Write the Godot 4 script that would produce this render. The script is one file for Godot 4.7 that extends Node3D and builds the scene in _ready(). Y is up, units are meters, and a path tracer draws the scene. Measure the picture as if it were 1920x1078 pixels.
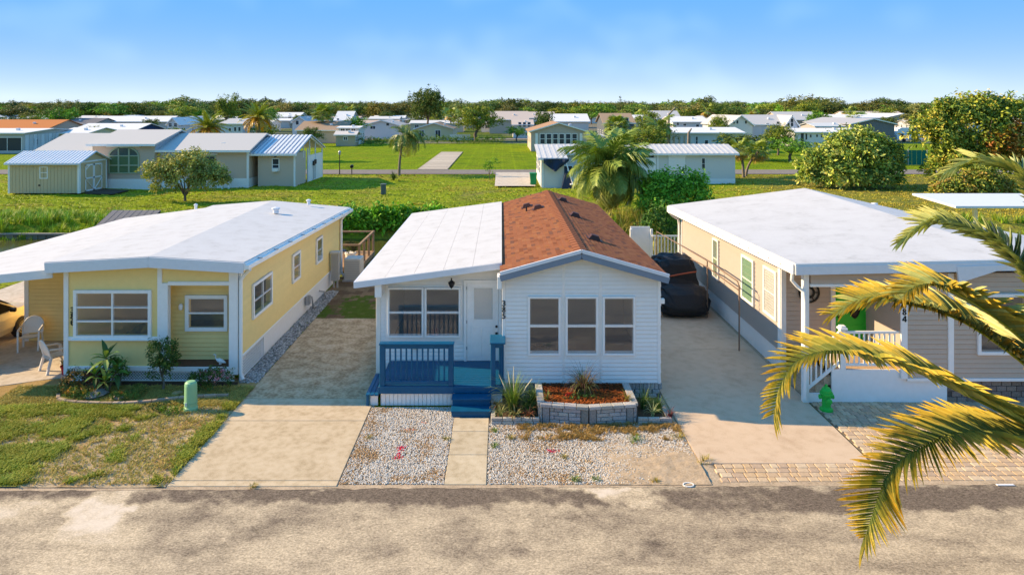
extends Node3D

var rng := RandomNumberGenerator.new()
var taken := {}
var M := {}


class MB:
	# collects triangles of one mesh
	var v := PackedVector3Array()
	var n := PackedVector3Array()
	var c := PackedColorArray()
	var uv := PackedVector2Array()
	var col := Color.WHITE
	var xf := Transform3D()

	func put(a: Vector3, na: Vector3) -> void:
		v.append(a)
		n.append(na)
		c.append(col)

	func tri(a: Vector3, b: Vector3, d: Vector3) -> void:
		a = xf * a
		b = xf * b
		d = xf * d
		var nn := (b - a).cross(d - a)
		if nn.length_squared() < 1e-16:
			return
		nn = nn.normalized()
		put(a, nn)
		put(d, nn)
		put(b, nn)

	func trin(a: Vector3, b: Vector3, d: Vector3, na: Vector3, nb: Vector3, nd: Vector3) -> void:
		put(xf * a, (xf.basis * na).normalized())
		put(xf * d, (xf.basis * nd).normalized())
		put(xf * b, (xf.basis * nb).normalized())

	func quad(a: Vector3, b: Vector3, d: Vector3, e: Vector3) -> void:
		tri(a, b, d)
		tri(a, d, e)

	func box(p: Vector3, s: Vector3) -> MB:
		var h := s * 0.5
		hexa([p + Vector3(-h.x, -h.y, h.z), p + Vector3(h.x, -h.y, h.z), p + Vector3(h.x, -h.y, -h.z), p + Vector3(-h.x, -h.y, -h.z)],
			[p + Vector3(-h.x, h.y, h.z), p + Vector3(h.x, h.y, h.z), p + Vector3(h.x, h.y, -h.z), p + Vector3(-h.x, h.y, -h.z)])
		return self

	func span(a: Vector3, b: Vector3) -> MB:
		return box((a + b) * 0.5, (b - a).abs())

	# bottom and top loops, counter-clockwise seen from the top
	func hexa(lo: Array, hi: Array) -> MB:
		quad(lo[3], lo[2], lo[1], lo[0])
		quad(hi[0], hi[1], hi[2], hi[3])
		for i in 4:
			var j := (i + 1) % 4
			quad(lo[i], lo[j], hi[j], hi[i])
		return self

	# box whose edges are cut by ch
	func cbox(p: Vector3, s: Vector3, ch: float) -> MB:
		var h := s * 0.5
		var k := h - Vector3(ch, ch, ch)
		for ax in 3:
			var u := (ax + 1) % 3
			var w := (ax + 2) % 3
			for sg in [-1.0, 1.0]:
				var pts := []
				for q in [[-1, -1], [1, -1], [1, 1], [-1, 1]]:
					var t := Vector3()
					t[ax] = sg * h[ax]
					t[u] = q[0] * k[u]
					t[w] = q[1] * k[w]
					pts.append(p + t)
				if sg > 0:
					quad(pts[0], pts[1], pts[2], pts[3])
				else:
					quad(pts[3], pts[2], pts[1], pts[0])
			for su in [-1.0, 1.0]:
				for sw in [-1.0, 1.0]:
					var a := Vector3()
					var b := Vector3()
					a[u] = su * h[u]
					a[w] = sw * k[w]
					b[u] = su * k[u]
					b[w] = sw * h[w]
					a[ax] = -k[ax]
					b[ax] = -k[ax]
					var a2 := a
					var b2 := b
					a2[ax] = k[ax]
					b2[ax] = k[ax]
					if su * sw > 0:
						quad(p + a, p + b, p + b2, p + a2)
					else:
						quad(p + b, p + a, p + a2, p + b2)
		for sx in [-1.0, 1.0]:
			for sy in [-1.0, 1.0]:
				for sz in [-1.0, 1.0]:
					var q0 := p + Vector3(sx * h.x, sy * k.y, sz * k.z)
					var q1 := p + Vector3(sx * k.x, sy * h.y, sz * k.z)
					var q2 := p + Vector3(sx * k.x, sy * k.y, sz * h.z)
					if sx * sy * sz > 0:
						tri(q0, q1, q2)
					else:
						tri(q0, q2, q1)
		return self

	func beam(a: Vector3, b: Vector3, w: float, t: float, up := Vector3.UP) -> MB:
		var f := (b - a).normalized()
		if absf(f.dot(up)) > 0.98:
			up = Vector3.RIGHT
		var r := f.cross(up).normalized() * w * 0.5
		var u := r.cross(f).normalized() * t * 0.5
		hexa([a - r - u, a + r - u, b + r - u, b - r - u], [a - r + u, a + r + u, b + r + u, b - r + u])
		return self

	func tube(pts: Array, rad: Array, sides := 8) -> MB:
		var rings := []
		var norms := []
		var up := Vector3(0.13, 0.97, 0.21).normalized()
		for i in pts.size():
			var f: Vector3 = (pts[mini(i + 1, pts.size() - 1)] - pts[maxi(i - 1, 0)]).normalized()
			if absf(f.dot(up)) > 0.95:
				up = Vector3(0.9, 0.1, 0.4).normalized()
			var r := f.cross(up).normalized()
			up = r.cross(f).normalized()
			var ring := []
			var nr := []
			for k in sides:
				var a := TAU * k / sides
				var o := r * cos(a) + up * sin(a)
				nr.append(o)
				ring.append(pts[i] + o * rad[mini(i, rad.size() - 1)])
			rings.append(ring)
			norms.append(nr)
		for i in pts.size() - 1:
			for k in sides:
				var j := (k + 1) % sides
				trin(rings[i][k], rings[i + 1][j], rings[i][j], norms[i][k], norms[i + 1][j], norms[i][j])
				trin(rings[i][k], rings[i + 1][k], rings[i + 1][j], norms[i][k], norms[i + 1][k], norms[i + 1][j])
		var last := pts.size() - 1
		for k in range(1, sides - 1):
			tri(rings[0][0], rings[0][k], rings[0][k + 1])
			tri(rings[last][0], rings[last][k + 1], rings[last][k])
		return self

	# profile of (radius, height) from the bottom up
	func lathe(prof: Array, sides := 16, sx := 1.0, sz := 1.0) -> MB:
		for i in prof.size() - 1:
			var p: Vector2 = prof[i]
			var q: Vector2 = prof[i + 1]
			var sl := Vector2(q.y - p.y, p.x - q.x).normalized()
			for k in sides:
				var a := TAU * k / sides
				var b := TAU * (k + 1) / sides
				var ca := Vector3(cos(a) * sx, 0, -sin(a) * sz)
				var cb := Vector3(cos(b) * sx, 0, -sin(b) * sz)
				var na := (ca * sl.x + Vector3.UP * sl.y).normalized()
				var nb := (cb * sl.x + Vector3.UP * sl.y).normalized()
				var p0 := ca * p.x + Vector3.UP * p.y
				var p1 := cb * p.x + Vector3.UP * p.y
				var q0 := ca * q.x + Vector3.UP * q.y
				var q1 := cb * q.x + Vector3.UP * q.y
				if p.x > 1e-5:
					trin(p0, p1, q1, na, nb, nb)
				if q.x > 1e-5:
					trin(p0, q1, q0, na, nb, na)
		return self

	# polygon in local x, y pushed from z0 to z1
	func slab(poly: PackedVector2Array, z0: float, z1: float) -> MB:
		if Geometry2D.is_polygon_clockwise(poly):
			poly = poly.duplicate()
			poly.reverse()
		var t := Geometry2D.triangulate_polygon(poly)
		for i in range(0, t.size(), 3):
			var a := poly[t[i]]
			var b := poly[t[i + 1]]
			var d := poly[t[i + 2]]
			if (b - a).cross(d - a) < 0:
				var e := b
				b = d
				d = e
			tri(Vector3(a.x, a.y, z1), Vector3(b.x, b.y, z1), Vector3(d.x, d.y, z1))
			tri(Vector3(a.x, a.y, z0), Vector3(d.x, d.y, z0), Vector3(b.x, b.y, z0))
		for i in poly.size():
			var a := poly[i]
			var b := poly[(i + 1) % poly.size()]
			quad(Vector3(a.x, a.y, z0), Vector3(b.x, b.y, z0), Vector3(b.x, b.y, z1), Vector3(a.x, a.y, z1))
		return self

	func mesh() -> ArrayMesh:
		var m := ArrayMesh.new()
		if v.is_empty():
			return m
		var a := []
		a.resize(Mesh.ARRAY_MAX)
		a[Mesh.ARRAY_VERTEX] = v
		a[Mesh.ARRAY_NORMAL] = n
		a[Mesh.ARRAY_COLOR] = c
		if uv.size() == v.size():
			a[Mesh.ARRAY_TEX_UV] = uv
		m.add_surface_from_arrays(Mesh.PRIMITIVE_TRIANGLES, a)
		return m


func P(x: float, y: float, d: float) -> Vector3:
	return Vector3(x, y, -d)


func numbered(called: String) -> String:
	var k: int = taken.get(called, 0)
	taken[called] = k + 1
	return called if k == 0 else "%s_%03d" % [called, k]


func tag(o: Node3D, label: String, category: String, group := "") -> Node3D:
	o.set_meta("label", label)
	o.set_meta("category", category)
	if group:
		o.set_meta("group", group)
	return o


func thing(called: String, label: String, category: String, at := Vector3.ZERO, turn := 0.0, group := "") -> Node3D:
	var o := Node3D.new()
	o.name = numbered(called)
	add_child(o)
	o.position = at
	o.rotation.y = turn
	tag(o, label, category, group)
	return o


func inst(parent: Node3D, called: String, mesh: Mesh, m: Material, t := Transform3D()) -> MeshInstance3D:
	var o := MeshInstance3D.new()
	o.name = called
	o.mesh = mesh
	o.material_override = m
	o.transform = t
	parent.add_child(o, true)
	return o


func part(parent: Node3D, called: String, b: MB, m: Material) -> MeshInstance3D:
	return inst(parent, called, b.mesh(), m)


func solo(called: String, b: MB, m: Material, label: String, category: String, at := Vector3.ZERO, turn := 0.0, group := "") -> MeshInstance3D:
	var o := inst(self, numbered(called), b.mesh(), m, Transform3D(Basis(Vector3.UP, turn), at))
	tag(o, label, category, group)
	return o


func structure(called: String, b: MB, m: Material, kind := "structure") -> MeshInstance3D:
	var o := inst(self, numbered(called), b.mesh(), m)
	o.set_meta("kind", kind)
	return o


func scatter(parent: Node3D, called: String, mesh: Mesh, m: Material, where: Array, cols := []) -> MultiMeshInstance3D:
	var mm := MultiMesh.new()
	mm.transform_format = MultiMesh.TRANSFORM_3D
	mm.use_colors = cols.size() > 0
	mm.mesh = mesh
	mm.instance_count = where.size()
	for i in where.size():
		mm.set_instance_transform(i, where[i])
		if cols.size():
			mm.set_instance_color(i, cols[i])
	var o := MultiMeshInstance3D.new()
	o.name = numbered(called) if parent == self else called
	o.multimesh = mm
	o.material_override = m
	o.set_meta("kind", "stuff")
	parent.add_child(o, true)
	return o


# ---- materials -------------------------------------------------------------

func lin(r: float, g: float, b: float) -> Color:
	return Color(r, g, b).linear_to_srgb()


# layered seamless noise run through a colour ramp (linear colours); lay = [[frequency in cells per tile, weight, seed], ...]
func noise_tex(size: int, lay: Array, stops: Array, contrast := 1.0) -> ImageTexture:
	var acc := PackedFloat32Array()
	acc.resize(size * size)
	var total := 0.0
	for l in lay:
		var f := FastNoiseLite.new()
		f.noise_type = FastNoiseLite.TYPE_SIMPLEX_SMOOTH
		f.seed = l[2]
		f.frequency = float(l[0]) / size
		f.fractal_octaves = l[3] if l.size() > 3 else 3
		var b: PackedByteArray = f.get_seamless_image(size, size, false, false, 0.1, true).get_data()
		total += l[1]
		for i in acc.size():
			acc[i] += b[i] * l[1] / 255.0
	var ramp := []
	for k in 256:
		var t := clampf((k / 255.0 - 0.5) * contrast + 0.5, 0.0, 1.0) * (stops.size() - 1)
		var i := mini(int(t), stops.size() - 2)
		var a: Array = stops[i]
		var d: Array = stops[i + 1]
		var q := t - i
		var cc := lin(lerpf(a[0], d[0], q), lerpf(a[1], d[1], q), lerpf(a[2], d[2], q))
		ramp.append([int(cc.r * 255), int(cc.g * 255), int(cc.b * 255)])
	var out := PackedByteArray()
	out.resize(size * size * 3)
	for i in acc.size():
		var e: Array = ramp[clampi(int(acc[i] / total * 255.0), 0, 255)]
		out[i * 3] = e[0]
		out[i * 3 + 1] = e[1]
		out[i * 3 + 2] = e[2]
	return ImageTexture.create_from_image(Image.create_from_data(size, size, false, Image.FORMAT_RGB8, out))


func mat(r: float, g: float, b: float, rough := 0.8, metal := 0.0) -> StandardMaterial3D:
	var m := StandardMaterial3D.new()
	m.albedo_color = lin(r, g, b)
	m.roughness = rough
	m.metallic = metal
	m.metallic_specular = 0.12 if rough > 0.8 else 0.35
	return m


# texture laid in metres over all three axes; vertex colours multiply it
func tmat(tex: Texture2D, metres: float, rough := 0.85, bump := 0.0, tint := [1.0, 1.0, 1.0], vcol := true) -> StandardMaterial3D:
	var m := mat(tint[0], tint[1], tint[2], rough)
	m.albedo_texture = tex
	m.uv1_triplanar = true
	m.uv1_world_triplanar = true
	m.uv1_scale = Vector3.ONE / metres
	m.vertex_color_use_as_albedo = vcol
	if bump > 0.0:
		m.heightmap_enabled = true
		m.heightmap_texture = tex
		m.heightmap_scale = bump
	return m


func leafmat(r: float, g: float, b: float, glow := 0.5) -> StandardMaterial3D:
	var m := mat(r, g, b, 0.55)
	m.vertex_color_use_as_albedo = true
	m.cull_mode = BaseMaterial3D.CULL_DISABLED
	m.backlight_enabled = true
	m.backlight = lin(0.30 * glow, 0.36 * glow, 0.06 * glow)
	return m


func make_materials() -> void:
	var grain := noise_tex(256, [[90, 0.5, 3, 2], [14, 0.5, 4, 3]], [[0.80, 0.80, 0.80], [1, 1, 1]], 1.6)
	var soft := noise_tex(256, [[6, 0.5, 7, 4], [60, 0.5, 8, 3]], [[0.93, 0.925, 0.91], [1, 1, 1]], 1.5)
	var streak := noise_tex(512, [[5, 0.7, 17, 5], [30, 0.3, 18, 2]], [[0.86, 0.85, 0.83], [0.96, 0.955, 0.95], [1, 1, 1], [1, 1, 1]], 1.6)
	M.grain = tmat(grain, 0.6, 0.9)
	M.white = tmat(soft, 1.7, 0.5, 0.0, [0.92, 0.88, 0.82])
	M.trim = tmat(soft, 1.3, 0.45, 0.0, [0.92, 0.885, 0.83])
	M.vinyl = tmat(soft, 2.1, 0.42, 0.0, [0.92, 0.88, 0.82])
	M.fascia = tmat(soft, 1.3, 0.4, 0.0, [0.74, 0.75, 0.78])
	M.rake = tmat(soft, 1.3, 0.5, 0.0, [0.21, 0.26, 0.33])
	M.roofwhite = tmat(streak, 3.7, 0.6, 0.0, [0.60, 0.585, 0.56])
	M.roofstained = tmat(noise_tex(512, [[4, 0.5, 27, 5], [16, 0.3, 28, 4], [60, 0.2, 29, 2]], [[0.76, 0.755, 0.74], [0.94, 0.935, 0.93], [1, 1, 1], [1, 1, 1]], 1.5), 6.7, 0.6, 0.0, [0.59, 0.575, 0.55])
	M.yellow = tmat(soft, 1.9, 0.6, 0.0, [0.97, 0.71, 0.28])
	M.tan = tmat(soft, 1.9, 0.6, 0.0, [0.45, 0.385, 0.325])
	M.taupe = tmat(soft, 1.9, 0.6, 0.0, [0.60, 0.46, 0.345])
	M.blue = tmat(noise_tex(256, [[4, 0.4, 31, 3], [70, 0.6, 32, 2]], [[0.75, 0.75, 0.75], [1, 1, 1]], 1.5), 0.9, 0.38, 0.0, [0.006, 0.105, 0.215])
	M.shingle = tmat(noise_tex(256, [[110, 0.7, 41, 2], [20, 0.3, 42, 3]], [[0.62, 0.62, 0.62], [1, 1, 1]], 1.8), 0.35, 0.95)
	M.block = tmat(noise_tex(256, [[40, 0.5, 51, 4], [9, 0.5, 52, 3]], [[0.55, 0.54, 0.53], [1, 1, 1]], 1.9), 0.45, 0.95, 1.2)
	M.wood = tmat(noise_tex(256, [[30, 0.6, 61, 3], [6, 0.4, 62, 3]], [[0.6, 0.56, 0.5], [1, 1, 1]], 1.7), 0.5, 0.85, 0.4)
	M.concrete = tmat(noise_tex(512, [[120, 0.35, 71, 2], [14, 0.35, 72, 4], [4, 0.3, 73, 3]], [[0.66, 0.62, 0.55], [0.90, 0.88, 0.84], [1, 1, 1]], 1.9), 2.9, 0.92, 0.25)
	M.mottled = tmat(noise_tex(512, [[110, 0.25, 171, 2], [22, 0.35, 172, 4], [5, 0.4, 173, 4]], [[0.50, 0.43, 0.35], [0.72, 0.65, 0.56], [0.95, 0.90, 0.83], [1, 1, 1]], 2.3), 2.6, 0.92, 0.25)
	M.coated = tmat(noise_tex(512, [[90, 0.3, 81, 2], [9, 0.4, 82, 4], [3, 0.3, 83, 3]], [[0.78, 0.74, 0.70], [0.95, 0.94, 0.92], [1, 1, 1]], 1.6), 3.3, 0.85, 0.15)
	M.paver = tmat(noise_tex(256, [[60, 0.6, 91, 3], [8, 0.4, 92, 3]], [[0.70, 0.67, 0.63], [1, 1, 1]], 1.6), 0.7, 0.92, 0.5)
	M.asphalt = mat(1, 1, 1, 0.95)
	M.lawn = tmat(noise_tex(512, [[150, 0.45, 101, 2], [50, 0.3, 102, 3], [9, 0.25, 103, 3]], [[0.35, 0.36, 0.28], [0.85, 0.86, 0.75], [1.0, 1.0, 0.9], [1.25, 1.2, 1.05]], 1.9), 3.1, 0.95, 2.0)
	M.soil = tmat(noise_tex(512, [[160, 0.5, 111, 2], [30, 0.3, 112, 4], [6, 0.2, 113, 3]], [[0.45, 0.42, 0.38], [0.85, 0.83, 0.8], [1, 1, 1]], 1.9), 1.7, 0.97, 1.0)
	M.stone = tmat(noise_tex(128, [[20, 1.0, 121, 4]], [[0.7, 0.69, 0.66], [1, 1, 1]], 1.5), 0.5, 0.9, 0.3)
	M.metal = tmat(soft, 2.3, 0.35, 0.0, [0.78, 0.79, 0.80])
	M.paint = mat(1, 1, 1, 0.5)
	M.paint.vertex_color_use_as_albedo = true
	M.matte = mat(1, 1, 1, 0.85)
	M.matte.vertex_color_use_as_albedo = true
	M.steel = mat(0.42, 0.42, 0.42, 0.45, 0.6)
	M.dark = mat(0.02, 0.02, 0.022, 0.5)
	M.black = mat(0.012, 0.012, 0.013, 0.38)
	M.tarp = tmat(noise_tex(256, [[10, 0.5, 131, 4], [60, 0.5, 132, 2]], [[0.6, 0.6, 0.6], [1, 1, 1]], 1.5), 0.8, 0.5, 1.5, [0.026, 0.026, 0.027])
	M.plastic = mat(0.80, 0.74, 0.66, 0.35)
	M.bark = tmat(noise_tex(256, [[50, 0.6, 141, 3], [9, 0.4, 142, 3]], [[0.45, 0.42, 0.38], [1, 1, 1]], 1.8), 0.7, 0.95, 2.0)
	M.glass = mat(0.55, 0.6, 0.62, 0.03)
	M.glass.transparency = BaseMaterial3D.TRANSPARENCY_ALPHA
	M.glass.albedo_color.a = 0.05
	M.glass.metallic_specular = 0.5
	M.blind = mat(0.62, 0.60, 0.55, 0.8)
	M.leaf = leafmat(1, 1, 1, 0.75)
	M.frond = leafmat(1, 1, 1, 0.9)
	M.frond.roughness = 0.4
	M.water = mat(0.075, 0.075, 0.018, 0.06)
	M.water.metallic_specular = 0.5
	var wn := FastNoiseLite.new()
	wn.seed = 5
	wn.frequency = 0.02
	var wt := noise_tex(256, [[12, 0.6, 151, 3], [40, 0.4, 152, 2]], [[0, 0, 0], [1, 1, 1]], 1.4)
	M.water.heightmap_enabled = true
	M.water.heightmap_texture = wt
	M.water.heightmap_scale = 0.8
	M.water.uv1_triplanar = true
	M.water.uv1_world_triplanar = true
	M.water.uv1_scale = Vector3.ONE / 2.5


# faint high wisps of cloud
func thin_cloud() -> ImageTexture:
	var f := FastNoiseLite.new()
	f.seed = 31
	f.frequency = 1.0
	f.fractal_octaves = 5
	var im := Image.create_empty(512, 256, false, Image.FORMAT_RGBA8)
	for j in 128:
		var el := PI * 0.5 - PI * (j + 0.5) / 256.0
		for i in 512:
			var az := TAU * i / 512.0
			var p := Vector3(cos(az) * cos(el), sin(el) * 5.0, sin(az) * cos(el))
			var n := f.get_noise_3d(p.x * 2.2, p.y * 3.2, p.z * 7.0)
			im.set_pixel(i, j, Color(1, 1, 1, clampf((n - 0.05) * 0.9, 0.0, 0.35)))
	return ImageTexture.create_from_image(im)


func make_view() -> void:
	var cam := Camera3D.new()
	cam.name = "camera"
	cam.projection = Camera3D.PROJECTION_FRUSTUM
	cam.near = 0.1
	cam.far = 6000.0
	cam.size = 0.1 * 1078.0 / 1280.0
	cam.frustum_offset = Vector2(20.0, -336.0) * 0.1 / 1280.0
	cam.position = Vector3(0, 7.25, 0)
	add_child(cam)
	cam.current = true
	var sky := ProceduralSkyMaterial.new()
	sky.sky_top_color = Color8(86, 152, 214)
	sky.sky_horizon_color = Color8(206, 219, 227)
	sky.sky_curve = 0.034
	sky.sky_cover = thin_cloud()
	sky.sky_cover_modulate = Color(1, 1, 1, 0.14)
	sky.ground_horizon_color = Color8(150, 150, 130)
	sky.ground_bottom_color = Color8(110, 105, 90)
	sky.sun_angle_max = 12.0
	sky.sun_curve = 0.1
	var e := Environment.new()
	e.background_mode = Environment.BG_SKY
	e.sky = Sky.new()
	e.sky.sky_material = sky
	e.tonemap_mode = Environment.TONE_MAPPER_LINEAR
	e.tonemap_exposure = 2.15
	e.background_energy_multiplier = 0.70
	e.sdfgi_enabled = true
	e.ssao_enabled = true
	e.ssil_enabled = true
	var we := WorldEnvironment.new()
	we.name = "world_environment"
	we.environment = e
	add_child(we)
	var sun := DirectionalLight3D.new()
	sun.name = "sun"
	sun.light_color = Color(1.0, 0.885, 0.71)
	sun.light_energy = 1.3
	sun.light_angular_distance = 0.5
	sun.shadow_enabled = true
	add_child(sun)
	sun.look_at_from_position(Vector3(-18.5, 10, -3.5), Vector3.ZERO)


# ---- ground ----------------------------------------------------------------

var nz := FastNoiseLite.new()


func nv(x: float, d: float, f: float, s := 0.0) -> float:
	return nz.get_noise_3d(x * f, d * f, s * 17.3) * 0.5 + 0.5


func step01(a: float, b: float, t: float) -> float:
	return smoothstep(a, b, t)


func gy(x: float, d: float) -> float:
	var y := 0.0
	var near: float = 33.4 + (nv(x, 0, 0.35, 4.0) - 0.5) * 0.5
	var far: float = 43.6 + (nv(x, 9, 0.25, 5.0) - 0.5) * 1.2
	if d > near and d < far:
		y = -1.7 * minf(step01(near, near + 1.6, d), 1.0 - step01(far - 2.6, far, d))
	elif d >= far:
		y = (nv(x, d, 0.07, 6.0) - 0.5) * 0.5 * step01(44.0, 50.0, d) * (1.0 - step01(68.0, 74.0, d))
	return y - 0.03


func lawn_color(x: float, d: float) -> Color:
	var a := nv(x, d, 0.055, 1.0)
	var b := nv(x, d, 0.33, 2.0)
	var c := nv(x, d * 2.2, 0.12, 3.0)
	var g := Color(0.41, 0.48, 0.022).lerp(Color(0.28, 0.37, 0.018), step01(0.35, 0.75, b))
	g = g.lerp(Color(0.46, 0.37, 0.06), step01(0.50, 0.72, c) * 0.65)
	g = g.lerp(Color(0.44, 0.30, 0.11), step01(0.60, 0.82, a * 0.65 + b * 0.35) * 0.75)
	if x > 20.0 and d > 44.0 and d < 74.0:
		g = g.lerp(Color(0.36, 0.26, 0.07), 0.55 * step01(20.0, 26.0, x))
	if d > 81.0 and d < 140.0:
		g = Color(0.32, 0.42, 0.012).lerp(Color(0.20, 0.31, 0.012), step01(0.4, 0.8, b)).lerp(Color(0.42, 0.39, 0.03), step01(0.55, 0.75, c) * 0.5)
	if d >= 140.0:
		g = Color(0.15, 0.20, 0.03).lerp(Color(0.30, 0.27, 0.17), step01(0.45, 0.6, a))
	return g


func make_ground() -> void:
	nz.seed = 77
	nz.frequency = 1.0
	nz.fractal_octaves = 3
	var xs := [-4000.0, -1500.0, -600.0, -300.0, -150.0, -100.0, -80.0, -70.0]
	for i in range(-60, 61):
		xs.append(float(i))
	xs.append_array([70.0, 80.0, 100.0, 150.0, 300.0, 600.0, 1500.0, 4000.0])
	var ds := [-900.0, -200.0, -60.0, -20.0, 0.0, 7.0, 13.0]
	for i in range(14, 30):
		ds.append(float(i))
	for i in range(60, 92):
		ds.append(i * 0.5)
	for i in range(46, 140):
		ds.append(float(i))
	ds.append_array([145.0, 150.0, 160.0, 175.0, 200.0, 240.0, 300.0, 400.0, 600.0, 1000.0, 2000.0, 5000.0])
	var b := MB.new()
	var pv := []
	var pc := []
	for d in ds:
		for x in xs:
			pv.append(P(x, gy(x, d), d))
			pc.append(lawn_color(x, d))
	var w := xs.size()
	for j in ds.size() - 1:
		for i in w - 1:
			var k := j * w + i
			for t in [[k, k + 1, k + w + 1], [k, k + w + 1, k + w]]:
				for q in [0, 2, 1]:
					b.v.append(pv[t[q]])
					b.n.append(Vector3.UP)
					b.c.append(pc[t[q]])
	# smooth normals on the banks
	for i in b.v.size():
		var p := b.v[i]
		if p.z < -32.0 and p.z > -46.0:
			var dx := gy(p.x + 0.3, -p.z) - gy(p.x - 0.3, -p.z)
			var dd := gy(p.x, -p.z + 0.3) - gy(p.x, -p.z - 0.3)
			b.n[i] = Vector3(-dx / 0.6, 1.0, dd / 0.6).normalized()
	structure("ground", b, M.lawn)
	b = MB.new()
	b.quad(P(-300, -0.85, 33), P(300, -0.85, 33), P(300, -0.85, 45), P(-300, -0.85, 45))
	structure("canal_water", b, M.water)
	make_road()
	make_drives()
	make_front_lawn()
	make_gravel()
	# far side of the canal: street, drives
	var far_asphalt := Color(0.27, 0.24, 0.22)
	b = MB.new()
	b.col = far_asphalt
	flat(b, -90, 140, 75.0, 80.4, 0.03)
	structure("back_street", b, M.concrete)
	b = MB.new()
	b.col = Color(0.30, 0.27, 0.25)
	flat(b, -200, 220, 158, 164, 0.03)
	structure("back_street", b, M.concrete)
	b = MB.new()
	b.col = Color(0.60, 0.54, 0.46)
	flat(b, -0.6, 3.1, 61.8, 75.0, 0.22)
	structure("back_driveway", b, M.concrete)
	var pad := MB.new()
	pad.col = Color(0.30, 0.26, 0.14)
	flat(pad, -10.0, -6.3, 80.4, 113.0, 0.02)
	var pn := structure("back_driveway", pad, M.soil)
	for k in 9:
		b = MB.new()
		var sh := 0.52 + 0.10 * rng.randf()
		b.col = Color(sh, sh * 0.88, sh * 0.72)
		b.span(P(-9.9, 0.0, 80.6 + k * 3.6), P(-6.4, 0.06, 84.0 + k * 3.6))
		part(pn, "slab", b, M.concrete)


func flat(b: MB, x0: float, x1: float, d0: float, d1: float, y: float) -> void:
	b.quad(P(x0, y, d0), P(x1, y, d0), P(x1, y, d1), P(x0, y, d1))


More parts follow.
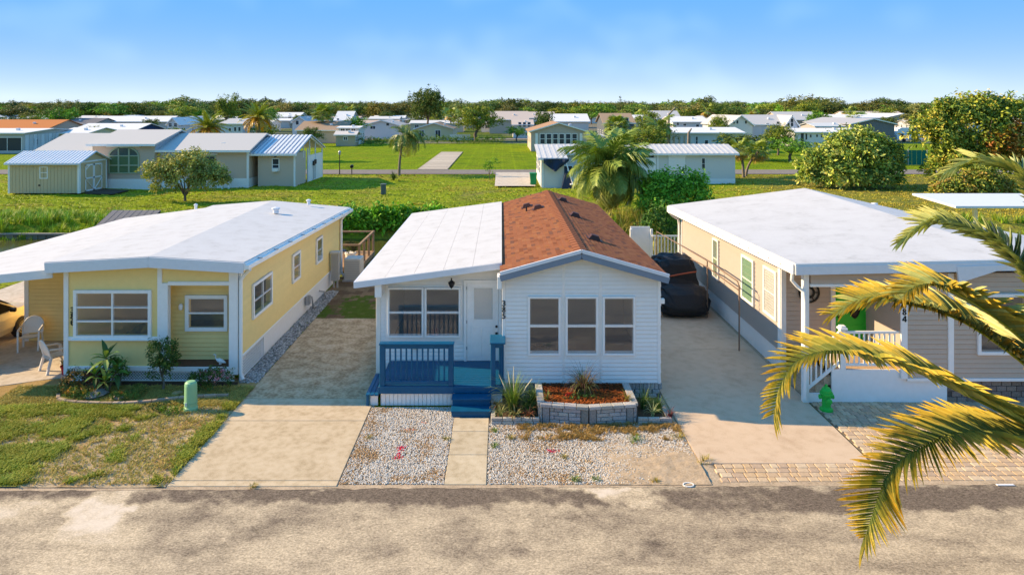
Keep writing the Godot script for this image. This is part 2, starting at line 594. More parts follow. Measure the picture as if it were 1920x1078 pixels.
func make_road() -> void:
	# darkness of the asphalt on a coarse map, then fine aggregate on top
	var W := 320
	var H := 84
	# dark patches and bare ones: x, d, half sizes, turn, strength (minus = pale sand)
	var spots := [
		[-9.0, 12.7, 0.9, 0.35, 0.3, 0.8], [-4.8, 12.85, 4.2, 0.30, 0.0, 1.0], [-0.4, 12.8, 3.2, 0.30, 0.0, 1.0], [5.3, 12.65, 3.6, 0.40, 0.0, 1.0], [9.4, 12.7, 3.4, 0.36, 0.0, 1.0],
		[-5.6, 11.9, 0.28, 0.8, -0.6, 0.55], [-4.4, 11.7, 0.25, 0.6, -0.7, 0.5], [-5.2, 11.2, 1.0, 0.22, 0.3, 0.5], [-3.6, 11.9, 0.9, 0.35, 0.2, 0.42], [-2.2, 11.2, 0.8, 0.24, 0.2, 0.45],
		[-0.75, 11.55, 0.45, 0.55, 0.2, 0.62], [-0.2, 11.2, 0.55, 0.3, 0.0, 0.55], [0.9, 11.75, 0.45, 0.5, -0.2, 0.62], [2.1, 11.75, 0.6, 0.6, 0.3, 0.65], [2.9, 11.5, 0.5, 0.35, 0.3, 0.6],
		[3.5, 12.0, 0.9, 0.3, 0.0, 0.5], [4.6, 11.5, 0.9, 0.4, 0.2, 0.5], [6.2, 11.8, 1.0, 0.3, 0.2, 0.55], [7.6, 11.3, 0.7, 0.35, 0.4, 0.4], [9.5, 11.6, 1.2, 0.3, 0.1, 0.4],
		[-7.2, 12.5, 0.42, 0.75, 0.15, -1.3], [-9.6, 12.2, 1.6, 0.3, 0.25, -0.9], [-7.0, 11.5, 0.5, 0.9, 0.2, -0.5], [2.3, 12.75, 0.62, 0.26, -0.2, -1.5], [1.7, 13.0, 0.5, 0.16, 0.0, -1.2], [-3.3, 12.95, 0.14, 0.10, 0.0, -1.0],
	]
	var dk := Image.create_empty(W, H, false, Image.FORMAT_RF)
	for j in H:
		for i in W:
			var x := -12.0 + 24.0 * (i + 0.5) / W
			var d := 13.3 - 6.3 * (j + 0.5) / H
			var wx := x + (nv(x, d, 1.3, 7.0) - 0.5) * 1.1 + (nv(x, d, 4.0, 17.0) - 0.5) * 0.4
			var wd := d + (nv(x, d, 1.6, 8.0) - 0.5) * 0.55 + (nv(x, d, 5.0, 18.0) - 0.5) * 0.2
			var t := 0.05 + 0.30 * step01(0.40, 0.75, nv(x * 0.5, d * 1.3, 1.1, 9.0)) + 0.14 * step01(0.4, 0.8, nv(x, d, 3.2, 19.0)) + 0.20 * step01(0.5, 0.75, nv(x * 0.12, d * 1.6, 1.0, 16.0))
			for s in spots:
				var dx: float = wx - s[0]
				var dd: float = wd - s[1]
				var u: float = (dx * cos(s[4]) + dd * sin(s[4])) / s[2]
				var q: float = (-dx * sin(s[4]) + dd * cos(s[4])) / s[3]
				var r := u * u + q * q
				if r < 2.2:
					t += (s[5] if absf(s[5]) > 0.8 else s[5] * 0.6) * (1.0 - step01(0.15, 2.0, r)) * (0.45 + 0.75 * nv(x, d, 3.5, 10.0))
			dk.set_pixel(i, j, Color(clampf(t, -1.0, 1.0), 0, 0))
	var SW := 2000
	var SH := 525
	dk.resize(SW, SH, Image.INTERPOLATE_CUBIC)
	var data := dk.get_data().to_float32_array()
	var out := PackedByteArray()
	out.resize(SW * SH * 3)
	var ramp := []
	for k in 256:
		var cc := lin(k / 255.0, k / 255.0, k / 255.0)
		ramp.append(int(cc.r * 255.0))
	var r2 := RandomNumberGenerator.new()
	r2.seed = 12
	var prev := 1.0
	var gr := FastNoiseLite.new()
	gr.seed = 9
	gr.frequency = 0.21
	gr.fractal_octaves = 2
	var gi := gr.get_image(SW, SH, false, false, true).get_data()
	# cracks wander over the surface
	for k in 6:
		var cx := r2.randf() * SW
		var cy := r2.randf_range(20, SH - 10)
		var ca := r2.randf_range(-0.5, 0.5) + (0.0 if k % 3 else 1.4)
		for q in r2.randi_range(60, 420):
			ca += r2.randf_range(-0.35, 0.35)
			ca *= 0.99
			cx += cos(ca)
			cy += sin(ca)
			if cx < 1 or cx > SW - 2 or cy < 1 or cy > SH - 2:
				break
			data[int(cy) * SW + int(cx)] += 0.5
			data[int(cy) * SW + int(cx) + 1] += 0.2
	for i in SW * SH:
		var t := data[i]
		prev = prev * 0.45 + (0.36 + r2.randf() * 1.28) * 0.55
		var g := (1.0 + (prev - 1.0) * (0.75 + 0.4 * maxf(t, 0.0))) * (0.80 + gi[i] / 640.0)
		t = minf(t, 1.0)
		var cr: float
		var cg: float
		var cb: float
		if t > 0.0:
			cr = lerpf(0.53, 0.170, t) * g
			cg = lerpf(0.425, 0.132, t) * g
			cb = lerpf(0.285, 0.098, t) * g
		else:
			g = 1.0 + (g - 1.0) * (1.0 + t * 0.8)
			cr = lerpf(0.53, 0.68, -t) * g
			cg = lerpf(0.425, 0.57, -t) * g
			cb = lerpf(0.285, 0.44, -t) * g
		out[i * 3] = ramp[mini(int(cr * 255.0), 255)]
		out[i * 3 + 1] = ramp[mini(int(cg * 255.0), 255)]
		out[i * 3 + 2] = ramp[mini(int(cb * 255.0), 255)]
	var tex := ImageTexture.create_from_image(Image.create_from_data(SW, SH, false, Image.FORMAT_RGB8, out))
	M.asphalt.albedo_texture = tex
	M.asphalt.heightmap_enabled = true
	M.asphalt.heightmap_texture = tex
	M.asphalt.heightmap_scale = 0.6
	var b := MB.new()
	var xs := []
	for i in range(-240, 241):
		xs.append(i * 0.15)
	for i in xs.size() - 1:
		var e0: float = 13.10 + 0.06 * (nv(xs[i], 0, 2.5, 11.0) - 0.5) + 0.05 * (nv(xs[i], 0, 9.0, 12.0) - 0.5) + 0.012 * xs[i]
		var e1: float = 13.10 + 0.06 * (nv(xs[i + 1], 0, 2.5, 11.0) - 0.5) + 0.05 * (nv(xs[i + 1], 0, 9.0, 12.0) - 0.5) + 0.012 * xs[i + 1]
		var q := [P(xs[i], 0, 7.0), P(xs[i + 1], 0, 7.0), P(xs[i + 1], 0, e1), P(xs[i], 0, e0)]
		for t in [0, 2, 1, 0, 3, 2]:
			b.put(q[t], Vector3.UP)
			b.uv.append(Vector2((q[t].x + 12.0) / 24.0, (13.3 + q[t].z) / 6.3))
	structure("street", b, M.asphalt)
	b = MB.new()
	for i in range(-200, 200):
		var x := i * 0.1
		var tone := 0.8 + 0.35 * nv(x, 1, 1.8, 13.0)
		b.col = Color(0.58 * tone, 0.45 * tone, 0.31 * tone)
		var n0 := 13.10 - 0.09 * nv(x, 2, 2.2, 14.0) - 0.05 * nv(x, 3, 7.0, 15.0)
		var n1 := 13.10 - 0.09 * nv(x + 0.1, 2, 2.2, 14.0) - 0.05 * nv(x + 0.1, 3, 7.0, 15.0)
		b.quad(P(x, 0.004, n0 + 0.012 * x), P(x + 0.1, 0.004, n1 + 0.012 * x), P(x + 0.1, 0.006, 13.17 + 0.012 * x), P(x, 0.006, 13.17 + 0.012 * x))
	structure("sand_shoulder", b, M.soil)


func slab_row(parent: Node3D, x0: float, x1: float, ds: Array, base: Color, m: Material, top := 0.02) -> void:
	for k in ds.size() - 1:
		var b := MB.new()
		var s := 0.94 + 0.10 * rng.randf()
		b.col = Color(base.r * s, base.g * s, base.b * s)
		b.cbox(P((x0 + x1) * 0.5, top - 0.05, (ds[k] + ds[k + 1]) * 0.5), Vector3(x1 - x0, 0.1, ds[k + 1] - ds[k] - 0.014), 0.008)
		part(parent, "slab", b, m)


func make_drives() -> void:
	var bed := MB.new()
	bed.col = Color(0.16, 0.12, 0.08)
	flat(bed, -6.4, -3.2, 13.2, 23.5, -0.015)
	var o := structure("driveway", bed, M.soil)
	slab_row(o, -6.42, -3.16, [13.06, 13.26, 15.8, 17.0], Color(0.63, 0.505, 0.345), M.concrete)
	slab_row(o, -6.42, -3.16, [17.0, 20.2, 23.5], Color(0.64, 0.49, 0.325), M.mottled)  # rear slabs in a darker, mottled brown tone
	bed = MB.new()
	bed.col = Color(0.16, 0.12, 0.08)
	flat(bed, -1.08, -0.31, 13.2, 15.9, -0.015)
	o = structure("front_walk", bed, M.soil)
	slab_row(o, -1.10, -0.29, [13.12, 14.25, 15.28, 15.97], Color(0.60, 0.50, 0.35), M.concrete)
	bed = MB.new()
	bed.col = Color(0.16, 0.12, 0.08)
	flat(bed, 4.06, 7.5, 13.9, 29.0, -0.015)
	o = structure("driveway", bed, M.soil)
	slab_row(o, 4.06, 7.56, [13.9, 20.5, 25.0, 30.0], Color(0.66, 0.50, 0.35), M.coated)
	# patio beside the yellow house
	bed = MB.new()
	bed.col = Color(0.16, 0.12, 0.08)
	flat(bed, -20, -11.8, 18.2, 29.0, -0.015)
	o = structure("carport_slab", bed, M.soil)
	var b := MB.new()
	b.col = Color(0.62, 0.54, 0.44)
	b.slab(PackedVector2Array([Vector2(-20, 17.75), Vector2(-13.1, 17.75), Vector2(-11.9, 18.3), Vector2(-11.62, 18.35), Vector2(-11.62, 29.5), Vector2(-20, 29.5)]), -0.09, 0.03)
	var pm := part(o, "slab", b, M.concrete)
	pm.transform = Transform3D(Basis(Vector3.RIGHT, -PI / 2))
	# block pavers in front of and beside the coated driveway
	bed = MB.new()
	bed.col = Color(0.28, 0.22, 0.15)
	flat(bed, 4.3, 7.6, 13.16, 13.9, -0.01)
	flat(bed, 7.6, 15.0, 13.2, 17.3, -0.01)
	o = structure("paver_apron", bed, M.soil)
	var meshes := []
	var tones := [Color(0.66, 0.50, 0.33), Color(0.60, 0.44, 0.29), Color(0.70, 0.55, 0.38), Color(0.55, 0.41, 0.29), Color(0.64, 0.46, 0.28)]
	for t in tones:
		for lx in [0.145, 0.195, 0.225]:
			b = MB.new()
			b.col = t
			b.cbox(Vector3(0, -0.03, 0), Vector3(lx, 0.06, 0.158), 0.010)
			meshes.append(b.mesh())
	var rest := MB.new()
	var spots := []
	var row := 0
	var d := 13.25
	while d < 17.2:
		var x := 4.28 if d < 13.85 else 7.62
		x += 0.05 * (row % 2)
		while x < 13.4:
			var k := rng.randi_range(0, 2)
			var lx: float = [0.145, 0.195, 0.225][k]
			x += lx * 0.5 + 0.006
			spots.append([x, d + 0.012 * x, k, rng.randi_range(0, 4), rng.randf() * 0.008])
			x += lx * 0.5 + 0.006
		d += 0.168
		row += 1
	var order := range(spots.size())
	order.sort_custom(func(i, j): return (0.0 if spots[i][0] < 10.2 else 9.0) + spots[i][1] < (0.0 if spots[j][0] < 10.2 else 9.0) + spots[j][1])
	var made := 0
	for i in order:
		var s: Array = spots[i]
		var at := P(s[0], 0.012 + s[4], s[1])
		if made < 295:
			inst(o, "paver", meshes[s[3] * 3 + s[2]], M.paver, Transform3D(Basis(Vector3.UP, (rng.randf() - 0.5) * 0.04), at))
		else:
			rest.col = tones[s[3]]
			rest.cbox(at + Vector3(0, -0.03, 0), Vector3([0.145, 0.195, 0.225][s[2]], 0.06, 0.158), 0.010)
		made += 1
	part(o, "pavers", rest, M.paver).set_meta("kind", "stuff")


func bladed(n: int, h: float, w: float, lean: float, seed_: int, c0: Color, c1: Color) -> ArrayMesh:
	var r := RandomNumberGenerator.new()
	r.seed = seed_
	var b := MB.new()
	for i in n:
		var a := r.randf() * TAU
		var o := Vector3(cos(a), 0, sin(a)) * r.randf() * w * 4.0
		var dir := Vector3(cos(a), 0, sin(a))
		var side := Vector3(-sin(a), 0, cos(a)).rotated(Vector3.UP, r.randf_range(-0.6, 0.6)) * w * r.randf_range(0.7, 1.2)
		var hh := h * r.randf_range(0.55, 1.15)
		var ln := lean * r.randf_range(0.3, 1.4)
		b.col = c0.lerp(c1, r.randf())
		var mid := o + Vector3.UP * hh * 0.6 + dir * hh * ln * 0.4
		var tip := o + Vector3.UP * hh * (1.0 - 0.25 * ln) + dir * hh * ln
		b.quad(o - side * 0.5, o + side * 0.5, mid + side * 0.4, mid - side * 0.4)
		b.tri(mid - side * 0.4, mid + side * 0.4, tip)
	return b.mesh()


func lawn_cover(x: float, d: float) -> float:
	# how thick the front turf grows here
	var c := nv(x, d * 1.5, 0.55, 21.0) * 0.55 + nv(x, d, 2.1, 22.0) * 0.45
	c += 0.16 * step01(-8.6, -9.6, x) - 0.10 * step01(-8.0, -7.2, x) + 0.22 * step01(-6.95, -6.55, x)
	c -= 0.10
	c -= 0.5 * step01(16.5, 16.9, d + 0.15 * sin(x * 2.0))
	return c


func make_front_lawn() -> void:
	var b := MB.new()
	var st := 0.11
	var x0 := -16.0
	var d0 := 13.02
	var nx := 87
	var nd := 48
	var cols := []
	var pts := []
	for j in nd + 1:
		for i in nx + 1:
			var x := x0 + i * st
			var d := d0 + j * st
			var c := lawn_cover(x, d)
			var dry := nv(x, d, 0.9, 23.0)
			var soil := Color(0.56, 0.44, 0.29).lerp(Color(0.46, 0.30, 0.14), step01(0.45, 0.7, dry))
			if d > 16.6:
				soil = Color(0.42, 0.27, 0.10).lerp(Color(0.50, 0.36, 0.17), dry)
			soil = soil.lerp(Color(0.26, 0.30, 0.04), step01(0.46, 0.62, c) * 0.8)
			cols.append(soil)
			pts.append(P(x, 0.0 + 0.03 * nv(x, d, 1.1, 24.0) + 0.02 * step01(0.45, 0.6, c), d))
	for j in nd:
		for i in nx:
			var k := j * (nx + 1) + i
			if x0 + (i + 1) * st > -6.43:
				continue
			for t in [[k, k + 1, k + nx + 2], [k, k + nx + 2, k + nx + 1]]:
				for q in [0, 2, 1]:
					b.v.append(pts[t[q]])
					b.n.append(Vector3.UP)
					b.c.append(cols[t[q]])
	structure("front_yard", b, M.soil)
	var green := bladed(9, 0.065, 0.012, 0.9, 5, Color(0.25, 0.31, 0.02), Color(0.42, 0.42, 0.05))
	var dry_m := bladed(8, 0.05, 0.011, 1.1, 6, Color(0.56, 0.40, 0.12), Color(0.44, 0.37, 0.08))
	var ga := []
	var gc := []
	var da := []
	var dc := []
	for i in 30000:
		var x := rng.randf_range(-12.5, -6.42)
		var d := rng.randf_range(13.1, 17.7)
		var c := lawn_cover(x, d)
		var t := Transform3D(Basis(Vector3.UP, rng.randf() * TAU).scaled(Vector3.ONE * rng.randf_range(0.7, 1.5)), P(x, 0.012 + 0.03 * nv(x, d, 1.1, 24.0), d))
		if rng.randf() < step01(0.44, 0.64, c):
			var s := 0.55 + 0.65 * nv(x, d, 0.8, 25.0)
			ga.append(t)
			gc.append(Color(s * (0.75 + 0.5 * nv(x, d, 1.4, 26.0)), s, s))
		elif rng.randf() < 0.24 or d > 16.6:
			da.append(t)
			var s2 := rng.randf_range(0.7, 1.25)
			dc.append(Color(s2, s2, s2))
	var g := scatter(self, "grass", green, M.leaf, ga, gc)
	tag(g, "patchy green turf of the front yard by the street", "grass")
	g = scatter(self, "dry_grass", dry_m, M.leaf, da, dc)
	tag(g, "straw coloured dry turf between the green patches", "grass")


func pebble(seed_: int) -> ArrayMesh:
	var r := RandomNumberGenerator.new()
	r.seed = seed_
	var b := MB.new()
	var ring := []
	for k in 6:
		var a := TAU * k / 6.0 + r.randf() * 0.4
		ring.append(Vector3(cos(a) * r.randf_range(0.8, 1.1), r.randf_range(-0.1, 0.2), sin(a) * r.randf_range(0.6, 0.9)) * 0.5)
	var top := Vector3(r.randf() * 0.2 - 0.1, 0.36, r.randf() * 0.2 - 0.1)
	var bot := Vector3(0, -0.3, 0)
	for k in 6:
		var a: Vector3 = ring[k]
		var d: Vector3 = ring[(k + 1) % 6]
		var am := a * 0.66 + Vector3.UP * 0.27
		var dm := d * 0.66 + Vector3.UP * 0.27
		b.quad(d, a, am, dm)
		b.tri(dm, am, top)
		b.tri(a, d, bot)
	return b.mesh()


func stones(called: String, label: String, area: Array, count: int, size: Vector2, tint: Callable, ok: Callable) -> void:
	var meshes := [pebble(1), pebble(2), pebble(3)]
	for k in 3:
		var w := []
		var cs := []
		for i in count / 3:
			var x := rng.randf_range(area[0], area[1])
			var d := rng.randf_range(area[2], area[3])
			if not ok.call(x, d):
				continue
			var s := rng.randf_range(size.x, size.y)
			var bs := Basis.from_euler(Vector3(rng.randf_range(-0.5, 0.5), rng.randf() * TAU, rng.randf_range(-0.5, 0.5))).scaled(Vector3.ONE * s)
			w.append(Transform3D(bs, P(x, 0.005 + rng.randf() * 0.018, d)))
			cs.append(tint.call(x, d))
		var o := scatter(self, called, meshes[k], M.stone, w, cs)
		tag(o, label, "gravel", called)


func make_gravel() -> void:
	var b := MB.new()
	b.col = Color(0.56, 0.45, 0.32)
	flat(b, -3.16, -1.1, 13.1, 16.6, -0.012)
	flat(b, -0.29, 4.32, 13.1, 17.1, -0.012)
	flat(b, 7.5, 7.75, 17.0, 30.0, -0.008)
	flat(b, 3.9, 4.1, 17.1, 30.0, -0.008)
	flat(b, -3.4, -3.1, 16.4, 30.0, -0.008)
	structure("gravel_bed", b, M.soil)
	var marks := [[-2.13, 14.55, 0.10, 0.07], [-2.13, 14.32, 0.05, 0.17], [-2.13, 14.12, 0.10, 0.06], [1.12, 14.42, 0.13, 0.05], [1.08, 14.37, 0.07, 0.04], [-2.1, 15.35, 0.16, 0.05], [-1.75, 15.7, 0.10, 0.04], [1.02, 14.98, 0.14, 0.05]]
	var tint := func(x: float, d: float) -> Color:
		for i in marks.size():
			var m: Array = marks[i]
			if absf(x - m[0] + (nv(x, d, 9.0, 31.0) - 0.5) * 0.06) < m[2] and absf(d - m[1]) < m[3] and rng.randf() < (0.7 if i < 5 else 0.35):
				return Color(0.75, 0.05, 0.10) if i < 5 else Color(0.72, 0.30, 0.18)
		var q := rng.randf()
		var rust: float = step01(0.55, 0.72, nv(x, d, 1.2, 32.0)) * 0.45 + 0.14
		if d > 15.3 and x > 0.0:
			rust += 0.3
		if x < -2.75 + 0.2 * sin(d * 5.0):
			rust += 0.3
		if q < rust:
			return Color(0.62, 0.44, 0.25).lerp(Color(0.46, 0.27, 0.12), rng.randf())
		var s := rng.randf_range(0.66, 0.88)
		return Color(s, s * 0.92, s * 0.80)
	stones("gravel", "white and rust gravel bed between driveway and walk", [-3.14, -1.11, 13.14, 16.5], 19000, Vector2(0.020, 0.040), tint, func(x, d): return x > -3.13 + 0.0 * d)
	var okr := func(x: float, d: float) -> bool:
		var sand := step01(1.7, 3.3, x) * (1.0 - step01(13.9, 14.9, d + 0.4 * (nv(x, d, 1.1, 33.0) - 0.5)))
		return rng.randf() > sand * 1.15 and d < 15.7
	stones("gravel", "white gravel bed in front of the stone planter", [-0.27, 4.03, 13.14, 15.7], 23000, Vector2(0.019, 0.038), tint, okr)
	# bare sand where the stones run out
	b = MB.new()
	for i in 46:
		for j in 34:
			var q := []
			for o in [[0, 0], [1, 0], [1, 1], [0, 1]]:
				var x: float = 1.5 + (i + o[0]) * 0.061
				var d: float = 13.12 + (j + o[1]) * 0.058
				var hmp := 0.035 * nv(x, d * 1.6, 1.7, 34.0) * step01(1.5, 2.2, x) * (1.0 - step01(14.4, 15.0, d)) + 0.012 * nv(x, d, 6.0, 35.0) - 0.005
				q.append(P(minf(x, 4.05), hmp, d))
			var tone := 0.85 + 0.25 * nv(i * 0.06, j * 0.06, 2.5, 36.0)
			b.col = Color(0.60 * tone, 0.46 * tone, 0.31 * tone)
			b.quad(q[0], q[1], q[2], q[3])
	structure("bare_sand", b, M.soil)
	# grey pebbles along the foot of the yellow house
	stones("pebble_strip", "grey pebbles along the foot of the yellow wall", [-6.93, -6.44, 18.0, 27.0], 3300, Vector2(0.05, 0.10), func(_x, _d):
		var s := rng.randf_range(0.22, 0.62)
		return Color(s, s * 0.95, s * 0.88), func(_x, _d): return true)
	# trodden earth between the houses behind the driveway
	b = MB.new()
	for i in 24:
		for j in 62:
			var x := -6.9 + i * 0.16
			var d := 23.52 + j * 0.16
			var g := nv(x, d, 0.6, 41.0) * 0.6 + nv(x, d, 2.2, 42.0) * 0.4
			var cc := Color(0.34, 0.23, 0.13).lerp(Color(0.20, 0.13, 0.08), step01(0.4, 0.65, nv(x, d, 0.9, 43.0)))
			if d < 26.3:
				cc = cc.lerp(Color(0.12, 0.17, 0.03), step01(0.44, 0.56, g))
			elif d > 28.5:
				cc = cc.lerp(Color(0.45, 0.34, 0.13), step01(0.40, 0.56, g))
			b.col = cc
			flat(b, x, x + 0.16, d, d + 0.16, 0.004)
	structure("side_yard", b, M.soil)


# ---- building tools --------------------------------------------------------

# a wall's own axes: x along the wall seen from outside, y up, z outwards
func face(o: Vector3, side: String) -> Transform3D:
	match side:
		"right":
			return Transform3D(Basis(Vector3(0, 0, -1), Vector3.UP, Vector3(1, 0, 0)), o)
		"left":
			return Transform3D(Basis(Vector3(0, 0, 1), Vector3.UP, Vector3(-1, 0, 0)), o)
		"back":
			return Transform3D(Basis(Vector3(-1, 0, 0), Vector3.UP, Vector3(0, 0, -1)), o)
	return Transform3D(Basis(), o)


func rect(x0: float, y0: float, x1: float, y1: float) -> PackedVector2Array:
	return PackedVector2Array([Vector2(x0, y0), Vector2(x1, y0), Vector2(x1, y1), Vector2(x0, y1)])


func at(fr: Transform3D, x: float, y: float, z := 0.0) -> Transform3D:
	return fr.translated_local(Vector3(x, y, z))


# the parts of an outline left between y0 and y1 once the openings are cut out
func cut_band(o: PackedVector2Array, y0: float, y1: float, holes: Array) -> Array:
	var out := Geometry2D.intersect_polygons(o, rect(-100, y0, 100, y1))
	for hl in holes:
		var nxt := []
		for p in out:
			nxt.append_array(Geometry2D.clip_polygons(p, hl))
		out.assign(nxt)
	return out


# sheet of wall with openings, in bands so that no piece has a hole
func wall_sheet(b: MB, o: PackedVector2Array, holes: Array, thick: float) -> void:
	var ys := [1e9, -1e9]
	for p in o:
		ys[0] = minf(ys[0], p.y)
		ys[1] = maxf(ys[1], p.y)
	for hl in holes:
		for p in hl:
			if p.y > ys[0] and not ys.has(p.y):
				ys.append(p.y)
	ys.sort()
	for k in ys.size() - 1:
		for p in cut_band(o, ys[k], ys[k + 1], holes):
			if p.size() > 2:
				b.slab(p, -thick, 0.0)


func hole(x: float, y: float, w: float, h: float) -> PackedVector2Array:
	return rect(x - w * 0.5, y - h * 0.5, x + w * 0.5, y + h * 0.5)


# a wall of lapped boards, each board a piece of its own
func lap_wall(parent: Node3D, fr: Transform3D, outlines: Array, expo: float, m: Material, y_from: float, col := Color.WHITE, thick := 0.10, holes := []) -> Node3D:
	var b := MB.new()
	b.xf = fr
	b.col = col
	for o in outlines:
		wall_sheet(b, o, holes, thick)
	var w := part(parent, "wall", b, m)
	for o in outlines:
		var hi := -1e9
		for p in o:
			hi = maxf(hi, p.y)
		var y := y_from
		while y < hi - 0.005:
			var y1 := minf(y + expo, hi)
			for poly in cut_band(o, y + 0.011, y1, holes):
				if poly.size() < 3:
					continue
				if Geometry2D.is_polygon_clockwise(poly):
					poly.reverse()
				var q := MB.new()
				q.xf = fr
				var s := 0.965 + 0.035 * rng.randf()
				q.col = Color(col.r * s, col.g * s, col.b * s)
				var n: int = poly.size()
				var front := []
				for i in n:
					var a: Vector2 = poly[i]
					front.append(Vector3(a.x, a.y, 0.032 - 0.022 * (a.y - y) / expo))
				for i in n:
					var a: Vector3 = front[i]
					var d: Vector3 = front[(i + 1) % n]
					q.quad(Vector3(a.x, a.y, 0.001), Vector3(d.x, d.y, 0.001), d, a)
				var t := Geometry2D.triangulate_polygon(poly)
				for i in range(0, t.size(), 3):
					var a: Vector3 = front[t[i]]
					var d: Vector3 = front[t[i + 1]]
					var e: Vector3 = front[t[i + 2]]
					if (d - a).cross(e - a).z < 0.0:
						q.tri(a, e, d)
					else:
						q.tri(a, d, e)
				part(w, "board", q, m)
			y = y1
	return w


func flat_wall(parent: Node3D, fr: Transform3D, outline: PackedVector2Array, m: Material, col := Color.WHITE, thick := 0.10, called := "wall", holes := []) -> MeshInstance3D:
	var b := MB.new()
	b.xf = fr
	b.col = col
	wall_sheet(b, outline, holes, thick)
	return part(parent, called, b, m)


# closed room behind open windows
func room(parent: Node3D, x0: float, x1: float, y0: float, y1: float, d0: float, d1: float, col: Color) -> void:
	for q in [["floor", P(x0, y0 - 0.06, d0), P(x1, y0, d1), Color(0.30, 0.21, 0.13)], ["ceiling", P(x0, y1, d0), P(x1, y1 + 0.06, d1), Color(0.7, 0.68, 0.64)], ["partition", P(x0, y0, d1), P(x1, y1, d1 + 0.06), col]]:
		var b := MB.new()
		b.col = q[3]
		b.span(q[1], q[2])
		part(parent, q[0], b, M.grain)


# smooth sheet of some thickness between two edges
func patch(parent: Node3D, called: String, f0: Vector3, f1: Vector3, b1: Vector3, b0: Vector3, thick: float, m: Material) -> void:
	var b := MB.new()
	var n := 12
	var at_ := func(u: float, v: float) -> Vector3: return f0.lerp(f1, u).lerp(b0.lerp(b1, u), v)
	var nr := func(u: float, v: float) -> Vector3:
		var du: Vector3 = (f1 - f0).lerp(b1 - b0, v)
		var dv: Vector3 = (b0 - f0).lerp(b1 - f1, u)
		return du.cross(dv).normalized()
	for i in n:
		for j in n:
			var u0 := i / float(n)
			var u1 := (i + 1) / float(n)
			var v0 := j / float(n)
			var v1 := (j + 1) / float(n)
			var p := [at_.call(u0, v0), at_.call(u1, v0), at_.call(u1, v1), at_.call(u0, v1)]
			var q := [nr.call(u0, v0), nr.call(u1, v0), nr.call(u1, v1), nr.call(u0, v1)]
			b.trin(p[0], p[1], p[2], q[0], q[1], q[2])
			b.trin(p[0], p[2], p[3], q[0], q[2], q[3])
			b.quad(p[3] - Vector3(0, thick, 0), p[2] - Vector3(0, thick, 0), p[1] - Vector3(0, thick, 0), p[0] - Vector3(0, thick, 0))
	var dn := Vector3(0, -thick, 0)
	b.quad(f0 + dn, f1 + dn, f1, f0)
	b.quad(b1 + dn, b0 + dn, b0, b1)
	b.quad(b0 + dn, f0 + dn, f0, b0)
	b.quad(f1 + dn, b1 + dn, b1, f1)
	part(parent, called, b, m)


func bar(parent: Node3D, fr: Transform3D, r: Array, z0: float, z1: float, m: Material, called := "trim", col := Color.WHITE) -> MeshInstance3D:
	var b := MB.new()
	b.xf = fr
	b.col = col
	var s := Vector3(r[2] - r[0], r[3] - r[1], z1 - z0)
	b.cbox(Vector3((r[0] + r[2]) * 0.5, (r[1] + r[3]) * 0.5, (z0 + z1) * 0.5), s, minf(0.006, minf(s.x, minf(s.y, s.z)) * 0.3))
	return part(parent, called, b, m)


# window unit centred on fr: w, h outside of the frame; cols x rows lights
func window(parent: Node3D, fr: Transform3D, w: float, h: float, cols: int, rows: int, o := {}) -> MeshInstance3D:
	var fw: float = o.get("frame", 0.06)
	var mw: float = o.get("mull", 0.035)
	var dep: float = o.get("depth", 0.068)
	var m: Material = o.get("mat", M.trim)
	var b := MB.new()
	b.xf = fr
	b.col = o.get("col", Color.WHITE)
	for s in [-1.0, 1.0]:
		b.cbox(Vector3(s * (w - fw) * 0.5, 0, dep * 0.5), Vector3(fw, h, dep), 0.006)
		b.cbox(Vector3(0, s * (h - fw) * 0.5, dep * 0.5 - 0.001), Vector3(w - fw * 2 + 0.004, fw, dep - 0.002), 0.006)
	var iw := w - 2 * fw
	var ih := h - 2 * fw
	for k in range(1, cols):
		b.box(Vector3(-iw * 0.5 + iw * k / cols, 0, dep * 0.45), Vector3(mw, ih, dep * 0.8))
	for k in range(1, rows):
		b.box(Vector3(0, -ih * 0.5 + ih * k / rows, dep * 0.43), Vector3(iw, mw, dep * 0.76))
	if o.get("sill", false):
		b.cbox(Vector3(0, -h * 0.5 - 0.02, dep * 0.7), Vector3(w + 0.06, 0.04, dep * 1.4 + 0.02), 0.008)
	var win := part(parent, "window", b, m)
	if o.has("back"):
		var back := MB.new()
		back.xf = fr
		back.box(Vector3(0, 0, 0.0365), Vector3(iw, ih, 0.004))
		part(win, "blind", back, o.back)
	if o.get("slats", 0):
		var n: int = o.slats
		for k in n:
			var sb := MB.new()
			sb.xf = at(fr, 0, -ih * 0.5 + ih * (k + 0.5) / n, 0.045) * Transform3D(Basis(Vector3.RIGHT, 0.5), Vector3.ZERO)
			sb.box(Vector3.ZERO, Vector3(iw - 0.01, ih / n * 0.86, 0.003))
			part(win, "slat", sb, M.blind)
	for i in cols:
		for j in rows:
			var g := MB.new()
			g.xf = fr
			var x := -iw * 0.5 + iw * (i + 0.5) / cols
			var y := -ih * 0.5 + ih * (j + 0.5) / rows
			g.box(Vector3(x, y, dep * 0.86 - 0.003 * j), Vector3(iw / cols - 0.004, ih / rows - 0.004, 0.004))
			part(win, "pane", g, o.get("glass", M.glass))
	return win


func text(parent: Node3D, s: String, fr: Transform3D, size: float, m: Material, called := "digit") -> MeshInstance3D:
	var t := TextMesh.new()
	t.text = s
	var f := SystemFont.new()
	f.font_names = PackedStringArray(["Droid Sans"])
	f.font_weight = 700
	t.font = f
	t.font_size = 64
	t.pixel_size = size / 46.0
	t.depth = 0.012
	return inst(parent, called, t, m, fr)


func rebase(o: Node3D, p: Vector3) -> void:
	o.position = p
	for k in o.get_children():
		if k is Node3D:
			k.position -= p


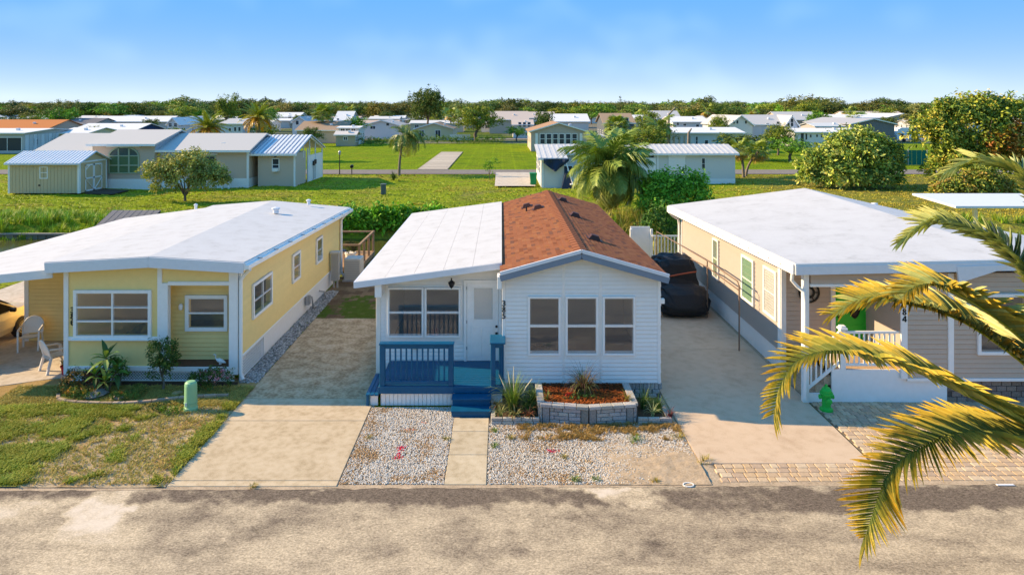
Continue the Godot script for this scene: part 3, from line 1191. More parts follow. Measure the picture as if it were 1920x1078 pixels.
# vertical lattice panel of crossed slats
func lattice(parent: Node3D, fr: Transform3D, w: float, h: float, pitch := 0.075) -> void:
	var pan := MB.new()
	pan.xf = fr
	for s in [[w, 0.03, 0.0, h * 0.5 - 0.015], [w, 0.03, 0.0, -h * 0.5 + 0.015]]:
		pan.box(Vector3(s[2], s[3], 0.012), Vector3(s[0], s[1], 0.024))
	var lat := part(parent, "lattice", pan, M.trim)
	for dirn in [-1.0, 1.0]:
		var k := -h
		while k < w + h:
			# slat from (k,0) to (k+dir*h,h), clipped to the panel
			var seg := PackedVector2Array([Vector2(k - 0.012, 0), Vector2(k + 0.012, 0), Vector2(k + 0.012 + dirn * h, h), Vector2(k - 0.012 + dirn * h, h)])
			for poly in Geometry2D.intersect_polygons(seg, rect(0, 0, w, h)):
				var b := MB.new()
				b.xf = at(fr, -w * 0.5, -h * 0.5, 0.0)
				b.slab(poly, 0.003 if dirn < 0 else 0.010, 0.009 if dirn < 0 else 0.016)
				part(lat, "slat", b, M.trim)
			k += pitch


# ---- white house with the red shingle roof ---------------------------------

func make_white_house() -> void:
	var h := thing("white_house", "white mobile home with red brown shingle gable, blue porch and number 385", "house")
	var f := face(P(0, 0, 17.1), "front")
	var ev := 3.09
	var pk := 3.67
	var secs := []
	for s in [[0.05, 1.53], [1.60, 2.45], [2.52, 3.97]]:
		var poly := Geometry2D.intersect_polygons(PackedVector2Array([Vector2(0.05, 0.37), Vector2(3.97, 0.37), Vector2(3.97, ev), Vector2(1.99, pk), Vector2(0.05, ev)]), rect(s[0], 0, s[1], 9))
		secs.append(poly[0])
	var fh := [hole(1.075, 1.81, 0.74, 1.40), hole(2.015, 1.81, 0.74, 1.40), hole(2.945, 1.81, 0.74, 1.40)]
	lap_wall(h, f, secs, 0.102, M.vinyl, 0.37, Color.WHITE, 0.10, fh)
	var core := MB.new()
	core.xf = f
	core.xf = face(P(0, 0, 17.201), "front")
	wall_sheet(core, PackedVector2Array([Vector2(0.05, 0.37), Vector2(3.97, 0.37), Vector2(3.97, ev), Vector2(1.99, pk), Vector2(0.05, ev)]), fh, 0.1)
	part(h, "wall", core, M.vinyl)
	bar(h, f, [0.02, 0.36, 0.10, ev - 0.02], 0.0, 0.035, M.trim, "corner_trim")
	bar(h, f, [3.92, 0.36, 3.99, ev - 0.02], 0.0, 0.035, M.trim, "corner_trim")
	for x in [1.53, 2.45]:
		bar(h, f, [x - 0.002, 0.36, x + 0.074, 3.46], 0.0, 0.016, M.vinyl, "joint_strip")
		bar(h, f, [x + 0.028, 0.36, x + 0.044, 3.45], 0.016, 0.026, M.vinyl, "joint_strip")
	lap_wall(h, face(P(3.98, 0, 17.1), "right"), [rect(0, 0.37, 12.1, ev)], 0.24, M.vinyl, 0.37)
	lap_wall(h, face(P(4, 0, 29.2), "back"), [PackedVector2Array([Vector2(0.02, 0.2), Vector2(7.3, 0.2), Vector2(7.3, 2.7), Vector2(4.0, ev), Vector2(2.01, pk), Vector2(0.02, ev)])], 0.24, M.vinyl, 0.2)
	flat_wall(h, face(P(0.05, 0, 29.2), "left"), rect(0, 0.2, 12.1, ev), M.vinyl)
	for x in [1.075, 2.015, 2.945]:
		window(h, at(f, x, 1.81), 0.82, 1.48, 1, 2, {"frame": 0.055, "mull": 0.06})
	# skirting of grey blocks
	var sk := flat_wall(h, face(P(0, 0, 17.14), "front"), rect(0.03, -0.05, 3.99, 0.37), M.block, Color(0.16, 0.15, 0.14), 0.1, "skirting")
	var fs := face(P(0, 0, 17.14), "front")
	var x := 0.05
	while x < 3.95:
		blockp(sk, at(fs, x + 0.046, 0.285), Vector3(0.086, 0.16, 0.03))
		x += 0.095
	for row in 2:
		x = 0.05 - 0.1 * row
		while x < 3.9:
			var w := minf(0.21, 3.98 - x)
			if x >= 0.03:
				blockp(sk, at(fs, x + w * 0.5, 0.15 - row * 0.105), Vector3(w - 0.012, 0.093, 0.03))
			x += 0.22
	# addition on the driveway side
	var a := face(P(0, 0, 18.3), "front")
	var ah := [hole(-2.56, 1.80, 0.88, 1.25), hole(-1.57, 1.80, 0.88, 1.25)]
	room(h, 0.16, 3.86, 0.45, 2.75, 17.32, 21.5, Color(0.62, 0.58, 0.50))
	room(h, -3.22, 0.04, 0.45, 2.55, 18.42, 22.5, Color(0.66, 0.62, 0.54))
	lap_wall(h, a, [PackedVector2Array([Vector2(-3.33, 0.2), Vector2(-0.01, 0.2), Vector2(-0.01, 3.05), Vector2(-3.33, 2.66)])], 0.105, M.vinyl, 0.2, Color.WHITE, 0.10, ah)
	lap_wall(h, face(P(-3.33, 0, 29.2), "left"), [rect(0, 0.15, 10.9, 2.62)], 0.22, M.vinyl, 0.15)
	bar(h, a, [-3.36, 0.15, -3.24, 2.68], 0.0, 0.04, M.trim, "corner_trim", Color(1.0, 0.96, 0.88))
	bar(h, a, [-0.06, 0.45, 0.03, 3.02], 0.0, 0.05, M.trim, "corner_trim")
	# flat panel round the pair of windows
	flat_wall(h, at(a, 0, 0, 0.044), rect(-3.10, 1.02, -1.04, 2.52), M.trim, Color.WHITE, 0.012, "panel", ah)
	for wx in [-2.56, -1.57]:
		window(h, at(a, wx, 1.80, 0.045), 0.97, 1.34, 1, 2, {"frame": 0.055, "mull": 0.05})
	# door
	var db := MB.new()
	db.xf = a
	for r in [[-1.00, 0.44, -0.93, 2.66], [-0.07, 0.44, 0.0, 2.66], [-0.93, 2.58, -0.07, 2.66]]:
		db.span(Vector3(r[0], r[1], 0.02), Vector3(r[2], r[3], 0.075))
	part(h, "door_frame", db, M.trim)
	var dr := bar(h, a, [-0.925, 0.50, -0.075, 2.575], 0.026, 0.058, M.trim, "door")
	var gl := MB.new()
	gl.xf = a
	gl.span(Vector3(-0.72, 1.62, 0.060), Vector3(-0.24, 2.44, 0.066))
	part(dr, "pane", gl, M.glass)
	gl = MB.new()
	gl.xf = a
	gl.span(Vector3(-0.73, 1.61, 0.0585), Vector3(-0.23, 2.45, 0.0595))
	part(dr, "blind", gl, M.blind)
	for r in [[-0.76, 1.58, -0.73, 2.48], [-0.23, 1.58, -0.20, 2.48], [-0.73, 2.45, -0.23, 2.48], [-0.73, 1.58, -0.23, 1.61], [-0.80, 0.62, -0.53, 1.42], [-0.47, 0.62, -0.20, 1.42]]:
		var pb := MB.new()
		pb.xf = a
		if r[3] - r[1] > 0.5 and r[2] - r[0] > 0.2:
			pb.cbox(Vector3((r[0] + r[2]) * 0.5, (r[1] + r[3]) * 0.5, 0.060), Vector3(r[2] - r[0], r[3] - r[1], 0.012), 0.005)
			part(dr, "panel", pb, M.trim)
		else:
			pb.span(Vector3(r[0], r[1], 0.058), Vector3(r[2], r[3], 0.075))
			part(dr, "glazing_bead", pb, M.trim)
	var lk := MB.new()
	lk.xf = at(a, -0.13, 1.42, 0.058) * Transform3D(Basis(Vector3.RIGHT, PI / 2), Vector3.ZERO)
	lk.lathe([Vector2(0.001, 0), Vector2(0.034, 0), Vector2(0.034, 0.02), Vector2(0.02, 0.035), Vector2(0.0, 0.035)], 12)
	part(dr, "lock", lk, M.black)
	lk = MB.new()
	lk.xf = at(a, -0.13, 1.19, 0.085)
	lk.cbox(Vector3.ZERO, Vector3(0.07, 0.16, 0.05), 0.012)
	lk.cbox(Vector3(0, -0.13, 0.01), Vector3(0.085, 0.11, 0.045), 0.012)
	part(dr, "handle", lk, M.black)
	for y in [0.8, 1.5, 2.4]:
		bar(dr, a, [-0.945, y, -0.915, y + 0.09], 0.06, 0.08, M.steel, "hinge")
	# porch lamp under the eave and outlet box
	var lamp := MB.new()
	lamp.xf = Transform3D(Basis(), P(-1.32, 2.62, 18.05))
	lamp.lathe([Vector2(0.0, -0.15), Vector2(0.05, -0.09), Vector2(0.085, -0.01), Vector2(0.09, 0.03), Vector2(0.05, 0.06), Vector2(0.02, 0.075), Vector2(0.02, 0.14), Vector2(0.0, 0.14)], 10)
	part(h, "porch_lamp", lamp, M.dark)
	bar(h, a, [-2.36, 0.82, -2.22, 0.99], 0.02, 0.09, M.trim, "outlet_box", Color(0.8, 0.78, 0.6))
	for i in 3:
		text(h, "385"[i], Transform3D(Basis(), P(0.062, 2.37 - i * 0.155, 17.055)), 0.135, M.black)
	# roof of the addition: broad coated panels
	for k in 5:
		var x0 := -3.80 + k * 0.764
		var x1 := x0 + 0.758
		var b := MB.new()
		var y0 := 2.66 + (x0 + 3.8) * 0.1316
		var y1 := 2.66 + (x1 + 3.8) * 0.1316
		b.hexa([P(x0, y0, 17.72), P(x1, y1, 17.72), P(x1, y1, 29.3), P(x0, y0, 29.3)], [P(x0, y0 + 0.09, 17.72), P(x1, y1 + 0.09, 17.72), P(x1, y1 + 0.09, 29.3), P(x0, y0 + 0.09, 29.3)])
		part(h, "roof_panel", b, M.roofwhite)
	var fb := MB.new()
	fb.beam(P(-3.81, 2.665, 17.70), P(0.02, 3.165, 17.70), 0.035, 0.16)
	part(h, "fascia", fb, M.fascia)
	fb = MB.new()
	fb.beam(P(-3.82, 2.665, 17.70), P(-3.82, 2.665, 29.3), 0.035, 0.16)
	part(h, "fascia", fb, M.fascia)
	bar(h, face(P(0, 0, 17.75), "front"), [-3.30, 2.33, -3.12, 2.68], -0.3, 0.0, M.trim, "roof_bracket")
	# gable roof deck
	for s in [[1.98, 3.705, -0.02, 3.155], [1.98, 3.705, 4.12, 3.10]]:
		var b := MB.new()
		var a0 := P(s[0], s[1], 16.8)
		var a1 := P(s[2], s[3], 16.8)
		var b0 := P(s[0], s[1], 29.5)
		var b1 := P(s[2], s[3], 29.5)
		var t := Vector3(0, -0.05, 0)
		if s[2] < s[0]:
			b.hexa([a1 + t, a0 + t, b0 + t, b1 + t], [a1, a0, b0, b1])
		else:
			b.hexa([a0 + t, a1 + t, b1 + t, b0 + t], [a0, a1, b1, b0])
		var slope := part(h, "roof", b, M.dark)
		shingle_slope(slope, a0, a1, b0)
	# ridge caps
	var cap := MB.new()
	cap.col = Color(0.35, 0.14, 0.072)
	for sg in [-1.0, 1.0]:
		var q := Vector3(sg * 0.17, -0.045, 0)
		cap.quad(Vector3(0, 0.012, 0.16), Vector3(0, 0, -0.17), q + Vector3(0, 0.0, -0.17), q + Vector3(0, 0.012, 0.16))
		cap.quad(Vector3(0, 0.012, 0.16), q + Vector3(0, 0.012, 0.16), q + Vector3(0, -0.006, 0.16), Vector3(0, -0.006, 0.16))
	var cm := cap.mesh()
	var d := 16.95
	while d < 29.5:
		inst(h, "ridge_cap", cm, M.shingle, Transform3D(Basis(Vector3.UP, (rng.randf() - 0.5) * 0.02), P(1.98, 3.735, d)))
		d += 0.30
	# rake boards: pale drip edge over a blue grey board
	for s in [[-0.03, 3.19, 1.98, 3.74], [4.13, 3.135, 1.98, 3.74]]:
		var b := MB.new()
		b.beam(P(s[0], s[1] - 0.005, 16.775), P(s[2], s[3] - 0.005, 16.775), 0.05, 0.085)
		part(h, "drip_edge", b, M.fascia)
		b = MB.new()
		b.beam(P(s[0], s[1] - 0.125, 16.79), P(s[2], s[3] - 0.125, 16.79), 0.05, 0.15)
		part(h, "rake_board", b, M.rake)
	bar(h, face(P(0, 0, 16.8), "front"), [-0.10, 2.80, 0.01, 3.10], -0.4, 0.01, M.trim, "gutter_end")
	bar(h, face(P(0, 0, 17.1), "front"), [4.0, 2.35, 4.10, 2.47], -0.1, 0.0, M.trim, "junction_box")
	# low box vents and a pipe
	for q in [[0.985, 26.3, -1], [1.36, 25.2, -1], [2.42, 26.9, 1], [2.50, 23.2, 1], [2.62, 19.3, 1]]:
		var y: float = 3.705 + (absf(q[0] - 1.98) * -0.275 if q[2] < 0 else (q[0] - 1.98) * -0.283) + 0.02
		var b := MB.new()
		b.xf = Transform3D(Basis(Vector3(0, 0, 1), -0.27 * q[2]), P(q[0], y, q[1]))
		b.hexa([Vector3(-0.17, 0.02, 0.17), Vector3(0.17, 0.02, 0.17), Vector3(0.17, 0.02, -0.17), Vector3(-0.17, 0.02, -0.17)], [Vector3(-0.10, 0.13, 0.12), Vector3(0.10, 0.13, 0.12), Vector3(0.10, 0.13, -0.12), Vector3(-0.10, 0.13, -0.12)])
		b.box(Vector3(0, 0.015, 0), Vector3(0.44, 0.012, 0.44))
		part(h, "roof_vent", b, mat_once("ventbrown", 0.075, 0.030, 0.020, 0.6))
	var pipe := MB.new()
	pipe.tube([P(0.93, 3.40, 25.3), P(0.93, 3.62, 25.3)], [0.03, 0.03], 8)
	part(h, "vent_pipe", pipe, M.dark)
	rebase(h, P(1.0, 0, 20))


var once := {}


func mat_once(k: String, r: float, g: float, b: float, rough := 0.7, metal := 0.0) -> StandardMaterial3D:
	if not once.has(k):
		once[k] = mat(r, g, b, rough, metal)
	return once[k]


func blockp(parent: Node3D, fr: Transform3D, s: Vector3, called := "block", base := Color(0.50, 0.48, 0.45)) -> void:
	var b := MB.new()
	b.xf = fr
	var k := rng.randf_range(0.78, 1.12)
	b.col = Color(base.r * k, base.g * k * rng.randf_range(0.97, 1.02), base.b * k * rng.randf_range(0.94, 1.03))
	b.cbox(Vector3(0, 0, s.z * 0.5 + rng.randf() * 0.006), s, 0.007)
	part(parent, called, b, M.block)


# three-tab shingles over one slope from the ridge edge (a0 front, b0 back) down to a1
func shingle_slope(parent: Node3D, a0: Vector3, a1: Vector3, b0: Vector3) -> void:
	var down := a1 - a0
	var sl := down.length()
	down = down / sl
	var back := (b0 - a0).normalized()
	var ln := (b0 - a0).length()
	var up := back.cross(down)
	if up.y < 0:
		up = -up
	var bs := Basis(down, up, down.cross(up))
	var tones := [Color(0.36, 0.145, 0.072), Color(0.32, 0.122, 0.060), Color(0.39, 0.165, 0.082), Color(0.26, 0.10, 0.054), Color(0.34, 0.135, 0.070), Color(0.22, 0.105, 0.068), Color(0.37, 0.150, 0.066)]
	var meshes := []
	var tab := func(b: MB, t: Transform3D, wd: float) -> void:
		b.xf = t
		b.hexa([Vector3(-0.085, -0.004, wd), Vector3(0.07, -0.002, wd), Vector3(0.07, -0.002, -wd), Vector3(-0.085, -0.004, -wd)], [Vector3(-0.085, 0.002, wd), Vector3(0.07, 0.018, wd), Vector3(0.07, 0.018, -wd), Vector3(-0.085, 0.002, -wd)])
	for t in tones:
		var b := MB.new()
		b.col = t
		tab.call(b, Transform3D(), 0.118)
		meshes.append(b.mesh())
	var rest := MB.new()
	var count := 0
	var rows := int(sl / 0.118) + 1
	var cols := int(ln / 0.242) + 2
	for j in cols:
		for i in rows:
			var u := minf(0.05 + i * 0.118, sl - 0.06)
			var v := j * 0.242 + (0.121 if i % 2 else 0.0) + (0.04 if i % 3 == 1 else 0.0)
			var wd := 0.118
			if v - wd < 0.0:
				v = wd + 0.002
				if j > 0:
					continue
			if v + wd > ln:
				continue
			var k: int = rng.randi_range(0, 6) if rng.randf() < 0.62 else [0, 4][rng.randi_range(0, 1)]
			var t := Transform3D(bs, a0 + down * u + back * v + up * (0.006 + rng.randf() * 0.003))
			if count < 150:
				inst(parent, "shingle", meshes[k], M.shingle, t)
			else:
				rest.col = tones[k]
				tab.call(rest, t, wd)
			count += 1
	part(parent, "shingles", rest, M.shingle).set_meta("kind", "stuff")


func make_porch() -> void:
	var p := thing("porch", "deep blue painted wooden porch with railing and two steps", "porch")
	var bb := func(called: String, a: Vector3, b: Vector3, ch := 0.006) -> MeshInstance3D:
		var q := MB.new()
		var s := 0.9 + 0.2 * rng.randf()
		q.col = Color(s, s, s)
		q.cbox((a + b) * 0.5, (b - a).abs(), ch)
		return part(p, called, q, M.blue)
	var d := 16.62
	while d < 18.22:
		bb.call("deck_board", P(-2.96, 0.455, d), P(0.08, 0.495, d + 0.132))
		d += 0.138
	bb.call("rim_board", P(-2.97, 0.32, 16.56), P(-1.17, 0.50, 16.61))
	bb.call("rim_board", P(-0.26, 0.32, 16.56), P(0.04, 0.50, 16.61))
	bb.call("rim_board", P(-3.0, 0.32, 16.56), P(-2.965, 0.49, 18.2))
	# front railing
	for x in [-2.90, -1.23]:
		bb.call("post", P(x - 0.065, 0.5, 16.58), P(x + 0.065, 1.50, 16.71), 0.01)
	bb.call("top_rail", P(-2.98, 1.50, 16.55), P(-1.15, 1.54, 16.74), 0.01)
	bb.call("rail", P(-2.835, 1.40, 16.60), P(-1.295, 1.495, 16.64))
	bb.call("rail", P(-2.835, 0.53, 16.60), P(-1.295, 0.615, 16.64))
	for k in 11:
		var x := -2.72 + k * 0.1325
		bb.call("baluster", P(x - 0.019, 0.55, 16.645), P(x + 0.019, 1.45, 16.683), 0.004)
	# short railing beside the steps
	for q in [[-0.20, 16.58], [0.0, 17.02]]:
		bb.call("post", P(q[0] - 0.06, 0.5, q[1]), P(q[0] + 0.06, 1.52, q[1] + 0.12), 0.01)
	bb.call("top_rail", P(-0.28, 1.52, 16.55), P(0.10, 1.56, 17.18), 0.01)
	bb.call("rail", P(-0.14, 1.42, 16.60), P(0.06, 1.515, 16.64))
	bb.call("baluster", P(-0.02, 0.5, 16.645), P(0.02, 1.45, 16.683), 0.004)
	# steps
	for q in [[0.33, 16.27], [0.165, 15.99]]:
		bb.call("tread", P(-1.19, q[0] - 0.035, q[1] - 0.02), P(-0.24, q[0], q[1] + 0.30), 0.008)
		bb.call("riser", P(-1.17, q[0] - 0.165, q[1] + 0.005), P(-0.26, q[0] - 0.037, q[1] + 0.035))
	bb.call("riser", P(-1.17, 0.335, 16.56), P(-0.26, 0.49, 16.60))
	# lower side step
	for k in 3:
		bb.call("tread", P(-3.30 + k * 0.105, 0.27, 16.56), P(-3.20 + k * 0.105, 0.305, 17.9))
	bb.call("post", P(-3.29, 0.0, 16.58), P(-3.23, 0.27, 16.66))
	var w := MB.new()
	w.span(P(-3.20, 0.0, 16.66), P(-3.02, 0.26, 16.70))
	part(p, "skirt_panel", w, M.trim)
	# white ribbed skirting
	var x := -2.93
	while x < -1.2:
		w = MB.new()
		w.cbox(P(x + 0.05, 0.165, 16.655), Vector3(0.092, 0.33, 0.02), 0.006)
		part(p, "skirt_slat", w, M.trim)
		x += 0.1005
	w = MB.new()
	w.span(P(-2.95, 0, 16.67), P(-1.19, 0.32, 16.68))
	w.span(P(-0.25, 0, 16.64), P(0.02, 0.32, 16.66))
	part(p, "skirt_panel", w, M.trim)
	rebase(p, P(-1.5, 0, 17.0))


func make_planters() -> void:
	var p := thing("stone_planter", "raised grey stone block planter with bowed front under three windows", "planter")
	var A := Vector2(0.90, 15.78)
	var B := Vector2(2.00, 15.60)
	var C := Vector2(3.10, 15.76)
	var fill := MB.new()
	fill.col = Color(0.08, 0.07, 0.06)
	fill.slab(PackedVector2Array([Vector2(0.93, 15.84), Vector2(2.0, 15.66), Vector2(3.07, 15.82), Vector2(3.07, 17.0), Vector2(0.93, 17.0)]), 0.0, 0.37)
	var fm := part(p, "core", fill, M.soil)
	fm.transform = Transform3D(Basis(Vector3.RIGHT, -PI / 2))
	var seg := func(q0: Vector2, q1: Vector2) -> Transform3D:
		var u := Vector3(q1.x - q0.x, 0, -(q1.y - q0.y)).normalized()
		return Transform3D(Basis(u, Vector3.UP, u.cross(Vector3.UP)), P(q0.x, 0, q0.y))
	for s in [[A, B, 0], [B, C, 1], [Vector2(0.90, 16.95), A, 2], [C, Vector2(3.10, 16.95), 2]]:
		var fr: Transform3D = seg.call(s[0], s[1])
		var L: float = (s[1] - s[0]).length()
		var pil := [[0.0, 0.17], [L - 0.175, 0.175]]
		if s[2] == 0:
			pil = [[0.055, 0.165], [L - 0.175, 0.17]]
			blockp(p, at(fr, 0.024, 0.09, -0.04), Vector3(0.05, 0.17, 0.08))
			blockp(p, at(fr, 0.024, 0.27, -0.04), Vector3(0.05, 0.17, 0.08))
		elif s[2] == 1:
			pil = [[0.005, 0.17], [L - 0.22, 0.165]]
			blockp(p, at(fr, L - 0.024, 0.06, -0.04), Vector3(0.05, 0.11, 0.08))
			blockp(p, at(fr, L - 0.024, 0.20, -0.04), Vector3(0.05, 0.11, 0.08))
			blockp(p, at(fr, L - 0.024, 0.31, -0.04), Vector3(0.05, 0.09, 0.08))
		for q in pil:
			blockp(p, at(fr, q[0] + q[1] * 0.5, 0.182, -0.05), Vector3(q[1] - 0.01, 0.355, 0.09), "block", Color(0.40, 0.385, 0.36))
		var x0: float = pil[0][0] + pil[0][1] + 0.004
		var x1: float = pil[1][0] - 0.004
		for row in 4:
			var x := x0
			while x < x1 - 0.03:
				var w := rng.randf_range(0.17, 0.36)
				if row % 2 and x == x0:
					w = 0.10
				if x1 - x - w < 0.09:
					w = x1 - x
				blockp(p, at(fr, x + w * 0.5, 0.046 + row * 0.090, -0.05), Vector3(w - 0.012, 0.080, 0.085), "block", Color(0.56, 0.53, 0.49))
				x += w
		# cap stones
		var n := 4 if s[2] < 2 else 4
		for k in n:
			blockp(p, at(fr, L * (k + 0.5) / n, 0.405, -0.105), Vector3(L / n - 0.012, 0.075, 0.165), "cap_stone", Color(0.62, 0.58, 0.52))
	# orange mulch
	var where := []
	var cs := []
	var chip := MB.new()
	chip.box(Vector3.ZERO, Vector3(0.05, 0.008, 0.014))
	for i in 3400:
		var x := rng.randf_range(1.0, 3.0)
		var d := rng.randf_range(15.85, 16.98)
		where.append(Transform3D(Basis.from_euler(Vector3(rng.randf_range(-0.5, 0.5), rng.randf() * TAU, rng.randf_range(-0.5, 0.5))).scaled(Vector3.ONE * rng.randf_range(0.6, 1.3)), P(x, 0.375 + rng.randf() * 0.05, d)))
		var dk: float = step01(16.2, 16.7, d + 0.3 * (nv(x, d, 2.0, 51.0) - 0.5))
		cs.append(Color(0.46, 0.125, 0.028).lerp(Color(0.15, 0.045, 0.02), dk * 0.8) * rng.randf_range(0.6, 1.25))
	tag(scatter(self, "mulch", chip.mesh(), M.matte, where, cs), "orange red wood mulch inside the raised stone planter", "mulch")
	rebase(p, P(2.0, 0, 16.3))
	# two low edgings at its ends
	for e in [[-0.24, 0.88, 15.62, 16.45, "low grey block edging round the fountain grass beside the steps"], [3.14, 3.92, 15.62, 16.5, "low grey block edging at the driveway end of the planter"]]:
		var q := thing("block_edging", e[4], "edging")
		var ft := face(P(0, 0, e[2]), "front")
		for row in 2:
			var x: float = e[0]
			while x < e[1] - 0.04:
				var w := minf(rng.randf_range(0.18, 0.30), e[1] - x)
				if e[1] - x - w < 0.09:
					w = e[1] - x
				blockp(q, at(ft, x + w * 0.5, 0.04 + row * 0.075, -0.10), Vector3(w - 0.012, 0.07, 0.10 - row * 0.012), "block", Color(0.60, 0.55, 0.48))
				x += w
		var sd := face(P(e[0] if e[0] < 0 else e[1], 0, e[3]), "left") if e[0] < 0 else face(P(e[1], 0, e[2]), "right")
		for k in 4:
			blockp(q, at(sd, 0.1 + k * 0.2, 0.06, -0.1), Vector3(0.19, 0.12, 0.1), "block", Color(0.60, 0.55, 0.48))
		var s := MB.new()
		s.col = Color(0.16, 0.10, 0.06)
		flat(s, e[0] + 0.05, e[1] - 0.05, e[2] + 0.02, e[3] + 0.4, 0.09)
		part(q, "soil", s, M.soil)
		rebase(q, P((e[0] + e[1]) * 0.5, 0, e[2]))


# ---- yellow house ----------------------------------------------------------

func make_yellow_house() -> void:
	var h := thing("yellow_house", "pale yellow mobile home with flat white roof and number 386", "house")
	var f := face(P(0, 0, 18.1), "front")
	# left half: flat panels
	flat_wall(h, f, PackedVector2Array([Vector2(-11.5, 0.40), Vector2(-9.1, 0.40), Vector2(-9.1, 3.13), Vector2(-11.5, 3.00)]), M.yellow, Color.WHITE, 0.10, "wall", [hole(-10.30, 1.80, 1.92, 1.14)])
	room(h, -11.42, -7.1, 0.42, 2.75, 18.8, 22.0, Color(0.50, 0.42, 0.30))
	flat_wall(h, f, PackedVector2Array([Vector2(-9.02, 2.62), Vector2(-7.2, 2.62), Vector2(-7.2, 2.97), Vector2(-9.02, 3.13)]), M.yellow)
	# recessed half
	var r := face(P(0, 0, 18.62), "front")
	lap_wall(h, r, [rect(-9.0, 0.40, -7.02, 2.75)], 0.115, M.yellow, 0.40, Color.WHITE, 0.10, [hole(-8.03, 1.68, 1.0, 0.82)])
	flat_wall(h, face(P(-9.0, 0, 18.2), "right"), rect(0, 0.4, 0.45, 2.7), M.yellow)
	var b := MB.new()
	b.col = Color(0.20, 0.11, 0.07)
	b.span(P(-9.0, 0.30, 18.12), P(-7.05, 0.40, 18.62))
	part(h, "porch_floor", b, M.wood)
	b = MB.new()
	b.span(P(-9.0, 2.62, 18.15), P(-7.05, 2.66, 18.6))
	part(h, "soffit", b, M.trim)
	# white boards
	bar(h, f, [-11.60, 0.2, -11.48, 3.0], 0.0, 0.05, M.trim, "corner_trim")
	bar(h, f, [-9.12, 1.06, -9.0, 3.12], 0.0, 0.04, M.trim, "trim")
	bar(h, f, [-9.02, 0.40, -8.84, 2.62], -0.12, 0.045, M.trim, "post")
	bar(h, f, [-11.48, 1.10, -9.12, 1.20], 0.0, 0.05, M.trim, "trim")
	bar(h, f, [-8.84, 2.56, -7.2, 2.66], -0.05, 0.042, M.trim, "trim")
	bar(h, f, [-7.22, 0.20, -6.98, 3.0], -0.16, 0.05, M.trim, "post")
	bar(h, f, [-11.48, 0.30, -9.0, 0.42], 0.0, 0.05, M.trim, "trim")
	bar(h, f, [-9.0, 0.28, -7.22, 0.40], 0.0, 0.04, M.trim, "trim")
	window(h, at(f, -10.30, 1.80), 2.06, 1.28, 2, 3, {"frame": 0.085, "mull": 0.045, "depth": 0.08, "sill": true})
	window(h, at(r, -8.03, 1.68, 0.02), 1.16, 0.98, 1, 2, {"frame": 0.10, "mull": 0.04, "depth": 0.07})
	# small wall lamps in the recess
	for q in [[-8.72, 1.86], [-7.32, 1.80]]:
		b = MB.new()
		b.xf = at(r, q[0], q[1], 0.09)
		b.lathe([Vector2(0.0, -0.10), Vector2(0.05, -0.07), Vector2(0.06, 0.03), Vector2(0.03, 0.08), Vector2(0.0, 0.09)], 10)
		b.box(Vector3(0, 0.02, -0.05), Vector3(0.04, 0.04, 0.08))
		part(h, "wall_lamp", b, M.trim)
	for i in 3:
		text(h, "386"[i], at(f, -11.385, 1.90 - i * 0.165, 0.012), 0.15, M.black)
	lattice(h, at(f, -10.25, 0.16, -0.03), 2.44, 0.28)
	lattice(h, at(f, -8.05, 0.14, -0.03), 1.9, 0.26)
	# long side towards the driveway
	var sd := face(P(-6.97, 0, 18.1), "right")
	lap_wall(h, sd, [PackedVector2Array([Vector2(0.1, 0.62), Vector2(11.4, 0.62), Vector2(11.4, 2.72), Vector2(0.1, 2.95)])], 0.11, M.yellow, 0.62, Color.WHITE, 0.10, [hole(1.65, 1.86, 1.44, 0.84), hole(4.9, 1.92, 0.70, 0.80), hole(7.8, 1.88, 0.70, 0.80)])
	room(h, -11.42, -7.1, 0.42, 2.70, 22.1, 28.5, Color(0.50, 0.42, 0.30))
	flat_wall(h, sd, rect(1.9, 0.0, 11.4, 0.62), M.trim, Color.WHITE, 0.08, "skirting")
	lattice(h, at(sd, 1.0, 0.30, -0.02), 1.75, 0.60)
	bar(h, sd, [0.0, 0.0, 0.14, 2.96], 0.0, 0.045, M.trim, "corner_trim")
	bar(h, sd, [11.28, 0.1, 11.42, 2.74], 0.0, 0.045, M.trim, "corner_trim")
	bar(h, sd, [0.14, 0.60, 11.28, 0.66], 0.0, 0.05, M.trim, "trim")
	window(h, at(sd, 1.65, 1.86, 0.02), 1.58, 0.98, 2, 2, {"frame": 0.08})
	window(h, at(sd, 4.9, 1.92, 0.02), 0.86, 0.96, 1, 2, {"frame": 0.09})
	window(h, at(sd, 7.8, 1.88, 0.02), 0.86, 0.96, 1, 2, {"frame": 0.09})
	flat_wall(h, face(P(-7.0, 0, 29.5), "back"), rect(0, 0, 4.6, 2.8), M.yellow)
	flat_wall(h, face(P(-11.55, 0, 29.45), "left"), rect(0, 0.2, 11.2, 2.9), M.yellow)
	# utility room at the end of the carport
	lap_wall(h, face(P(0, 0, 21.2), "front"), [rect(-14.72, 0.03, -11.6, 2.62)], 0.115, M.yellow, 0.03)
	bar(h, face(P(0, 0, 21.2), "front"), [-14.82, 0.03, -14.68, 2.6], 0.0, 0.04, M.trim, "corner_trim")
	flat_wall(h, face(P(-14.72, 0, 26.0), "left"), rect(0, 0.03, 4.8, 2.5), M.yellow)
	# white roof: a shallow gable carried on down over the carport
	b = MB.new()
	var fr := [P(-11.9, 3.24, 17.8), P(-9.2, 3.39, 17.8), P(-6.72, 3.24, 17.8)]
	var bk := [P(-12.6, 3.02, 29.8), P(-10.0, 3.22, 29.8), P(-6.62, 2.93, 29.8)]
	var dn := Vector3(0, -0.10, 0)
	for k in 2:
		patch(h, "roof", fr[k], fr[k + 1], bk[k + 1], bk[k], 0.10, M.roofwhite)
	b = MB.new()
	var c0 := P(-16.5, 2.55, 17.95)
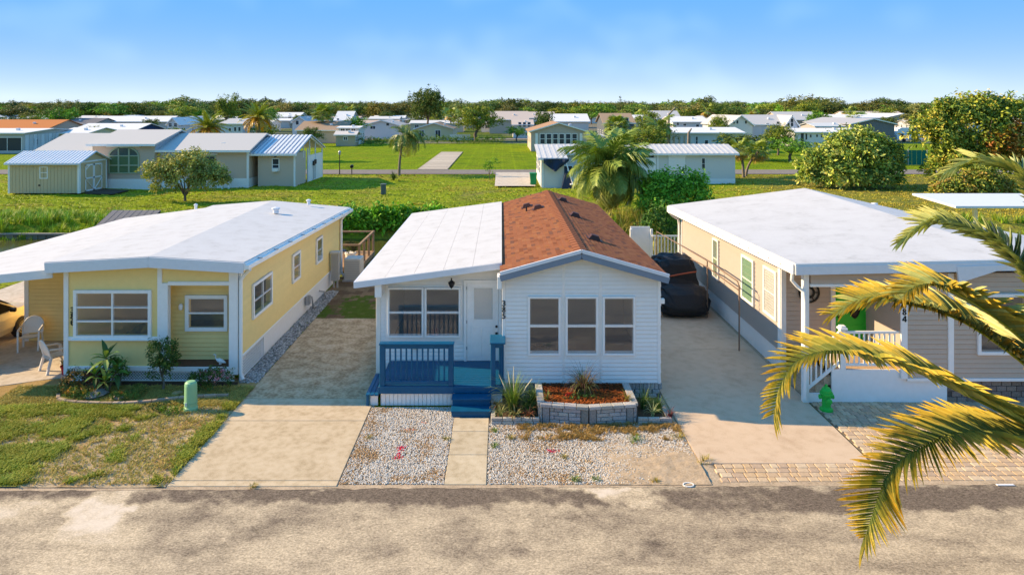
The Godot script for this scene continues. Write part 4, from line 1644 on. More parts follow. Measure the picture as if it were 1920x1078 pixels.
	var c1 := P(-11.86, 3.02, 17.95)
	var c2 := P(-12.58, 2.95, 29.8)
	var c3 := P(-16.5, 2.45, 29.8)
	b.hexa([c0 + dn, c1 + dn, c2 + dn, c3 + dn], [c0, c1, c2, c3])
	part(h, "carport_roof", b, M.roofwhite)
	# side step of the main roof above the carport
	b = MB.new()
	b.hexa([P(-11.93, 2.94, 17.8), P(-11.88, 2.94, 17.8), P(-12.57, 2.90, 29.8), P(-12.62, 2.90, 29.8)], [P(-11.93, 3.235, 17.8), P(-11.88, 3.235, 17.8), P(-12.57, 3.015, 29.8), P(-12.62, 3.015, 29.8)])
	part(h, "fascia", b, M.roofwhite)
	for k in 2:
		b = MB.new()
		b.beam(fr[k] + Vector3(0, -0.15, 0.03), fr[k + 1] + Vector3(0, -0.15, 0.03), 0.04, 0.27)
		part(h, "fascia", b, M.fascia)
	b = MB.new()
	b.beam(c0 + Vector3(0, -0.11, 0.02), c1 + Vector3(0.05, -0.11, 0.02), 0.04, 0.22)
	part(h, "fascia", b, M.fascia)
	# gutter and downspouts along the driveway eave
	b = MB.new()
	b.beam(P(-6.70, 3.12, 17.78), P(-6.60, 2.82, 29.8), 0.04, 0.19)
	part(h, "fascia", b, M.trim)
	b = MB.new()
	b.beam(P(-6.63, 3.11, 17.76), P(-6.53, 2.81, 29.8), 0.10, 0.11)
	part(h, "gutter", b, M.trim)
	for k in 9:
		b = MB.new()
		var t := (k + 0.6) / 9.0
		b.cbox(P(lerpf(-6.62, -6.52, t), lerpf(3.18, 2.88, t), lerpf(17.9, 29.7, t)), Vector3(0.13, 0.03, 0.05), 0.005)
		part(h, "gutter_strap", b, M.steel)
	b = MB.new()
	b.tube([P(-6.62, 3.02, 17.95), P(-6.80, 2.85, 18.02), P(-6.90, 2.7, 18.05), P(-6.90, 0.25, 18.05), P(-6.82, 0.10, 18.0)], [0.05], 8)
	part(h, "downspout", b, M.trim)
	b = MB.new()
	b.tube([P(-6.58, 2.78, 29.2), P(-6.78, 2.60, 29.25), P(-6.88, 2.45, 29.28), P(-6.88, 0.2, 29.28), P(-6.75, 0.1, 29.2)], [0.055], 8)
	part(h, "downspout", b, M.trim)
	# roof vents
	for q in [[-8.7, 3.3, 26.3, 0.16], [-8.2, 3.24, 29.0, 0.10], [-13.0, 3.05, 29.0, 0.08]]:
		b = MB.new()
		b.xf = Transform3D(Basis(), P(q[0], q[1] - 0.08, q[2]))
		b.lathe([Vector2(q[3] * 0.7, 0), Vector2(q[3] * 0.7, 0.14), Vector2(q[3], 0.15), Vector2(q[3], 0.2), Vector2(0.0, 0.24)], 12)
		part(h, "roof_vent", b, M.metal)
	# loose plumbing by the skirting
	b = MB.new()
	b.tube([P(-6.9, 0.55, 24.4), P(-6.78, 0.5, 24.4), P(-6.76, 0.1, 24.5), P(-6.72, 0.06, 24.9)], [0.03], 6)
	b.tube([P(-6.9, 0.35, 25.8), P(-6.74, 0.3, 25.9), P(-6.7, 0.05, 26.0)], [0.035], 6)
	b.box(P(-6.86, 0.45, 24.2), Vector3(0.12, 0.3, 0.22))
	part(h, "pipework", b, M.steel)
	rebase(h, P(-9.2, 0, 22))


func make_yellow_yard() -> void:
	# cable pedestal
	var p := thing("cable_pedestal", "pale green plastic utility pedestal on the turf beside the driveway", "pedestal", P(-7.45, 0.0, 16.35))
	var b := MB.new()
	b.col = Color(0.27, 0.50, 0.27)
	b.lathe([Vector2(0.0, 0.0), Vector2(0.165, 0.0), Vector2(0.165, 0.10), Vector2(0.150, 0.115), Vector2(0.145, 0.62), Vector2(0.135, 0.68), Vector2(0.10, 0.715), Vector2(0.0, 0.725)], 24, 1.0, 0.85)
	part(p, "shell", b, M.paint)
	b = MB.new()
	b.col = Color(0.22, 0.42, 0.22)
	b.lathe([Vector2(0.150, 0.20), Vector2(0.156, 0.205), Vector2(0.156, 0.22), Vector2(0.150, 0.225)], 24, 1.0, 0.86)
	part(p, "band", b, M.paint)
	b = MB.new()
	b.col = Color(0.60, 0.68, 0.55)
	b.cbox(Vector3(-0.06, 0.20, 0.125), Vector3(0.05, 0.09, 0.012), 0.004)
	part(p, "tag_plate", b, M.paint)
	# curved bed edging
	var e := thing("bed_edging", "curved row of tan edging blocks round the flower bed", "edging")
	var path := [Vector2(-11.1, 17.15), Vector2(-10.9, 16.85), Vector2(-10.4, 16.72), Vector2(-9.8, 16.66), Vector2(-9.2, 16.66), Vector2(-8.7, 16.74), Vector2(-8.2, 16.92), Vector2(-7.7, 17.05), Vector2(-7.2, 17.10), Vector2(-6.75, 17.12)]
	var cv := Curve2D.new()
	for q in path:
		cv.add_point(q)
	var L := cv.get_baked_length()
	var s := 0.0
	while s < L - 0.1:
		var q0 := cv.sample_baked(s)
		var q1 := cv.sample_baked(minf(s + 0.30, L))
		var u := Vector3(q1.x - q0.x, 0, -(q1.y - q0.y))
		var fr := Transform3D(Basis(u.normalized(), Vector3.UP, u.normalized().cross(Vector3.UP)), P((q0.x + q1.x) * 0.5, 0.05, (q0.y + q1.y) * 0.5))
		blockp(e, fr, Vector3(u.length() - 0.008, 0.11, 0.085), "block", Color(0.55, 0.42, 0.31))
		s += 0.30
	b = MB.new()
	b.col = Color(0.10, 0.065, 0.045)
	var poly := PackedVector2Array()
	for q in path:
		poly.append(q)
	poly.append_array([Vector2(-6.95, 18.0), Vector2(-11.45, 18.05), Vector2(-11.4, 17.4)])
	b.slab(poly, -0.02, 0.035)
	part(e, "soil", b, M.soil).transform = Transform3D(Basis(Vector3.RIGHT, -PI / 2))
	rebase(e, P(-9, 0, 17))
	# boulders in the bed
	for q in [[-10.15, 17.1, 0.30, 0.17, Color(0.52, 0.49, 0.44), "large grey boulder under the broad leaved plant"], [-9.55, 16.92, 0.17, 0.09, Color(0.60, 0.45, 0.36), "small pinkish stone near the middle of the edging"], [-8.2, 17.25, 0.14, 0.07, Color(0.50, 0.38, 0.18), "small tan stone under the round shrub"]]:
		b = MB.new()
		b.col = q[4]
		b.lathe([Vector2(0.0, -0.02), Vector2(0.9, 0.0), Vector2(1.0, 0.35), Vector2(0.75, 0.8), Vector2(0.3, 1.0), Vector2(0.0, 1.02)], 9, q[2], q[2] * 0.7)
		for i in b.v.size():
			var t := b.v[i]
			b.v[i] = Vector3(t.x + 0.06 * (nv(t.x * 9, t.z * 9, 1.0, 3.0) - 0.5), t.y * q[3], t.z)
		solo("boulder", b, M.block, q[5], "stone", P(q[0], 0.03, q[1]), rng.randf())
	# plastic chairs
	for q in [[-14.15, 20.5, 0.35, "white plastic armchair standing against the yellow carport wall"], [-12.35, 18.85, 2.5, "white plastic armchair beside the red pot at the house corner"]]:
		plastic_chair(P(q[0], 0.03, q[1]), q[2], q[3])
	pot("flower_pot", Color(0.55, 0.02, 0.03), 0.13, 0.24, P(-11.85, 0.03, 18.55), "red plastic flower pot beside the white corner post")
	pot("flower_pot", Color(0.05, 0.26, 0.33), 0.19, 0.30, P(-14.35, 0.03, 19.05), "teal glazed pot on the carport slab")
	make_car()
	# traffic cone behind the car
	var c := thing("traffic_cone", "small orange traffic cone on the pavement beyond the carport", "cone", P(-18.0, 0.03, 26.2))
	b = MB.new()
	b.col = Color(0.80, 0.14, 0.01)
	b.lathe([Vector2(0.12, 0.02), Vector2(0.03, 0.5), Vector2(0.0, 0.5)], 14)
	part(c, "cone_body", b, M.paint)
	b = MB.new()
	b.col = Color(0.75, 0.12, 0.01)
	b.cbox(Vector3(0, 0.012, 0), Vector3(0.30, 0.024, 0.30), 0.006)
	part(c, "foot", b, M.paint)
	# meter box and air conditioner at the far corner
	var u := thing("meter_cabinet", "grey metal utility cabinet at the rear corner of the yellow house", "cabinet")
	b = MB.new()
	b.col = Color(0.42, 0.40, 0.36)
	b.cbox(P(-6.72, 0.85, 27.6), Vector3(0.30, 1.10, 0.24), 0.01)
	part(u, "housing", b, M.paint)
	b = MB.new()
	b.col = Color(0.62, 0.60, 0.54)
	b.cbox(P(-6.72, 1.43, 27.6), Vector3(0.38, 0.07, 0.32), 0.01)
	part(u, "lid", b, M.paint)
	b = MB.new()
	b.col = Color(0.42, 0.40, 0.36)
	b.box(P(-6.78, 0.15, 27.6), Vector3(0.06, 0.34, 0.06))
	b.box(P(-6.64, 0.15, 27.6), Vector3(0.06, 0.34, 0.06))
	part(u, "leg", b, M.paint)
	rebase(u, P(-6.72, 0, 27.6))
	u = thing("air_conditioner", "off white air conditioner unit behind the grey utility cabinet", "air conditioner", P(-6.25, 0.0, 28.9))
	b = MB.new()
	b.col = Color(0.62, 0.58, 0.50)
	b.cbox(Vector3(0, 0.5, 0), Vector3(0.7, 0.9, 0.7), 0.03)
	part(u, "casing", b, M.paint)
	for k in 10:
		b = MB.new()
		b.col = Color(0.50, 0.47, 0.41)
		b.box(Vector3(0, 0.16 + k * 0.075, 0.356), Vector3(0.6, 0.03, 0.012))
		part(u, "louvre", b, M.paint)
	b = MB.new()
	b.col = Color(0.4, 0.38, 0.35)
	b.box(Vector3(0, 0.03, 0), Vector3(0.8, 0.07, 0.8))
	part(u, "base", b, M.matte)


func pot(called: String, col: Color, r: float, h: float, p: Vector3, label: String) -> void:
	var o := thing(called, label, "flower pot", p)
	var b := MB.new()
	b.col = col
	b.lathe([Vector2(0.0, 0.0), Vector2(r * 0.7, 0.0), Vector2(r * 0.95, h * 0.85), Vector2(r * 1.08, h * 0.86), Vector2(r * 1.08, h), Vector2(r * 0.9, h), Vector2(r * 0.88, h * 0.9), Vector2(0.0, h * 0.9)], 18)
	part(o, "vessel", b, M.paint)
	inst(o, "plant", bladed(26, h * 1.1, r * 0.16, 0.9, int(h * 100), Color(0.08, 0.13, 0.02), Color(0.18, 0.16, 0.03)), M.leaf, Transform3D(Basis(), Vector3(0, h * 0.88, 0)))


func plastic_chair(p: Vector3, turn: float, label: String) -> void:
	var o := thing("plastic_chair", label, "chair", p, turn, "white plastic chairs in the carport")
	var seat := MB.new()
	var rows := 8
	var g := []
	for i in rows + 1:
		for j in rows + 1:
			var u := i / float(rows) * 2.0 - 1.0
			var v := j / float(rows)
			g.append(Vector3(u * 0.23 * (1.0 - 0.12 * v), 0.42 - 0.025 * (1.0 - u * u) - 0.02 * v, 0.23 - v * 0.44))
	for i in rows:
		for j in rows:
			var k := i * (rows + 1) + j
			seat.quad(g[k], g[k + rows + 1], g[k + rows + 2], g[k + 1])
			var t := Vector3(0, -0.02, 0)
			seat.quad(g[k] + t, g[k + 1] + t, g[k + rows + 2] + t, g[k + rows + 1] + t)
	part(o, "seat", seat, M.plastic)
	# rounded back shell with an outer hoop
	var back := MB.new()
	var ring := []
	for i in 15:
		var a := PI * i / 14.0
		ring.append(Vector3(-cos(a) * 0.265, 0.62 + sin(a) * 0.27, -0.20 - sin(a) * 0.09 - 0.04))
	var pts := [Vector3(-0.255, 0.42, -0.18)]
	pts.append_array(ring)
	pts.append(Vector3(0.255, 0.42, -0.18))
	back.tube(pts, [0.022], 8)
	part(o, "back_hoop", back, M.plastic)
	back = MB.new()
	for i in pts.size() - 1:
		var m0: Vector3 = Vector3(pts[i].x * 0.2, 0.60, -0.275)
		var m1: Vector3 = Vector3(pts[i + 1].x * 0.2, 0.60, -0.275)
		back.quad(pts[i], m0, m1, pts[i + 1])
	back.quad(Vector3(-0.25, 0.43, -0.18), Vector3(0.25, 0.43, -0.18), Vector3(0.05, 0.60, -0.275), Vector3(-0.05, 0.60, -0.275))
	part(o, "backrest", back, M.plastic)
	for s in [-1.0, 1.0]:
		var ar := MB.new()
		ar.tube([Vector3(s * 0.27, 0.66, -0.22), Vector3(s * 0.29, 0.63, 0.0), Vector3(s * 0.285, 0.62, 0.16), Vector3(s * 0.27, 0.58, 0.24)], [0.026, 0.03, 0.03, 0.028], 8)
		part(o, "armrest", ar, M.plastic)
		ar = MB.new()
		ar.beam(Vector3(s * 0.27, 0.60, 0.23), Vector3(s * 0.255, 0.0, 0.27), 0.045, 0.06, Vector3(0, 0, 1))
		part(o, "leg", ar, M.plastic)
		ar = MB.new()
		ar.beam(Vector3(s * 0.24, 0.44, -0.17), Vector3(s * 0.26, 0.0, -0.28), 0.045, 0.06, Vector3(0, 0, 1))
		part(o, "leg", ar, M.plastic)


func make_car() -> void:
	var o := thing("parked_car", "pale gold car parked nose away under the white carport", "car", P(-16.15, 0.03, 20.2))
	# loft of cross sections from tail (+z) to nose (-z): z, half width, belt height, top half width, top height
	var st := [[2.25, 0.70, 0.62, 0.60, 0.90], [2.05, 0.84, 0.66, 0.74, 1.02], [1.3, 0.90, 0.70, 0.66, 1.10], [0.7, 0.91, 0.72, 0.60, 1.44], [-0.2, 0.91, 0.72, 0.60, 1.47], [-0.7, 0.91, 0.72, 0.62, 1.38], [-1.35, 0.90, 0.72, 0.76, 1.02], [-2.0, 0.86, 0.66, 0.72, 0.90], [-2.3, 0.70, 0.58, 0.60, 0.74]]
	var b := MB.new()
	b.col = Color(0.74, 0.66, 0.46)
	var rings := []
	for s in st:
		var ring := []
		for q in [[-s[1] * 0.92, 0.24], [-s[1], 0.42], [-s[1], s[2]], [-s[1] * 0.97, minf(s[4], 0.92)], [-s[3], s[4] - 0.05], [-s[3] * 0.8, s[4]], [s[3] * 0.8, s[4]], [s[3], s[4] - 0.05], [s[1] * 0.97, minf(s[4], 0.92)], [s[1], s[2]], [s[1], 0.42], [s[1] * 0.92, 0.24]]:
			ring.append(Vector3(q[0], q[1], s[0]))
		rings.append(ring)
	for i in rings.size() - 1:
		for k in 12:
			var j := (k + 1) % 12
			b.quad(rings[i][j], rings[i][k], rings[i + 1][k], rings[i + 1][j])
	for k in range(1, 11):
		b.tri(rings[0][0], rings[0][k + 1], rings[0][k])
		b.tri(rings[8][0], rings[8][k], rings[8][k + 1])
	var pm := mat_once("carpaint", 0.72, 0.64, 0.44, 0.25, 0.1)
	pm.clearcoat_enabled = true
	pm.clearcoat = 0.8
	part(o, "body", b, pm)
	for s in [-1.0, 1.0]:
		var w := MB.new()
		var off := Vector3(s * 0.012, 0.004, 0)
		var side := [Vector3(s * 0.885, 0.95, 1.15), Vector3(s * 0.625, 1.36, 0.62), Vector3(s * 0.625, 1.38, -0.20), Vector3(s * 0.64, 1.30, -0.66), Vector3(s * 0.885, 0.95, -1.2)]
		for k in range(1, 4):
			w.tri(side[0] + off, side[k] + off, side[k + 1] + off)
			w.tri(side[0] + off, side[k + 1] + off, side[k] + off)
		part(o, "side_window", w, M.black)
		for z in [1.4, -1.45]:
			w = MB.new()
			w.xf = Transform3D(Basis(Vector3(0, 0, 1), -PI / 2 * s), Vector3(s * 0.78, 0.31, z))
			w.lathe([Vector2(0.0, 0.0), Vector2(0.31, 0.0), Vector2(0.32, 0.03), Vector2(0.32, 0.15), Vector2(0.29, 0.18), Vector2(0.21, 0.18), Vector2(0.0, 0.18)], 20)
			var wh := part(o, "wheel", w, M.dark)
			w = MB.new()
			w.xf = Transform3D(Basis(Vector3(0, 0, 1), -PI / 2 * s), Vector3(s * 0.78, 0.31, z))
			w.lathe([Vector2(0.20, 0.185), Vector2(0.17, 0.178), Vector2(0.0, 0.19)], 12)
			part(wh, "rim", w, M.steel)
		w = MB.new()
		w.cbox(Vector3(s * 1.0, 0.98, -0.95), Vector3(0.20, 0.13, 0.10), 0.03)
		part(o, "mirror", w, M.black)
		w = MB.new()
		w.col = Color(0.5, 0.03, 0.02)
		w.cbox(Vector3(s * 0.66, 0.78, 2.18), Vector3(0.26, 0.12, 0.12), 0.02)
		part(o, "tail_lamp", w, M.paint)
		w = MB.new()
		w.cbox(Vector3(s * 0.92, 0.80, 0.15), Vector3(0.02, 0.03, 0.18), 0.006)
		part(o, "door_handle", w, M.paint)
	for q in [[[-0.62, 0.96, -1.4], [0.62, 0.96, -1.4], [0.55, 1.36, -0.72], [-0.55, 1.36, -0.72], "windscreen"], [[-0.60, 1.10, 1.25], [0.60, 1.10, 1.25], [0.55, 1.40, 0.78], [-0.55, 1.40, 0.78], "rear_window"]]:
		var w := MB.new()
		var lift := Vector3(0, 0.06, 0.02 if q[0][2] > 0 else -0.02)
		var v := []
		for k in 4:
			v.append(Vector3(q[k][0], q[k][1], q[k][2]) + lift)
		w.quad(v[0], v[1], v[2], v[3])
		w.quad(v[3], v[2], v[1], v[0])
		part(o, q[4], w, M.black)


# ---- taupe house on the other side -----------------------------------------

func make_taupe_house() -> void:
	var h := thing("taupe_house", "taupe sided mobile home with bright green door and white flat roof", "house")
	var b: MB
	# long side towards the driveway
	var sd := face(P(7.68, 0, 29.0), "left")
	lap_wall(h, sd, [PackedVector2Array([Vector2(0, 0.58), Vector2(10.3, 0.58), Vector2(10.3, 3.22), Vector2(0, 2.98)])], 0.125, M.tan, 0.58)
	flat_wall(h, sd, rect(0, 0.0, 10.3, 0.58), M.trim, Color.WHITE, 0.08, "skirting")
	bar(h, sd, [0, 0.05, 0.14, 2.98], 0.0, 0.045, M.trim, "corner_trim")
	bar(h, sd, [10.16, 0.05, 10.32, 3.2], 0.0, 0.045, M.trim, "corner_trim")
	window(h, at(sd, 4.75, 1.90, 0.02), 0.62, 1.42, 1, 2, {"frame": 0.07, "back": mat_once("greengrey", 0.18, 0.22, 0.17)})
	window(h, at(sd, 7.9, 1.95, 0.02), 1.02, 1.40, 1, 2, {"frame": 0.08, "back": mat_once("greenblind", 0.20, 0.36, 0.20)})
	window(h, at(sd, 9.65, 2.03, 0.02), 0.92, 1.36, 1, 2, {"frame": 0.07, "slats": 16, "back": M.blind})
	# front wall behind the porch
	var f := face(P(0, 0, 18.7), "front")
	lap_wall(h, f, [rect(7.72, 0.7, 10.0, 3.15)], 0.125, M.taupe, 0.7)
	bar(h, f, [7.66, 0.05, 7.80, 3.15], 0.0, 0.05, M.trim, "corner_trim")
	bar(h, f, [9.02, 0.80, 9.14, 2.98], 0.02, 0.07, M.trim, "door_frame")
	bar(h, f, [10.16, 0.80, 10.28, 2.98], 0.02, 0.07, M.trim, "door_frame")
	bar(h, f, [9.14, 2.86, 10.16, 2.98], 0.02, 0.07, M.trim, "door_frame")
	var dr := bar(h, f, [9.14, 0.82, 10.16, 2.86], 0.03, 0.06, mat_once("greendoor", 0.025, 0.42, 0.035, 0.35), "door")
	b = MB.new()
	b.xf = at(f, 9.66, 1.95, 0.062) * Transform3D(Basis(Vector3.RIGHT, PI / 2), Vector3.ZERO)
	b.lathe([Vector2(0.0, 0.0), Vector2(0.17, 0.0), Vector2(0.17, 0.012), Vector2(0.14, 0.018), Vector2(0.0, 0.018)], 20, 1.0, 2.6)
	part(dr, "oval_light", b, M.black)
	b = MB.new()
	b.xf = at(f, 9.66, 1.95, 0.082) * Transform3D(Basis(Vector3.RIGHT, PI / 2), Vector3.ZERO)
	b.lathe([Vector2(0.055, 0.0), Vector2(0.065, 0.006), Vector2(0.075, 0.0)], 16, 1.0, 2.6)
	part(dr, "leaded_pattern", b, M.steel)
	bar(dr, f, [9.30, 0.92, 9.98, 1.34], 0.06, 0.068, mat_once("greendoor", 0.025, 0.42, 0.035, 0.35), "panel")
	b = MB.new()
	b.xf = at(f, 9.22, 1.62, 0.09)
	b.cbox(Vector3.ZERO, Vector3(0.05, 0.2, 0.05), 0.01)
	part(dr, "handle", b, M.black)
	# round black sign
	b = MB.new()
	b.xf = at(f, 8.42, 2.22, 0.05) * Transform3D(Basis(Vector3.RIGHT, PI / 2), Vector3.ZERO)
	b.lathe([Vector2(0.24, 0.0), Vector2(0.24, 0.02), Vector2(0.29, 0.02), Vector2(0.29, 0.0)], 32)
	for k in 6:
		var a := TAU * k / 6.0
		b.beam(Vector3(cos(a) * 0.25, 0.01, sin(a) * 0.25), Vector3(cos(a) * 0.14, 0.01, sin(a) * 0.14), 0.025, 0.018)
	b.lathe([Vector2(0.10, 0.0), Vector2(0.10, 0.02), Vector2(0.16, 0.02), Vector2(0.16, 0.0)], 24)
	part(h, "round_sign", b, M.black)
	# gable part right of the porch
	var g := face(P(0, 0, 16.8), "front")
	lap_wall(h, g, [rect(9.95, 0.62, 11.0, 3.2), rect(11.12, 0.62, 17.0, 3.2)], 0.118, M.taupe, 0.62, Color.WHITE, 0.10, [hole(12.35, 1.95, 1.14, 1.34)])
	room(h, 10.1, 16.9, 0.8, 3.0, 17.0, 21.0, Color(0.55, 0.50, 0.42))
	lap_wall(h, g, [rect(7.62, 2.92, 9.95, 3.24)], 0.118, M.taupe, 2.92)
	flat_wall(h, face(P(9.97, 0, 16.8), "left"), rect(-1.9, 0.6, 0.0, 3.2), M.tan)
	bar(h, g, [9.83, 0.60, 9.99, 2.92], 0.0, 0.05, M.trim, "post")
	bar(h, g, [10.99, 0.60, 11.13, 3.2], 0.0, 0.05, M.trim, "trim")
	bar(h, g, [7.60, 2.86, 9.84, 2.93], -0.1, 0.04, M.trim, "trim")
	bar(h, g, [9.99, 0.54, 17.0, 0.62], 0.0, 0.04, M.trim, "trim")
	window(h, at(g, 12.35, 1.95, 0.02), 1.3, 1.5, 1, 2, {"frame": 0.08})
	for i in 3:
		text(h, "384"[i], at(g, 9.905, 2.42 - i * 0.17, 0.055), 0.15, M.black)
	b = MB.new()
	b.xf = at(g, 11.42, 2.42, 0.12)
	b.lathe([Vector2(0.0, -0.16), Vector2(0.07, -0.12), Vector2(0.09, 0.0), Vector2(0.03, 0.10), Vector2(0.0, 0.14)], 10)
	b.box(Vector3(0, 0.03, -0.06), Vector3(0.05, 0.05, 0.1))
	part(h, "wall_lamp", b, M.trim)
	var sk := flat_wall(h, face(P(0, 0, 16.84), "front"), rect(11.0, -0.03, 17.0, 0.55), M.block, Color(0.16, 0.13, 0.11), 0.08, "skirting")
	for row in 4:
		var x := 11.0 + 0.12 * (row % 2)
		while x < 13.6:
			blockp(sk, at(face(P(0, 0, 16.84), "front"), x + 0.12, 0.07 + row * 0.135), Vector3(0.23, 0.122, 0.025), "brick", Color(0.34, 0.26, 0.21))
			x += 0.245
	# porch: corner post, white apron, floor, steps, railings
	bar(h, g, [7.44, 0.0, 7.58, 3.2], -0.12, 0.02, M.trim, "post")
	flat_wall(h, face(P(0, 0, 16.82), "front"), rect(8.16, 0.0, 11.0, 0.80), M.trim, Color.WHITE, 0.06, "apron")
	flat_wall(h, face(P(0, 0, 16.82), "front"), rect(7.56, 0.0, 8.16, 0.22), M.trim, Color.WHITE, 0.06, "apron")
	b = MB.new()
	b.col = Color(0.55, 0.40, 0.27)
	b.span(P(8.2, 0.74, 16.88), P(9.95, 0.80, 18.68))
	part(h, "porch_floor", b, M.wood)
	for k in 3:
		b = MB.new()
		b.col = Color(0.62, 0.46, 0.32)
		b.span(P(7.60 + k * 0.2, 0.0, 16.9), P(8.2, 0.2 + k * 0.2, 18.2))
		part(h, "step", b, M.wood)
	b = MB.new()
	b.beam(P(7.56, 0.95, 16.86), P(8.40, 1.74, 16.86), 0.07, 0.07)
	part(h, "handrail", b, M.trim)
	b = MB.new()
	b.beam(P(7.56, 0.32, 16.86), P(8.36, 0.98, 16.86), 0.05, 0.06)
	part(h, "handrail", b, M.trim)
	for k in 6:
		b = MB.new()
		var x := 7.66 + k * 0.125
		b.box(P(x, 0.68 + k * 0.115, 16.86), Vector3(0.035, 0.60, 0.035))
		part(h, "baluster", b, M.trim)
	b = MB.new()
	b.cbox(P(8.44, 1.28, 16.88), Vector3(0.13, 1.0, 0.13), 0.01)
	b.cbox(P(8.44, 1.81, 16.88), Vector3(0.20, 0.06, 0.20), 0.015)
	b.cbox(P(8.44, 1.86, 16.88), Vector3(0.14, 0.05, 0.14), 0.015)
	part(h, "newel_post", b, M.trim)
	for y in [0.92, 1.72]:
		b = MB.new()
		b.cbox(P(9.17, y, 16.86), Vector3(1.34, 0.06, 0.06), 0.008)
		part(h, "rail", b, M.trim)
	for k in 10:
		b = MB.new()
		b.box(P(8.60 + k * 0.125, 1.32, 16.86), Vector3(0.035, 0.78, 0.035))
		part(h, "baluster", b, M.trim)
	# roof
	var fr := [P(7.15, 3.48, 16.6), P(13.0, 3.60, 16.6), P(17.6, 3.2, 16.6)]
	var bk := [P(7.15, 3.10, 29.2), P(13.0, 3.84, 29.2), P(17.6, 2.78, 29.2)]
	for k in 2:
		patch(h, "roof", fr[k], fr[k + 1], bk[k + 1], bk[k], 0.10, M.roofstained)
	for k in 2:
		b = MB.new()
		b.beam(fr[k] + Vector3(0, -0.035, 0.02), fr[k + 1] + Vector3(0, -0.035, 0.02), 0.05, 0.06)
		part(h, "drip_edge", b, M.metal)
		b = MB.new()
		b.beam(fr[k] + Vector3(0, -0.17, 0.04), fr[k + 1] + Vector3(0, -0.17, 0.04), 0.04, 0.21)
		part(h, "fascia", b, M.fascia)
	b = MB.new()
	b.xf = face(P(0, 0, 16.52), "front")
	b.slab(PackedVector2Array([Vector2(11.05, 3.42), Vector2(12.3, 3.46), Vector2(12.1, 3.34), Vector2(11.1, 3.02)]), -0.06, 0.0)
	part(h, "fascia", b, M.fascia)
	b = MB.new()
	b.beam(P(7.12, 3.33, 16.6), P(7.12, 2.95, 29.2), 0.05, 0.24)
	var lf := part(h, "fascia", b, M.trim)
	for k in 16:
		var t := (k + 0.7) / 16.5
		b = MB.new()
		b.cbox(P(7.085, lerpf(3.33, 2.95, t), lerpf(16.8, 29.1, t)), Vector3(0.03, 0.035, 0.035), 0.008)
		part(lf, "bolt", b, M.steel)
	b = MB.new()
	b.tube([P(7.16, 3.22, 16.75), P(7.16, 3.02, 16.8), P(7.30, 2.86, 16.82), P(7.44, 2.74, 16.76), P(7.45, 2.5, 16.72), P(7.45, 0.12, 16.72)], [0.045], 8)
	part(h, "downspout", b, M.trim)
	b = MB.new()
	b.tube([P(7.12, 2.85, 28.9), P(7.3, 2.68, 28.95), P(7.52, 2.55, 28.98), P(7.56, 2.3, 28.98), P(7.56, 0.1, 28.98)], [0.05], 8)
	part(h, "downspout", b, M.trim)
	flat_wall(h, face(P(17.0, 0, 16.85), "right"), rect(0, 0.0, 12.2, 2.8), M.tan)
	flat_wall(h, face(P(17.0, 0, 29.0), "back"), rect(0, 0.0, 9.3, 2.7), M.tan)
	for q in [[15.6, 3.05, 28.5, 0.13, 0.22], [16.2, 2.9, 26.4, 0.16, 0.12], [14.2, 3.50, 21.5, 0.035, 0.10]]:
		b = MB.new()
		b.xf = Transform3D(Basis(), P(q[0], q[1] - 0.06, q[2]))
		b.lathe([Vector2(q[3] * 0.8, 0), Vector2(q[3] * 0.8, q[4]), Vector2(q[3], q[4] + 0.01), Vector2(q[3], q[4] + 0.08), Vector2(0.0, q[4] + 0.10)], 12)
		part(h, "roof_vent", b, M.metal)
	rebase(h, P(12, 0, 22))


